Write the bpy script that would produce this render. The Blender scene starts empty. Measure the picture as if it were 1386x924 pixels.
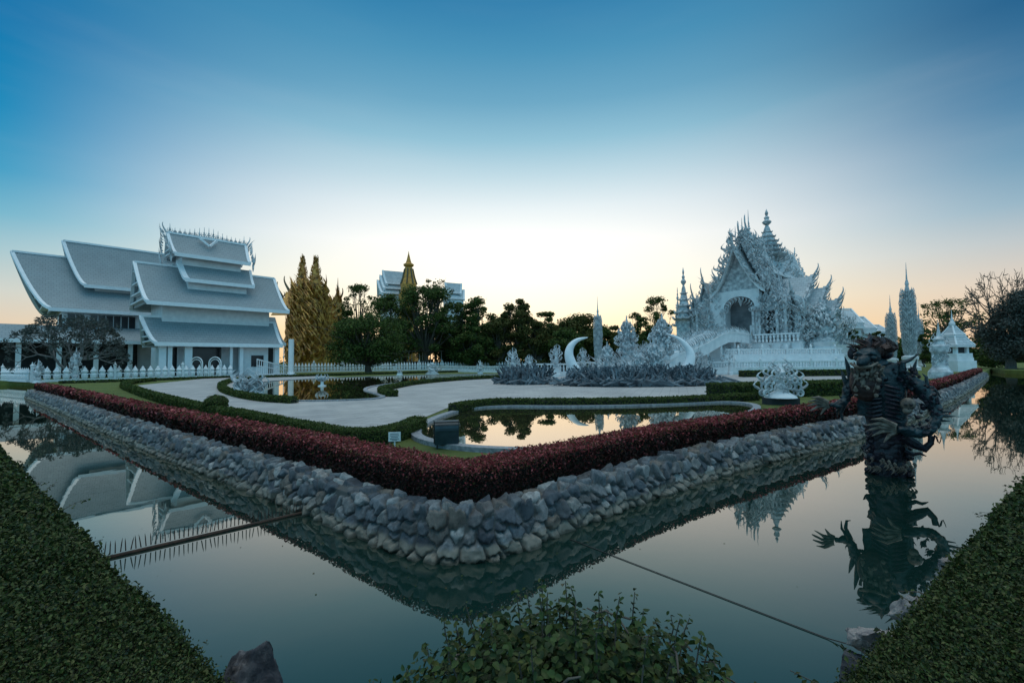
import bpy, bmesh, math, random
import numpy as np
from mathutils import Vector, Matrix, noise

random.seed(7)
RNG = np.random.default_rng(7)
SC = bpy.context.scene
COL = SC.collection
R = math.radians

# ------------------------------------------------------------------ camera
CAM_H = 3.0
FPX = 616.0                      # focal length in pixels of a 1386 px wide frame
PITCH, ROLL = R(2.42), R(0.5)
cam_data = bpy.data.cameras.new("camera")
cam_data.sensor_width = 36.0
cam_data.lens = FPX * 36.0 / 1386.0
cam_data.clip_start = 0.05
cam_data.clip_end = 6000
cam = bpy.data.objects.new("camera", cam_data)
COL.objects.link(cam)
CAM_ROT = Matrix.Rotation(math.pi / 2 + PITCH, 4, 'X') @ Matrix.Rotation(-ROLL, 4, 'Z')
cam.matrix_world = Matrix.Translation((0, 0, CAM_H)) @ CAM_ROT
SC.camera = cam
ROT3 = CAM_ROT.to_3x3()

# ------------------------------------------------------------------ sky and light
SC.view_settings.view_transform = 'Standard'
SC.view_settings.look = 'None'
SC.view_settings.exposure = 0.0
SC.view_settings.gamma = 1.0


def lin(c):
    out = []
    for v in c:
        v = v / 255.0
        out.append(v / 12.92 if v <= 0.04045 else ((v + 0.055) / 1.055) ** 2.4)
    return (out[0], out[1], out[2], 1.0)


world = bpy.data.worlds.new("World")
SC.world = world
world.use_nodes = True
wn, wl = world.node_tree.nodes, world.node_tree.links
wn.clear()


def wmath(op, a, b=None, clamp=False):
    n = wn.new('ShaderNodeMath')
    n.operation = op
    n.use_clamp = clamp
    for i, v in enumerate((a, b)):
        if v is None:
            continue
        if isinstance(v, (int, float)):
            n.inputs[i].default_value = v
        else:
            wl.new(v, n.inputs[i])
    return n.outputs[0]


def wramp(fac, stops):
    n = wn.new('ShaderNodeValToRGB')
    el = n.color_ramp.elements
    while len(el) < len(stops):
        el.new(0.5)
    for e, (p, c) in zip(el, stops):
        e.position = p
        e.color = lin(c)
    wl.new(fac, n.inputs[0])
    return n.outputs[0]


def wmix(f, a, b):
    n = wn.new('ShaderNodeMix')
    n.data_type = 'RGBA'
    wl.new(f, n.inputs[0])
    wl.new(a, n.inputs[6])
    wl.new(b, n.inputs[7])
    return n.outputs[2]


tc = wn.new('ShaderNodeTexCoord')
sep = wn.new('ShaderNodeSeparateXYZ')
wl.new(tc.outputs['Generated'], sep.inputs[0])
sx, sy, sz = sep.outputs
elev = wmath('MAXIMUM', sz, 0.0)
hor = wmath('SQRT', wmath('ADD', wmath('MULTIPLY', sx, sx), wmath('MULTIPLY', sy, sy)))
caz = wmath('DIVIDE', sy, wmath('MAXIMUM', hor, 0.001))       # cosine of the azimuth from the afterglow
SKY_GLOW = [(0.0, (255, 200, 132)), (0.06, (255, 222, 168)), (0.11, (255, 240, 206)), (0.17, (255, 250, 234)),
            (0.25, (250, 251, 248)), (0.32, (224, 236, 241)), (0.38, (188, 216, 228)), (0.44, (144, 193, 214)),
            (0.50, (108, 168, 198)), (0.57, (76, 148, 186)), (0.63, (48, 128, 174)), (0.78, (120, 158, 180)), (1.0, (196, 204, 206))]
SKY_EDGE = [(0.0, (226, 196, 164)), (0.06, (228, 208, 182)), (0.11, (208, 212, 204)), (0.17, (164, 199, 208)),
            (0.22, (112, 180, 204)), (0.28, (54, 156, 196)), (0.36, (4, 136, 186)), (0.47, (0, 116, 172)),
            (0.56, (14, 112, 164)), (0.78, (120, 158, 180)), (1.0, (196, 204, 206))]
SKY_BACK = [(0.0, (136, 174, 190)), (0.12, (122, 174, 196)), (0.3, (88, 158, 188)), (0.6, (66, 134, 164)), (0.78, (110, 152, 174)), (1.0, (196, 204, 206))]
BACK_GAIN, GLOW_GAIN, ZENITH_GAIN = 1.7, 0.45, 1.2  # extra gain behind and overhead, out of view, added as fill light
SKY_RIGHT = [(0.0, (232, 196, 160)), (0.06, (236, 208, 178)), (0.11, (222, 208, 192)), (0.17, (188, 198, 202)),
             (0.22, (148, 180, 198)), (0.28, (110, 156, 184)), (0.36, (72, 128, 166)), (0.47, (36, 98, 142)),
             (0.56, (40, 100, 144)), (0.78, (120, 158, 180)), (1.0, (196, 204, 206))]
ramp_g = wramp(elev, SKY_GLOW)
ramp_l = wramp(elev, SKY_EDGE)
ramp_r = wramp(elev, SKY_RIGHT)
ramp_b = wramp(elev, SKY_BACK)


def wsmooth(v, lo, hi):
    n = wn.new('ShaderNodeMapRange')
    n.interpolation_type = 'SMOOTHSTEP'
    n.inputs[1].default_value = lo
    n.inputs[2].default_value = hi
    wl.new(v, n.inputs[0])
    return n.outputs[0]


def wscale(col, k):
    n = wn.new('ShaderNodeVectorMath')
    n.operation = 'SCALE'
    wl.new(col, n.inputs[0])
    if isinstance(k, (int, float)):
        n.inputs[3].default_value = k
    else:
        wl.new(k, n.inputs[3])
    return n.outputs[0]


def wadd(a, b):
    n = wn.new('ShaderNodeVectorMath')
    n.operation = 'ADD'
    wl.new(a, n.inputs[0])
    wl.new(b, n.inputs[1])
    return n.outputs[0]


# thin cirrus streaks slightly stirring the bands of colour
nzc = wn.new('ShaderNodeTexNoise')
nzc.inputs['Scale'].default_value = 2.2
nzc.inputs['Detail'].default_value = 5
mpc = wn.new('ShaderNodeMapping')
mpc.inputs['Rotation'].default_value = (0.0, 0.35, 0.0)
mpc.inputs['Scale'].default_value = (0.7, 0.7, 4.5)
wl.new(tc.outputs['Generated'], mpc.inputs[0])
wl.new(mpc.outputs[0], nzc.inputs['Vector'])
caz_side = wsmooth(sx, -0.45, 0.45)
ramp_e = wmix(caz_side, ramp_l, ramp_r)
sky_col = wmix(wsmooth(caz, 0.62, 1.0), ramp_e, ramp_g)
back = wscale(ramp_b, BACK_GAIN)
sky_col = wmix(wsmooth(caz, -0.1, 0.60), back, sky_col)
cir = wmath('MULTIPLY', wsmooth(nzc.outputs[0], 0.48, 0.78), wmath('MULTIPLY', wsmooth(elev, 0.12, 0.3), wsmooth(elev, 0.75, 0.4)))
cirf = wmath('MULTIPLY', cir, 0.07)
cc = wn.new('ShaderNodeRGB')
cc.outputs[0].default_value = lin((226, 232, 236))
sky_col = wmix(cirf, sky_col, cc.outputs[0])
# afterglow: brighter than white where the photograph is clipped
ga = wmath('POWER', wmath('DIVIDE', sz, 0.25), 2.0)
gb = wmath('POWER', wmath('DIVIDE', sx, 0.36), 2.0)
gexp = wmath('POWER', 2.718, wmath('MULTIPLY', wmath('ADD', ga, gb), -1.0))
glow = wmath('MULTIPLY', gexp, wsmooth(sy, 0.0, 0.3))
gl = wn.new('ShaderNodeRGB')
gl.outputs[0].default_value = (1.0, 0.86, 0.66, 1)
sky_col = wadd(sky_col, wscale(gl.outputs[0], wmath('MULTIPLY', glow, GLOW_GAIN)))
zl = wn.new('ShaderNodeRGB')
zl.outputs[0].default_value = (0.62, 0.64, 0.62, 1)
sky_col = wadd(sky_col, wscale(zl.outputs[0], wmath('MULTIPLY', wsmooth(elev, 0.72, 0.98), ZENITH_GAIN)))  # neutral overhead light added above the visible sky as fill
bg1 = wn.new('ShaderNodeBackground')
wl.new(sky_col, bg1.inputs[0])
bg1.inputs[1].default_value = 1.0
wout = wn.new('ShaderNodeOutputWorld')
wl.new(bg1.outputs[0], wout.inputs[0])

sun_data = bpy.data.lights.new("sun", 'SUN')
sun_data.energy = 0.25
sun_data.angle = R(6)
sun_data.color = (1.0, 0.75, 0.5)
sun = bpy.data.objects.new("sun", sun_data)
COL.objects.link(sun)
sun.rotation_euler = Vector((0.02, 1, 0.03)).to_track_quat('Z', 'Y').to_euler()

# ------------------------------------------------------------------ photo measurements -> points in the place
GZ = 0.65                        # level of the garden above the water


def ray(px, py):
    return ROT3 @ Vector(((px - 693.0) / FPX, -(py - 462.0) / FPX, -1.0))


def P(px, py, z=GZ):
    d = ray(px, py)
    t = (z - CAM_H) / d.z
    return Vector((d.x * t, d.y * t, z))


def D(px, py, depth):
    d = ray(px, py)
    t = depth / d.y
    return Vector((d.x * t, d.y * t, CAM_H + d.z * t))


def DX(px, depth):
    """ground point seen in column px at this depth"""
    v = D(px, 488, depth)
    return Vector((v.x, v.y, GZ))


def ppm(depth):
    return FPX / depth


# ------------------------------------------------------------------ materials
MATS = {}


def new_mat(name):
    m = bpy.data.materials.new(name)
    m.use_nodes = True
    MATS[name] = m
    return m, m.node_tree.nodes, m.node_tree.links, m.node_tree.nodes['Principled BSDF']


def simple(name, c1, c2=None, scale=4.0, rough=0.6, metal=0.0, bump=0.0, bscale=20.0, detail=5.0, spec=0.5, coord='Object'):
    m, n, l, b = new_mat(name)
    b.inputs['Roughness'].default_value = rough
    b.inputs['Metallic'].default_value = metal
    b.inputs['Specular IOR Level'].default_value = spec
    t = n.new('ShaderNodeTexCoord')
    if c2 is None:
        b.inputs['Base Color'].default_value = (*c1, 1)
    else:
        nz = n.new('ShaderNodeTexNoise')
        nz.inputs['Scale'].default_value = scale
        nz.inputs['Detail'].default_value = detail
        l.new(t.outputs[coord], nz.inputs['Vector'])
        rp = n.new('ShaderNodeValToRGB')
        rp.color_ramp.elements[0].position = 0.32
        rp.color_ramp.elements[1].position = 0.68
        rp.color_ramp.elements[0].color = (*c1, 1)
        rp.color_ramp.elements[1].color = (*c2, 1)
        l.new(nz.outputs[0], rp.inputs[0])
        l.new(rp.outputs[0], b.inputs['Base Color'])
    if bump:
        nb = n.new('ShaderNodeTexNoise')
        nb.inputs['Scale'].default_value = bscale
        nb.inputs['Detail'].default_value = 6
        l.new(t.outputs[coord], nb.inputs['Vector'])
        bp = n.new('ShaderNodeBump')
        bp.inputs['Strength'].default_value = bump
        bp.inputs['Distance'].default_value = 0.05
        l.new(nb.outputs[0], bp.inputs['Height'])
        l.new(bp.outputs[0], b.inputs['Normal'])
    return m


def leafmat(name, cols, rough=0.5, trans=0.25):
    m, n, l, b = new_mat(name)
    g = n.new('ShaderNodeNewGeometry')
    rp = n.new('ShaderNodeValToRGB')
    el = rp.color_ramp.elements
    while len(el) < len(cols):
        el.new(0.5)
    for i, (e, c) in enumerate(zip(el, cols)):
        e.position = i / max(1, len(cols) - 1)
        e.color = (*c, 1)
    l.new(g.outputs['Random Per Island'], rp.inputs[0])
    l.new(rp.outputs[0], b.inputs['Base Color'])
    b.inputs['Roughness'].default_value = rough
    b.inputs['Specular IOR Level'].default_value = 0.14
    if trans:
        tr = n.new('ShaderNodeBsdfTranslucent')
        l.new(rp.outputs[0], tr.inputs[0])
        mx = n.new('ShaderNodeMixShader')
        mx.inputs[0].default_value = trans
        l.new(b.outputs[0], mx.inputs[1])
        l.new(tr.outputs[0], mx.inputs[2])
        l.new(mx.outputs[0], n['Material Output'].inputs[0])
    return m


def water_mat(name, body, wave, wscale, rough):
    """murky body under a still, strongly reflecting surface whose mirror strength grows towards grazing view"""
    m, n, l, b = new_mat(name)
    n.remove(b)
    t = n.new('ShaderNodeTexCoord')
    nz = n.new('ShaderNodeTexNoise')
    nz.inputs['Scale'].default_value = wscale
    nz.inputs['Detail'].default_value = 2
    l.new(t.outputs['Object'], nz.inputs['Vector'])
    bp = n.new('ShaderNodeBump')
    bp.inputs['Strength'].default_value = wave
    bp.inputs['Distance'].default_value = 0.02
    l.new(nz.outputs[0], bp.inputs['Height'])
    df = n.new('ShaderNodeBsdfDiffuse')
    df.inputs[0].default_value = (*body, 1)
    gs = n.new('ShaderNodeBsdfGlossy')
    gs.inputs[0].default_value = (1.0, 0.87, 0.76, 1)
    gs.inputs['Roughness'].default_value = rough
    l.new(bp.outputs[0], gs.inputs['Normal'])
    lw = n.new('ShaderNodeLayerWeight')
    lw.inputs[0].default_value = 0.5
    pw = n.new('ShaderNodeMath')
    pw.operation = 'POWER'
    l.new(lw.outputs['Facing'], pw.inputs[0])
    pw.inputs[1].default_value = 2.4
    mx = n.new('ShaderNodeMixShader')
    l.new(pw.outputs[0], mx.inputs[0])
    l.new(df.outputs[0], mx.inputs[1])
    l.new(gs.outputs[0], mx.inputs[2])
    l.new(mx.outputs[0], n['Material Output'].inputs[0])
    return m


def roof_mat(name, c1, c2, scale):
    """tile courses by height, per-tile tone"""
    m, n, l, b = new_mat(name)
    t = n.new('ShaderNodeTexCoord')
    mp = n.new('ShaderNodeMapping')
    l.new(t.outputs['Object'], mp.inputs[0])
    sp = n.new('ShaderNodeSeparateXYZ')
    l.new(mp.outputs[0], sp.inputs[0])
    br = n.new('ShaderNodeTexBrick')
    cb = n.new('ShaderNodeCombineXYZ')
    l.new(sp.outputs[0], cb.inputs[0])
    l.new(sp.outputs[2], cb.inputs[1])
    l.new(cb.outputs[0], br.inputs['Vector'])
    br.inputs['Scale'].default_value = scale
    br.inputs['Mortar Size'].default_value = 0.02
    br.inputs['Mortar Smooth'].default_value = 0.6
    br.inputs['Brick Width'].default_value = 0.45
    br.inputs['Row Height'].default_value = 0.26
    br.inputs['Color1'].default_value = (*c1, 1)
    br.inputs['Color2'].default_value = (*c2, 1)
    br.inputs['Mortar'].default_value = (*[v * 0.68 for v in c1], 1)
    nz = n.new('ShaderNodeTexNoise')
    nz.inputs['Scale'].default_value = 0.35
    nz.inputs['Detail'].default_value = 6
    l.new(t.outputs['Object'], nz.inputs['Vector'])
    mx = n.new('ShaderNodeMix')
    mx.data_type = 'RGBA'
    mx.blend_type = 'MULTIPLY'
    mx.inputs[0].default_value = 0.5
    l.new(br.outputs[0], mx.inputs[6])
    rp = n.new('ShaderNodeValToRGB')
    rp.color_ramp.elements[0].position = 0.3
    rp.color_ramp.elements[0].color = (0.75, 0.75, 0.75, 1)
    rp.color_ramp.elements[1].position = 0.7
    rp.color_ramp.elements[1].color = (1, 1, 1, 1)
    l.new(nz.outputs[0], rp.inputs[0])
    l.new(rp.outputs[0], mx.inputs[7])
    l.new(mx.outputs[2], b.inputs['Base Color'])
    b.inputs['Roughness'].default_value = 0.55
    bp = n.new('ShaderNodeBump')
    bp.inputs['Strength'].default_value = 0.4
    bp.inputs['Distance'].default_value = 0.06
    l.new(br.outputs[1], bp.inputs['Height'])
    bp.invert = True
    l.new(bp.outputs[0], b.inputs['Normal'])
    return m


M_WHITE = simple('white_plaster', (0.66, 0.68, 0.70), (0.80, 0.81, 0.82), 1.2, 0.55, bump=0.25, bscale=6)
M_ORN = simple('white_stucco_ornament', (0.24, 0.27, 0.29), (0.72, 0.75, 0.77), 1.7, 0.5, bump=0.8, bscale=5)  # dark noise tone stands in for shade in the carving's crevices
M_TRIM = simple('white_paint_trim', (0.74, 0.77, 0.80), (0.82, 0.84, 0.86), 2.0, 0.45)
M_GREYWALL = simple('grey_plaster', (0.40, 0.42, 0.43), (0.50, 0.51, 0.52), 0.8, 0.7)
M_ROOF = roof_mat('grey_blue_roof_tiles', (0.25, 0.31, 0.335), (0.275, 0.335, 0.36), 0.62)
M_ROOFW = roof_mat('white_glazed_roof_tiles', (0.48, 0.53, 0.56), (0.62, 0.66, 0.68), 0.62)
M_GOLD = simple('gilded_stucco', (0.18, 0.07, 0.012), (0.70, 0.34, 0.065), 0.9, 0.42, metal=0.2, bump=0.7, bscale=4)
M_GOLDD = simple('dull_gold_paint', (0.42, 0.17, 0.025), (0.68, 0.34, 0.06), 1.2, 0.5, metal=0.15)
M_BRONZE = simple('dark_bronze', (0.07, 0.055, 0.035), (0.16, 0.12, 0.06), 2, 0.45, metal=0.5)
M_DARK = simple('dark_glass', (0.012, 0.014, 0.018), rough=0.15)
M_VOID = simple('dark_interior', (0.02, 0.02, 0.022), (0.05, 0.05, 0.05), 0.7, 0.8)  # dark colour stands in for unlit interiors; also colours the black plinth
M_WOOD = simple('dark_timber', (0.04, 0.03, 0.022), (0.09, 0.065, 0.045), 3, 0.6)
M_METALB = simple('black_metal', (0.012, 0.012, 0.013), (0.035, 0.03, 0.028), 8, 0.5)
M_STEEL = simple('galvanised_steel', (0.35, 0.37, 0.38), (0.5, 0.52, 0.53), 3, 0.4, metal=0.6)
M_RUST = simple('rusty_iron', (0.03, 0.017, 0.012), (0.09, 0.045, 0.028), 12, 0.75)
M_BARK = simple('bark', (0.05, 0.04, 0.03), (0.13, 0.105, 0.085), 6, 0.85, bump=0.6, bscale=12)
M_BARKG = simple('grey_bark', (0.10, 0.095, 0.09), (0.2, 0.19, 0.18), 6, 0.85, bump=0.4, bscale=12)
M_LAWN = simple('lawn', (0.075, 0.10, 0.015), (0.14, 0.17, 0.03), 0.9, 0.9, bump=0.9, bscale=60, detail=9, coord='Object')
M_SOIL = simple('soil', (0.03, 0.025, 0.02), (0.06, 0.05, 0.04), 2, 0.9)
M_CURB = simple('grey_stone_kerb', (0.16, 0.17, 0.19), (0.34, 0.35, 0.37), 9, 0.6, bump=0.5, bscale=18)
M_MORTAR = simple('grey_mortar', (0.11, 0.12, 0.12), (0.22, 0.22, 0.21), 5, 0.9, bump=0.7, bscale=14)
M_TANGLE = simple('blue_grey_cast_stone', (0.025, 0.036, 0.048), (0.20, 0.245, 0.28), 1.1, 0.6, bump=0.5, bscale=8)
M_DEMON = simple('weathered_teal_paint', (0.003, 0.010, 0.014), (0.014, 0.042, 0.052), 3.5, 0.45, bump=0.9, bscale=9)
M_DEMONP = simple('purple_black_paint', (0.004, 0.005, 0.010), (0.018, 0.014, 0.026), 5, 0.5, bump=0.6, bscale=9)
M_DEMONR = simple('dark_red_paint', (0.018, 0.008, 0.008), (0.06, 0.024, 0.018), 6, 0.55, bump=0.5, bscale=9)
M_BONE = simple('old_bone', (0.06, 0.045, 0.035), (0.24, 0.19, 0.15), 7, 0.6, bump=0.4, bscale=15)
M_WATER = water_mat('moat_water', (0.007, 0.030, 0.025), 0.05, 1.4, 0.012)
M_POND = water_mat('pond_water', (0.03, 0.035, 0.02), 0.03, 1.2, 0.01)
M_BOARD = simple('white_sign_board', (0.72, 0.74, 0.76), rough=0.4)
M_INK = simple('grey_ink', (0.15, 0.16, 0.18), rough=0.6)

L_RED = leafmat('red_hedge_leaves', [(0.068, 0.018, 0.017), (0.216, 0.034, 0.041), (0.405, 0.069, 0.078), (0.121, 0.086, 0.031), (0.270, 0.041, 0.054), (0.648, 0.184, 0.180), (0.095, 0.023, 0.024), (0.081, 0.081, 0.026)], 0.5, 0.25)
L_RED_SHADE = leafmat('shaded_red_hedge_leaves', [(0.010, 0.006, 0.005), (0.040, 0.011, 0.011), (0.026, 0.024, 0.010), (0.11, 0.024, 0.024), (0.012, 0.008, 0.006), (0.05, 0.014, 0.014)], 0.55, 0.1)  # darker copy of the red leaves, shade of the hedge sides put into colour
L_HEDGE = leafmat('box_hedge_leaves', [(0.033, 0.048, 0.015), (0.063, 0.087, 0.022), (0.098, 0.128, 0.030), (0.051, 0.072, 0.022)], 0.55, 0.2)
L_FORE = leafmat('clipped_hedge_leaves', [(0.010, 0.015, 0.006), (0.046, 0.068, 0.018), (0.088, 0.112, 0.030), (0.024, 0.038, 0.014), (0.12, 0.12, 0.04), (0.014, 0.022, 0.009), (0.04, 0.062, 0.02)], 0.42, 0.12)
L_BUSH = leafmat('glossy_bush_leaves', [(0.015, 0.025, 0.009), (0.038, 0.063, 0.018), (0.065, 0.098, 0.029), (0.022, 0.037, 0.015), (0.097, 0.106, 0.026)], 0.36, 0.2)
L_TREE = leafmat('tree_leaves', [(0.024, 0.040, 0.012), (0.056, 0.090, 0.024), (0.110, 0.156, 0.036), (0.076, 0.100, 0.028)], 0.6, 0.3)
L_TREEY = leafmat('olive_tree_leaves', [(0.045, 0.053, 0.018), (0.090, 0.098, 0.027), (0.135, 0.128, 0.038), (0.068, 0.068, 0.022)], 0.6, 0.35)
L_GREY = leafmat('grey_green_leaves', [(0.065, 0.078, 0.065), (0.130, 0.143, 0.130), (0.039, 0.046, 0.039)], 0.5, 0.2)


def stone_mat():
    m, n, l, b = new_mat('blue_grey_rubble')
    g = n.new('ShaderNodeNewGeometry')
    rp = n.new('ShaderNodeValToRGB')
    cols = [(0.035, 0.043, 0.056), (0.112, 0.131, 0.150), (0.212, 0.230, 0.238), (0.058, 0.072, 0.088), (0.360, 0.360, 0.350), (0.160, 0.132, 0.108), (0.084, 0.101, 0.119), (0.204, 0.204, 0.196)]
    while len(rp.color_ramp.elements) < len(cols):
        rp.color_ramp.elements.new(0.5)
    for i, (e, c) in enumerate(zip(rp.color_ramp.elements, cols)):
        e.position = i / (len(cols) - 1)
        e.color = (*c, 1)
    at = n.new('ShaderNodeAttribute')
    at.attribute_name = 'tone'
    l.new(at.outputs['Fac'], rp.inputs[0])
    nz = n.new('ShaderNodeTexNoise')
    nz.inputs['Scale'].default_value = 7
    nz.inputs['Detail'].default_value = 12
    nz.inputs['Roughness'].default_value = 0.8
    l.new(g.outputs['Position'], nz.inputs['Vector'])
    r2 = n.new('ShaderNodeValToRGB')
    r2.color_ramp.elements[0].position = 0.3
    r2.color_ramp.elements[0].color = (0.18, 0.2, 0.23, 1)
    r2.color_ramp.elements[1].position = 0.72
    r2.color_ramp.elements[1].color = (1.6, 1.6, 1.6, 1)
    l.new(nz.outputs[0], r2.inputs[0])
    mx = n.new('ShaderNodeMix')
    mx.data_type = 'RGBA'
    mx.blend_type = 'MULTIPLY'
    mx.inputs[0].default_value = 1
    l.new(rp.outputs[0], mx.inputs[6])
    l.new(r2.outputs[0], mx.inputs[7])
    # pale lime stain of the old water line on the lowest course
    sp = n.new('ShaderNodeSeparateXYZ')
    l.new(g.outputs['Position'], sp.inputs[0])
    ad = n.new('ShaderNodeMath')
    ad.operation = 'MULTIPLY_ADD'
    l.new(nz.outputs[0], ad.inputs[0])
    ad.inputs[1].default_value = 0.16
    l.new(sp.outputs[2], ad.inputs[2])
    mr = n.new('ShaderNodeMapRange')
    mr.inputs[1].default_value = 0.25
    mr.inputs[2].default_value = 0.31
    mr.inputs[3].default_value = 0.75
    mr.inputs[4].default_value = 0.0
    l.new(ad.outputs[0], mr.inputs[0])
    m2 = n.new('ShaderNodeMix')
    m2.data_type = 'RGBA'
    l.new(mr.outputs[0], m2.inputs[0])
    l.new(mx.outputs[2], m2.inputs[6])
    m2.inputs[7].default_value = (0.27, 0.24, 0.19, 1)
    at2 = n.new('ShaderNodeAttribute')
    at2.attribute_name = 'mortar'
    m3 = n.new('ShaderNodeMix')
    m3.data_type = 'RGBA'
    l.new(at2.outputs['Fac'], m3.inputs[0])
    l.new(m2.outputs[2], m3.inputs[6])
    m3.inputs[7].default_value = (0.075, 0.078, 0.075, 1)
    wet = n.new('ShaderNodeMapRange')
    wet.inputs[1].default_value = 0.10
    wet.inputs[2].default_value = 0.15
    wet.inputs[3].default_value = 0.78
    wet.inputs[4].default_value = 0.0
    l.new(ad.outputs[0], wet.inputs[0])
    m4 = n.new('ShaderNodeMix')
    m4.data_type = 'RGBA'
    l.new(wet.outputs[0], m4.inputs[0])
    l.new(m3.outputs[2], m4.inputs[6])
    m4.inputs[7].default_value = (0.022, 0.026, 0.016, 1)
    l.new(m4.outputs[2], b.inputs['Base Color'])
    b.inputs['Roughness'].default_value = 0.7
    bp = n.new('ShaderNodeBump')
    bp.inputs['Strength'].default_value = 0.7
    bp.inputs['Distance'].default_value = 0.03
    l.new(nz.outputs[0], bp.inputs['Height'])
    l.new(bp.outputs[0], b.inputs['Normal'])
    return m


def pavement_mat():
    m, n, l, b = new_mat('pale_concrete_paving')
    g = n.new('ShaderNodeNewGeometry')
    mp = n.new('ShaderNodeMapping')
    mp.inputs['Rotation'].default_value = (0, 0, R(20))
    l.new(g.outputs['Position'], mp.inputs[0])
    br = n.new('ShaderNodeTexBrick')
    br.inputs['Scale'].default_value = 1.0
    br.inputs['Brick Width'].default_value = 1.2
    br.inputs['Row Height'].default_value = 0.6
    br.inputs['Mortar Size'].default_value = 0.02
    br.inputs['Color1'].default_value = (0.45, 0.425, 0.405, 1)
    br.inputs['Color2'].default_value = (0.50, 0.475, 0.455, 1)
    br.inputs['Mortar'].default_value = (0.22, 0.205, 0.195, 1)
    l.new(mp.outputs[0], br.inputs['Vector'])
    nz = n.new('ShaderNodeTexNoise')
    nz.inputs['Scale'].default_value = 0.5
    nz.inputs['Detail'].default_value = 8
    l.new(g.outputs['Position'], nz.inputs['Vector'])
    r2 = n.new('ShaderNodeValToRGB')
    r2.color_ramp.elements[0].position = 0.3
    r2.color_ramp.elements[0].color = (0.72, 0.72, 0.74, 1)
    r2.color_ramp.elements[1].position = 0.7
    r2.color_ramp.elements[1].color = (1.05, 1.03, 1.02, 1)
    l.new(nz.outputs[0], r2.inputs[0])
    mx = n.new('ShaderNodeMix')
    mx.data_type = 'RGBA'
    mx.blend_type = 'MULTIPLY'
    mx.inputs[0].default_value = 1
    l.new(br.outputs[0], mx.inputs[6])
    l.new(r2.outputs[0], mx.inputs[7])
    l.new(mx.outputs[2], b.inputs['Base Color'])
    b.inputs['Roughness'].default_value = 0.75
    return m


M_STONE = stone_mat()
M_PAVE = pavement_mat()


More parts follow.
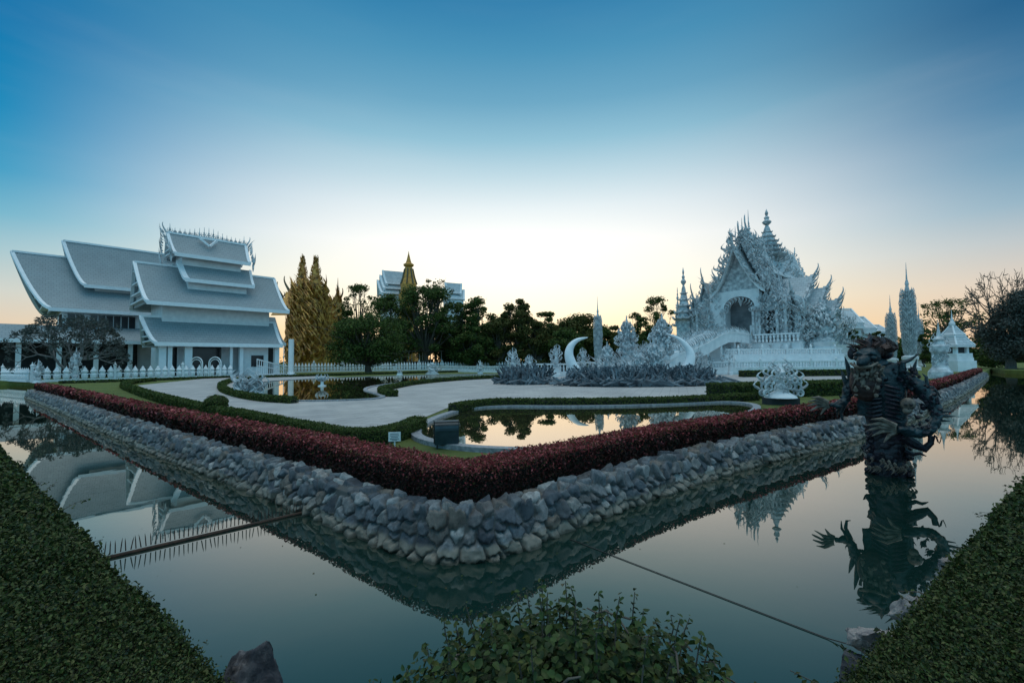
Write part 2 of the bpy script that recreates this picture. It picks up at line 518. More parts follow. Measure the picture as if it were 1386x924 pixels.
# ------------------------------------------------------------------ mesh helpers
class MB:
    def __init__(self):
        self.v, self.f, self.mi, self.cur, self.calls = [], [], [], 0, []

    def add(self, verts, faces):
        o = len(self.v)
        self.calls.append((o, len(verts), len(self.f), len(faces)))
        self.v.extend([tuple(p) for p in verts])
        self.f.extend([tuple(i + o for i in fc) for fc in faces])
        self.mi.extend([self.cur] * len(faces))

    def box(self, c, s, rz=0.0):
        cx, cy, cz = c
        hx, hy, hz = s[0] / 2, s[1] / 2, s[2] / 2
        ca, sa = math.cos(rz), math.sin(rz)
        vs = []
        for z in (-hz, hz):
            for x, y in ((-hx, -hy), (hx, -hy), (hx, hy), (-hx, hy)):
                vs.append((cx + x * ca - y * sa, cy + x * sa + y * ca, cz + z))
        self.add(vs, [(3, 2, 1, 0), (4, 5, 6, 7), (0, 1, 5, 4), (1, 2, 6, 5), (2, 3, 7, 6), (3, 0, 4, 7)])

    def box2(self, a, b):
        self.box([(a[i] + b[i]) / 2 for i in range(3)], [abs(b[i] - a[i]) for i in range(3)])

    def bar(self, p, q, w, h=None):
        """rectangular bar between two points"""
        h = h or w
        p, q = Vector(p), Vector(q)
        d = (q - p).normalized()
        up = Vector((0, 0, 1)) if abs(d.z) < 0.95 else Vector((0, 1, 0))
        s = d.cross(up).normalized() * (w / 2)
        u = s.cross(d).normalized() * (h / 2)
        vs = [p - s - u, p + s - u, p + s + u, p - s + u, q - s - u, q + s - u, q + s + u, q - s + u]
        self.add(vs, [(0, 1, 2, 3), (7, 6, 5, 4), (0, 4, 5, 1), (1, 5, 6, 2), (2, 6, 7, 3), (3, 7, 4, 0)])

    def tube(self, pts, rad, n=6, cap=True):
        pts = [Vector(p) for p in pts]
        if not isinstance(rad, (list, tuple)):
            rad = [rad] * len(pts)
        k = len(pts)
        prev = None
        vs = []
        for i, p in enumerate(pts):
            d = (pts[min(i + 1, k - 1)] - pts[max(i - 1, 0)])
            d = d.normalized() if d.length > 1e-9 else Vector((0, 0, 1))
            if prev is None:
                a = Vector((1, 0, 0)) if abs(d.x) < 0.8 else Vector((0, 1, 0))
                s = d.cross(a).normalized()
            else:
                s = (prev - d * prev.dot(d))
                s = s.normalized() if s.length > 1e-6 else d.orthogonal().normalized()
            prev = s
            u = d.cross(s)
            for j in range(n):
                an = 2 * math.pi * j / n
                vs.append(p + (s * math.cos(an) + u * math.sin(an)) * rad[i])
        fs = []
        for i in range(k - 1):
            for j in range(n):
                a, b2 = i * n + j, i * n + (j + 1) % n
                fs.append((a, b2, b2 + n, a + n))
        if cap:
            fs.append(tuple(range(n - 1, -1, -1)))
            fs.append(tuple((k - 1) * n + j for j in range(n)))
        self.add(vs, fs)

    def lathe(self, prof, c=(0, 0, 0), n=12, sq=False, rz=0.0):
        """prof: (radius, z) from the bottom up"""
        vs, fs = [], []
        for r, z in prof:
            for j in range(n):
                an = 2 * math.pi * j / n + rz + (math.pi / n if sq else 0)
                vs.append((c[0] + r * math.cos(an), c[1] + r * math.sin(an), c[2] + z))
        k = len(prof)
        for i in range(k - 1):
            for j in range(n):
                a, b2 = i * n + j, i * n + (j + 1) % n
                fs.append((a, b2, b2 + n, a + n))
        fs.append(tuple(range(n - 1, -1, -1)))
        fs.append(tuple((k - 1) * n + j for j in range(n)))
        self.add(vs, fs)

    def flame(self, p, up, out, h, r, curl=0.5, n=4, seg=5):
        """an S-curved tapering stucco flame rooted at p"""
        p, up, out = Vector(p), Vector(up).normalized(), Vector(out)
        if out.length > 1e-6:
            out = out.normalized()
        pts, rr = [], []
        for i in range(seg + 1):
            t = i / seg
            o = math.sin(t * math.pi * 1.25) * curl * h * 0.45
            pts.append(p + up * (h * t) + out * o)
            rr.append(r * (1.0 - t) ** 0.8 * (1 + 0.35 * math.sin(t * 5)) + r * 0.04)
        self.tube(pts, rr, n)

    def scroll(self, p, side, up, size, r, turns=1.3, n=5):
        p, side, up = Vector(p), Vector(side).normalized(), Vector(up).normalized()
        pts, rr = [], []
        K = 14
        for i in range(K + 1):
            t = i / K
            an = math.pi * 0.5 - t * turns * 2 * math.pi
            rad = size * (1 - 0.75 * t)
            pts.append(p + side * (rad * math.cos(an)) + up * (rad * math.sin(an)))
            rr.append(r * (1 - 0.5 * t))
        self.tube(pts, rr, n)

    def sphere(self, c, r, nu=10, nv=7):
        if not isinstance(r, (list, tuple)):
            r = (r, r, r)
        vs, fs = [], []
        for i in range(nv + 1):
            th = math.pi * i / nv
            for j in range(nu):
                ph = 2 * math.pi * j / nu
                vs.append((c[0] + r[0] * math.sin(th) * math.cos(ph), c[1] + r[1] * math.sin(th) * math.sin(ph), c[2] - r[2] * math.cos(th)))
        for i in range(nv):
            for j in range(nu):
                a, b2 = i * nu + j, i * nu + (j + 1) % nu
                fs.append((a, b2, b2 + nu, a + nu))
        self.add(vs, fs)

    def sheet_prism(self, outline, z0, z1):
        """vertical prism from an outline of (x, y)"""
        n = len(outline)
        vs = [(x, y, z0) for x, y in outline] + [(x, y, z1) for x, y in outline]
        fs = [tuple(range(n - 1, -1, -1)), tuple(range(n, 2 * n))]
        for i in range(n):
            j = (i + 1) % n
            fs.append((i, j, n + j, n + i))
        self.add(vs, fs)

    def build_each(self, name, mat, parent=None, smooth=False):
        """every piece added so far becomes an object of its own"""
        out = []
        for vo, nv, fo, nf in self.calls:
            m = MB()
            m.add(self.v[vo:vo + nv], [tuple(i - vo for i in fc) for fc in self.f[fo:fo + nf]])
            out.append(m.build(name, mat, parent, smooth))
        return out

    def build(self, name, mat, parent=None, smooth=False, loc=None):
        me = bpy.data.meshes.new(name)
        me.from_pydata(self.v, [], self.f)
        mats = mat if isinstance(mat, (list, tuple)) else [mat]
        for mm in mats:
            me.materials.append(mm)
        if len(mats) > 1:
            me.polygons.foreach_set('material_index', self.mi)
        if smooth:
            me.polygons.foreach_set('use_smooth', [True] * len(me.polygons))
        me.update()
        o = bpy.data.objects.new(name, me)
        COL.objects.link(o)
        if parent:
            o.parent = parent
        if loc is not None:
            o.location = loc
        return o


def tag(o, label, cat, group=None):
    o['label'] = label
    o['category'] = cat
    if group:
        o['group'] = group
    return o


def struct(o, kind='structure'):
    o['kind'] = kind
    return o


def empty(name, loc, rz=0.0):
    o = bpy.data.objects.new(name, None)
    o.empty_display_size = 0.3
    COL.objects.link(o)
    o.location = loc
    o.rotation_euler = (0, 0, rz)
    return o


def thing(name, loc, label, cat, group=None, rz=0.0):
    return tag(empty(name, loc, rz), label, cat, group)


def copy_tree(o, parent=None):
    c = o.copy()
    COL.objects.link(c)
    if parent:
        c.parent = parent
    for ch in list(o.children):
        copy_tree(ch, c)
    return c


def np_mesh(name, verts, faces_tri_or_quad, k, mats, mat_idx=None, parent=None, smooth=False):
    me = bpy.data.meshes.new(name)
    nv, nf = len(verts), len(faces_tri_or_quad)
    me.vertices.add(nv)
    me.vertices.foreach_set('co', np.asarray(verts, dtype=np.float32).ravel())
    me.loops.add(nf * k)
    me.loops.foreach_set('vertex_index', np.asarray(faces_tri_or_quad, dtype=np.int32).ravel())
    me.polygons.add(nf)
    me.polygons.foreach_set('loop_start', np.arange(0, nf * k, k, dtype=np.int32))
    try:
        me.polygons.foreach_set('loop_total', np.full(nf, k, dtype=np.int32))
    except Exception:
        pass
    for m in mats:
        me.materials.append(m)
    if mat_idx is not None:
        me.polygons.foreach_set('material_index', np.asarray(mat_idx, dtype=np.int32))
    if smooth:
        me.polygons.foreach_set('use_smooth', np.ones(nf, dtype=bool))
    me.update(calc_edges=True)
    me.validate()
    o = bpy.data.objects.new(name, me)
    COL.objects.link(o)
    if parent:
        o.parent = parent
    return o


def leaf_arrays(pts, nrm, size, spread=0.8, aspect=0.55, up=0.0, fine=False):
    """leaf = two triangles folded on the midrib. pts, nrm (n,3), size (n,)"""
    n = len(pts)
    d = nrm + RNG.normal(0, spread, (n, 3))
    d[:, 2] += up
    d /= np.linalg.norm(d, axis=1, keepdims=True) + 1e-9
    # length axis: random, roughly perpendicular to d
    a = RNG.normal(0, 1, (n, 3))
    a -= d * np.sum(a * d, axis=1, keepdims=True)
    a /= np.linalg.norm(a, axis=1, keepdims=True) + 1e-9
    b = np.cross(d, a)
    s = size[:, None]
    base = pts - a * s * 0.5
    tip = pts + a * s * 0.5 - d * s * 0.08
    lf = pts + b * s * aspect * 0.5 + d * s * 0.10
    rt = pts - b * s * aspect * 0.5 + d * s * 0.10
    if fine:
        cv = RNG.uniform(0.02, 0.16, (n, 1))
        r1 = pts - a * s * .22 - b * s * aspect * .46 + d * s * .09
        r2 = pts + a * s * .18 - b * s * aspect * .44 + d * s * (.09 - cv * .4)
        l1 = pts - a * s * .22 + b * s * aspect * .46 + d * s * .09
        l2 = pts + a * s * .18 + b * s * aspect * .44 + d * s * (.09 - cv * .4)
        tip = tip - d * s * cv
        v = np.stack([base, r1, r2, tip, l2, l1], axis=1).reshape(-1, 3)
        i = np.arange(n)[:, None] * 6
        f = np.concatenate([i + np.array([q]) for q in ([0, 1, 2], [0, 2, 3], [0, 3, 4], [0, 4, 5])], axis=1).reshape(-1, 3)
        return v, f
    v = np.stack([base, rt, tip, lf], axis=1).reshape(-1, 3)
    i = np.arange(n)[:, None] * 4
    f = np.concatenate([i + np.array([[0, 1, 2]]), i + np.array([[0, 2, 3]])], axis=1).reshape(-1, 3)
    return v, f


def to_world_dist(pts):
    return np.linalg.norm(pts - np.array([0, 0, CAM_H]), axis=1)


def resample(path, step):
    pts = [Vector((p[0], p[1])) for p in path]
    out = [pts[0].copy()]
    acc = 0.0
    for a, b in zip(pts[:-1], pts[1:]):
        L = (b - a).length
        if L < 1e-9:
            continue
        t = step - acc
        while t <= L:
            out.append(a + (b - a) * (t / L))
            t += step
        acc = (acc + L) % step
    if (out[-1] - pts[-1]).length > step * 0.3:
        out.append(pts[-1].copy())
    return out


def smooth_path(path, it=2):
    pts = [Vector((p[0], p[1])) for p in path]
    for _ in range(it):
        q = [pts[0]]
        for a, b in zip(pts[:-1], pts[1:]):
            q.append(a * 0.75 + b * 0.25)
            q.append(a * 0.25 + b * 0.75)
        q.append(pts[-1])
        pts = q
    return pts


def normals2(path):
    out = []
    k = len(path)
    for i in range(k):
        d = path[min(i + 1, k - 1)] - path[max(i - 1, 0)]
        d = d.normalized() if d.length > 1e-9 else Vector((1, 0))
        out.append(Vector((-d.y, d.x)))
    return out


def offset(path, dist):
    return [p + n * dist for p, n in zip(path, normals2(path))]

# ================================================================== SETTING: water, land, paving
def flat_sheet(name, outline, z, mat):
    me = bpy.data.meshes.new(name)
    me.from_pydata([(p[0], p[1], z) for p in outline], [], [tuple(range(len(outline)))])
    me.materials.append(mat)
    me.update()
    if me.polygons[0].normal.z < 0:
        me.flip_normals()
    o = bpy.data.objects.new(name, me)
    COL.objects.link(o)
    return struct(o)


def land(name, outline, z, zb, mat):
    n = len(outline)
    me = bpy.data.meshes.new(name)
    vs = [(p[0], p[1], z) for p in outline] + [(p[0], p[1], zb) for p in outline]
    fs = [tuple(range(n))] + [(i, (i + 1) % n, n + (i + 1) % n, n + i) for i in range(n)]
    me.from_pydata(vs, [], fs)
    me.materials.append(mat)
    me.update()
    o = bpy.data.objects.new(name, me)
    COL.objects.link(o)
    return struct(o)


flat_sheet("moat_water", [(-2500, -500), (2500, -500), (2500, 2500), (-2500, 2500)], 0.0, M_WATER)

# water line of the garden island, from its far left tip round the near corner to its far right tip
WL_PX = [(33, 538), (75, 555), (120, 576), (180, 602), (242, 628), (320, 658), (397, 688), (470, 722), (520, 744),
         (575, 760), (620, 763), (670, 758), (712, 743), (790, 711), (860, 684), (916, 663), (1000, 637), (1080, 616),
         (1150, 598), (1205, 582), (1262, 556), (1300, 538), (1325, 521), (1338, 510)]
WL = smooth_path([P(x, y, 0.0).to_2d() for x, y in WL_PX], 2)
SHORE = offset(WL, 0.45)
tip_l = WL[0]
ground_out = [(-2000, 68), (-74, 68), (-66, 64), (-55, 55), (tip_l.x - 0.6, tip_l.y + 0.7)] + [tuple(p) for p in SHORE]
e = SHORE[-1]
ground_out += [(95, 90.5), (84.8, 78.5), (82, 66), (88, 58), (120, 52), (2000, 52), (2000, 2400), (-2000, 2400)]
land("ground", ground_out, GZ, -0.5, M_LAWN)
# our own bank, behind the clipped hedges
LE0, LE1 = P(305, 924, 1.6).to_2d(), P(0, 605, 1.6).to_2d()
RE0, RE1 = P(1150, 924, 1.6).to_2d(), P(1386, 650, 1.6).to_2d()
dl, dr = (LE1 - LE0).normalized(), (RE1 - RE0).normalized()
nl, nr = Vector((-dl.y, dl.x)), Vector((dr.y, -dr.x))
if nl.y > 0:
    nl = -nl
if nr.y > 0:
    nr = -nr
bl = [LE0 + dl * t + nl * 0.15 for t in (-0.4, 6, 26)]
brr = [RE0 + dr * t + nr * 0.15 for t in (-0.4, 6, 26)]
bank = [(-2000, 44), (-130, 42)] + [tuple(p) for p in reversed(bl)] + [tuple(p) for p in brr] + [(140, 36), (2000, 36), (2000, -400), (-2000, -400)]
land("ground", bank, GZ, -0.5, M_SOIL)

PAVE_PX = [(186, 521.5), (200, 527), (235, 538), (285, 553), (345, 563), (400, 573), (450, 579), (505, 579), (545, 574), (575, 565), (604, 553),
           (640, 545), (690, 541), (760, 541.5), (860, 541), (940, 538), (1000, 533), (1046, 530), (1150, 524), (1172, 515), (1150, 509),
           (1000, 507), (900, 505), (800, 505), (700, 508), (600, 514), (545, 519), (470, 511), (380, 507), (300, 510)]
flat_sheet("pavement", [P(x, y).to_2d() for x, y in PAVE_PX], GZ + 0.02, M_PAVE)


def pond(name, px, label_none=None, rim=0.30, zc=0.14):
    loop = smooth_closed([P(x, y).to_2d() for x, y in px], 2)
    area = sum(a.x * b.y - b.x * a.y for a, b in zip(loop, loop[1:] + loop[:1]))
    if area < 0:
        loop.reverse()
    flat_sheet(name, loop, GZ + 0.045, M_POND)
    return loop


def smooth_closed(pts, it):
    for _ in range(it):
        q = []
        for a, b in zip(pts, pts[1:] + pts[:1]):
            q.append(a * 0.75 + b * 0.25)
            q.append(a * 0.25 + b * 0.75)
        pts = q
    return pts


def kerb(loop, w, z0, z1, name):
    """raised stone rim round a pond (loop is counter-clockwise)"""
    n = len(loop)
    outp = []
    for i in range(n):
        d = (loop[(i + 1) % n] - loop[i - 1]).normalized()
        outp.append(loop[i] + Vector((d.y, -d.x)) * w)
    vs = [(p.x, p.y, z0) for p in loop] + [(p.x, p.y, z1) for p in loop] + [(p.x, p.y, z1) for p in outp] + [(p.x, p.y, z0) for p in outp]
    fs = []
    for i in range(n):
        j = (i + 1) % n
        fs += [(i, j, n + j, n + i), (n + i, n + j, 2 * n + j, 2 * n + i), (2 * n + i, 2 * n + j, 3 * n + j, 3 * n + i)]
    me = bpy.data.meshes.new(name)
    me.from_pydata(vs, [], fs)
    me.materials.append(M_CURB)
    bm = bmesh.new()
    bm.from_mesh(me)
    bmesh.ops.recalc_face_normals(bm, faces=bm.faces)
    bm.to_mesh(me)
    bm.free()
    o = bpy.data.objects.new(name, me)
    COL.objects.link(o)
    return o


POND1_PX = [(568, 588), (575, 597), (615, 606), (680, 611), (760, 611), (840, 604), (920, 588), (990, 568), (1022, 556), (1016, 549), (985, 546), (930, 548.5),
            (860, 551.5), (760, 553), (690, 552), (640, 554), (604, 564), (578, 577)]
p1loop = pond("front_pond_water", POND1_PX)
k = kerb(p1loop, 0.32, GZ - 0.05, GZ + 0.13, "pond_kerb")
tag(k, "grey stone kerb round the large pond behind the corner of the red hedge", "kerb")
POND2_PX = [(316, 531), (345, 541), (400, 543.5), (470, 542.5), (520, 539.5), (508, 534), (488, 529), (500, 523), (550, 517), (610, 511.5), (690, 507.5),
            (640, 506.3), (560, 508), (470, 511), (380, 515), (330, 520)]
p2loop = pond("back_pond_water", POND2_PX)
k = kerb(p2loop, 0.3, GZ - 0.05, GZ + 0.10, "pond_kerb")
tag(k, "low kerb round the dark kidney-shaped pond with the small fountain", "kerb")


# ================================================================== rubble retaining wall
def ico(sub):
    bm = bmesh.new()
    bmesh.ops.create_icosphere(bm, subdivisions=sub, radius=1.0)
    v = np.array([tuple(x.co) for x in bm.verts])
    f = np.array([[l.vert.index for l in fc.loops] for fc in bm.faces])
    bm.free()
    return v, f


ICO = {s: ico(s) for s in (1, 2, 3, 4, 5)}


def rock_arrays(center, size, rz, lod, cuts=12, noise_amp=0.04, cut_lo=0.5):
    v, f = ICO[lod]
    v = v.copy()
    v = np.sign(v) * np.abs(v) ** 0.72          # boxier
    for _ in range(cuts):
        n = RNG.normal(0, 1, 3)
        n /= np.linalg.norm(n)
        d = RNG.uniform(cut_lo, 0.92)
        ex = np.maximum(v @ n - d, 0)
        v -= ex[:, None] * n[None, :] * 0.93
    if lod >= 3:
        ph = RNG.uniform(0, 6, 3)
        w = np.sin(v[:, 0] * 7 + ph[0]) * np.sin(v[:, 1] * 8 + ph[1]) * np.sin(v[:, 2] * 7.5 + ph[2])
        v *= (1 + noise_amp * w)[:, None]
    v *= np.array(size)[None, :] * 0.5
    tx, ty = RNG.normal(0, 0.16, 2)
    cx, sx_ = math.cos(tx), math.sin(tx)
    v = v @ np.array([[1, 0, 0], [0, cx, -sx_], [0, sx_, cx]])
    cy, sy_ = math.cos(ty), math.sin(ty)
    v = v @ np.array([[cy, 0, sy_], [0, 1, 0], [-sy_, 0, cy]])
    c, s = math.cos(rz), math.sin(rz)
    v = v @ np.array([[c, s, 0], [-s, c, 0], [0, 0, 1]])
    return v + np.array(center)[None, :], f


def build_wall():
    """tightly fitted rubble: every stone is one cell of a jittered pattern, pushed out and tilted on its own"""
    base = resample(WL, 0.1)
    nrm = normals2(base)
    n_tot = len(base)
    bx_ = np.array([tuple(p) for p in base])
    bn = np.array([tuple(p) for p in nrm])
    s_len = (n_tot - 1) * 0.1
    ker = np.ones(9) / 9
    bn_s = np.stack([np.convolve(np.pad(bn[:, i], 4, mode='edge'), ker, mode='valid') for i in (0, 1)], axis=1)
    bn_s /= np.linalg.norm(bn_s, axis=1, keepdims=True)
    # seeds (s, u)
    rows = [(-.04, .31), (.16, .29), (.36, .28), (.55, .28), (.73, .31), (.91, .33), (1.13, .36)]
    seeds = []
    for u0, st in rows:
        s = -1.0
        while s < s_len + 1:
            s += st * RNG.uniform(.55, 1.6)
            seeds.append((s, u0 + RNG.normal(0, .055)))
    seeds = np.array(sorted(seeds))
    k = len(seeds)
    tone = RNG.random(k)
    d0 = RNG.uniform(.045, .12, k)
    tl = RNG.normal(0, .20, (k, 2))
    big = RNG.random(k) < .05
    d0[big] += .06
    top_lift = np.where(RNG.random(k) < .16, RNG.uniform(.05, .16, k), RNG.uniform(-.02, .04, k))
    weight = RNG.uniform(-.04, .04, k)

    def section(u):
        """inset, z and outward slope of the bare wall at arc length u"""
        ins = np.where(u < .78, .20 * np.maximum(u, 0) / .78, .20 + (u - .78) * .96)
        z = np.where(u < .78, -.12 + u * .93, .605 + (1 - np.exp(-(u - .78) * 4)) * .07)
        upw = np.clip((u - .60) / .30, 0, 1)
        return ins, z, upw

    zones = []
    dist = np.hypot(bx_[:, 0], bx_[:, 1])
    lab = np.where(dist < 15, 0, np.where(dist < 33, 1, 2))
    i = 0
    while i < n_tot - 1:
        j = i
        while j < n_tot - 1 and lab[j] == lab[i]:
            j += 1
        zones.append((i * .1, j * .1, lab[i]))
        i = j
    root = tag(empty("stone_wall", (0, 0, 0)), "low rubble retaining wall of blue-grey stones with a pale lowest course, rising from the moat", "stone wall")
    V, F, TN, MT, off = [], [], [], [], 0
    for s0, s1, lb in zones:
        ds = (.02, .032, .07)[lb]
        du = (.02, .03, .055)[lb]
        S_ = np.linspace(s0, s1, max(2, int((s1 - s0) / ds) + 1))
        U_ = np.arange(-.16, 1.22, du)
        ins, zz, upw = section(U_)
        ns, nu = len(S_), len(U_)
        vv = np.zeros((ns, nu, 3))
        tt = np.zeros((ns, nu))
        mm = np.zeros((ns, nu))
        for a_, s in enumerate(S_):
            lo, hi = np.searchsorted(seeds[:, 0], (s - .75, s + .75))
            c = seeds[lo:hi]
            wob = .018 * math.sin(s * 23.0) + .012 * math.sin(s * 61 + 1)
            dx = np.abs(s - c[None, :, 0]) * .92
            dy = np.abs(U_[:, None] + wob - c[None, :, 1]) * 1.12
            dd = (dx ** 2.6 + dy ** 2.6) ** (1 / 2.6) + weight[None, lo:hi]
            o = np.argsort(dd, axis=1)[:, :2]
            r = np.arange(nu)
            f1, f2 = dd[r, o[:, 0]], dd[r, o[:, 1]]
            ci = o[:, 0] + lo
            e = f2 - f1
            q = np.clip((e - .016) / .05, 0, 1)
            q = q * q * (3 - 2 * q)
            plane = d0[ci] + tl[ci, 0] * (s - seeds[ci, 0]) + tl[ci, 1] * (U_ - seeds[ci, 1])
            rough = np.array([noise.noise(Vector((s * 9, u * 9, 3.1))) * .6 + noise.noise(Vector((s * 23, u * 23, 7.7))) * .35 for u in U_]) if lb < 2 else np.zeros(nu)
            disp = q * np.clip(plane, .015, .24) + rough * .022 * (.3 + q)
            p0 = np.array([np.interp(s, np.arange(n_tot) * .1, bx_[:, 0]), np.interp(s, np.arange(n_tot) * .1, bx_[:, 1])])
            nv = np.array([np.interp(s, np.arange(n_tot) * .1, bn_s[:, 0]), np.interp(s, np.arange(n_tot) * .1, bn_s[:, 1])])
            horiz = ins - disp * (1 - upw * .85)
            vv[a_, :, 0] = p0[0] + nv[0] * horiz
            vv[a_, :, 1] = p0[1] + nv[1] * horiz
            vv[a_, :, 2] = zz + disp * upw * .8 + q * np.where((U_ > .6) & (U_ < .98), top_lift[ci] * np.clip((U_ - .6) / .15, 0, 1) * np.clip((1.0 - U_) / .12, 0, 1), 0)
            tt[a_] = tone[ci]
            mm[a_] = 1 - np.clip((e - .012) / .02, 0, 1)
        V.append(vv.reshape(-1, 3))
        TN.append(tt.ravel())
        MT.append(mm.ravel())
        ii = (np.arange(ns - 1)[:, None] * nu + np.arange(nu - 1)[None, :]).ravel() + off
        F.append(np.stack([ii, ii + nu, ii + nu + 1, ii + 1], axis=1))
        off += ns * nu
    ob = np_mesh("rubble_stones", np.concatenate(V), np.concatenate(F), 4, [M_STONE], parent=root, smooth=True)
    for nm, arr in (("tone", TN), ("mortar", MT)):
        at = ob.data.attributes.new(nm, 'FLOAT', 'POINT')
        at.data.foreach_set('value', np.concatenate(arr).astype(np.float32))
    # gravel ledge behind the coping
    mb = MB()
    b2 = resample(WL, 0.4)
    l1, l2 = offset(b2, .5), offset(b2, 1.1)
    n = len(b2)
    mb.add([(p.x, p.y, .655 + RNG.normal(0, .006)) for p in l1] + [(p.x, p.y, .672) for p in l2], [(i, i + 1, n + i + 1, n + i) for i in range(n - 1)])
    mb.build("gravel_ledge", M_MORTAR, root)


build_wall()


# ================================================================== hedges
def hedge(name, label, cat, path, w, z0, z1, m_core, m_leaf, group=None, leaf_k=0.0046, smin=0.03, smax=0.3, dens=1.5, m_side=None, closed=False, round_top=0.06, wob=0.03, fine=False):
    """a clipped hedge along path (2-d points); w to the left-hand side of the path"""
    path = [Vector((p[0], p[1])) for p in path]
    root = tag(empty(name, (0, 0, 0)), label, cat, group)
    # core
    st = resample(path, 0.5)
    nn = normals2(st)
    prof = [(0.05, z0 - 0.02), (0.05, z1 - 0.12), (0.14, z1 - 0.05), (w - 0.14, z1 - 0.05), (w - 0.05, z1 - 0.12), (w - 0.05, z0 - 0.02)]
    if w < 0.5:
        prof = [(0.03, z0 - 0.02), (0.03, z1 - 0.05), (w - 0.03, z1 - 0.05), (w - 0.03, z0 - 0.02)]
    k = len(prof)
    vs, fs = [], []
    for p, n in zip(st, nn):
        for o, z in prof:
            q = p + n * o
            vs.append((q.x, q.y, z))
    for i in range(len(st) - 1):
        for j in range(k - 1):
            fs.append((i * k + j, i * k + j + 1, (i + 1) * k + j + 1, (i + 1) * k + j))
    fs.append(tuple(range(k)))
    fs.append(tuple((len(st) - 1) * k + j for j in range(k - 1, -1, -1)))
    mb = MB()
    mb.add(vs, fs)
    mb.build("branch_core", m_core, root)
    # leaves
    seg_a = np.array([tuple(p) for p in st[:-1]])
    seg_b = np.array([tuple(p) for p in st[1:]])
    na = np.array([tuple(p) for p in nn[:-1]])
    nb = np.array([tuple(p) for p in nn[1:]])
    H = z1 - z0
    groups = {0: [], 1: []}
    for a, b, n1, n2 in zip(seg_a, seg_b, na, nb):
        L = np.linalg.norm(b - a)
        c = (a + b) / 2
        dist = math.hypot(c[0], c[1])
        s = min(smax, max(smin, dist * leaf_k))
        la = s * s * 0.3
        for face in ('top', 'out', 'in'):
            area = L * (w if face == 'top' else H)
            cnt = area / la * dens * (1.0 if face != 'in' else 0.6)
            cnt = int(cnt) + (1 if RNG.random() < cnt % 1 else 0)
            if cnt == 0:
                continue
            t = RNG.random(cnt)[:, None]
            pos = a + (b - a) * t
            nv = n1 + (n2 - n1) * t
            u = RNG.random(cnt)
            jit = RNG.normal(0, wob, cnt)
            p3 = np.zeros((cnt, 3))
            n3 = np.zeros((cnt, 3))
            if face == 'top':
                o = u * w
                edge = np.minimum(u, 1 - u) * w
                drop = np.where(edge < round_top * 2, (round_top * 2 - edge) ** 2 / (round_top * 4), 0)
                p3[:, :2] = pos + nv * o[:, None]
                lowf = np.array([noise.noise(Vector((q_[0] * 1.3, q_[1] * 1.3, .3))) for q_ in p3[:, :2]]) if dist < 26 else np.zeros(cnt)
                p3[:, 2] = z1 + jit * 0.8 - drop - s * 0.1 + .045 * lowf
                n3[:, 2] = 1
            else:
                sgn = -1 if face == 'out' else 1
                o = (0.0 if face == 'out' else w) + sgn * (jit * 0.7) * 1.0
                p3[:, :2] = pos + nv * np.asarray(o).reshape(-1, 1)
                p3[:, 2] = z0 + u * H
                n3[:, :2] = nv * sgn
                n3[:, 2] = 0.25
            groups[0 if face == 'top' else 1].append((p3, n3, np.full(cnt, s) * RNG.uniform(0.7, 1.35, cnt)))
    for end in (0, -1):
        p, n = st[end], nn[end]
        tdir = np.array((n.y, -n.x)) * (1 if end else -1)
        dist = p.length
        s = min(smax, max(smin, dist * leaf_k))
        cnt = int(w * H / (s * s * .3) * dens)
        if cnt:
            p3 = np.zeros((cnt, 3))
            n3 = np.zeros((cnt, 3))
            p3[:, :2] = np.array(tuple(p)) + np.array(tuple(n)) * (RNG.random(cnt) * w)[:, None] + tdir * RNG.normal(0, wob, cnt)[:, None]
            p3[:, 2] = z0 + RNG.random(cnt) * H
            n3[:, :2] = tdir
            groups[1].append((p3, n3, np.full(cnt, s)))
    if m_side is None:
        allg = groups[0] + groups[1]
        P3, N3, S3 = (np.concatenate([g[i] for g in allg]) for i in range(3))
        v, f = leaf_arrays(P3, N3, S3, fine=fine, spread=1.15 if fine else .8)
        np_mesh("foliage", v, f, 3, [m_leaf], parent=root)
    else:
        V, F, MI, off = [], [], [], 0
        for gi in (0, 1):
            P3, N3, S3 = (np.concatenate([g[i] for g in groups[gi]]) for i in range(3))
            v, f = leaf_arrays(P3, N3, S3)
            V.append(v)
            F.append(f + off)
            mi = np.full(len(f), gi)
            if gi == 1:   # sides use the shade-darkened leaves; their upper rows mix in the top's red
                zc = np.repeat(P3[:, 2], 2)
                young = (zc - z0) / H > RNG.uniform(0.45, 1.25, len(P3)).repeat(2)  # upper side leaves that take the brighter top colours
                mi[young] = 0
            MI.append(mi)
            off += len(v)
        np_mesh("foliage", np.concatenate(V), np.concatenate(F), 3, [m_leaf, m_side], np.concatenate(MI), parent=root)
    return root


M_CORE = simple('hedge_inner_twigs', (0.008, 0.010, 0.006), (0.022, 0.022, 0.014), 9, 0.9)
RED_PATH = offset(smooth_path([P(x, y, 0.0).to_2d() for x, y in WL_PX], 3), 0.66)
HZ = 1.23
hedge("red_hedge", "long clipped hedge with dark red leaves running round the corner behind the stone wall", "hedge", RED_PATH, .78, 0.6, HZ, M_CORE, L_RED, m_side=L_RED_SHADE, leaf_k=0.0062, smin=0.045, dens=1.5, wob=0.035)


def px_path(pts, z=GZ, it=2):
    return smooth_path([P(x, y, z).to_2d() for x, y in pts], it)


def green(label, pts, w, h, **kw):
    return hedge("box_hedge", label, "hedge", px_path(pts), w, GZ - 0.02, GZ + h, M_CORE, L_HEDGE, group="low clipped green hedges in the garden", leaf_k=0.0042, dens=1.5, **kw)


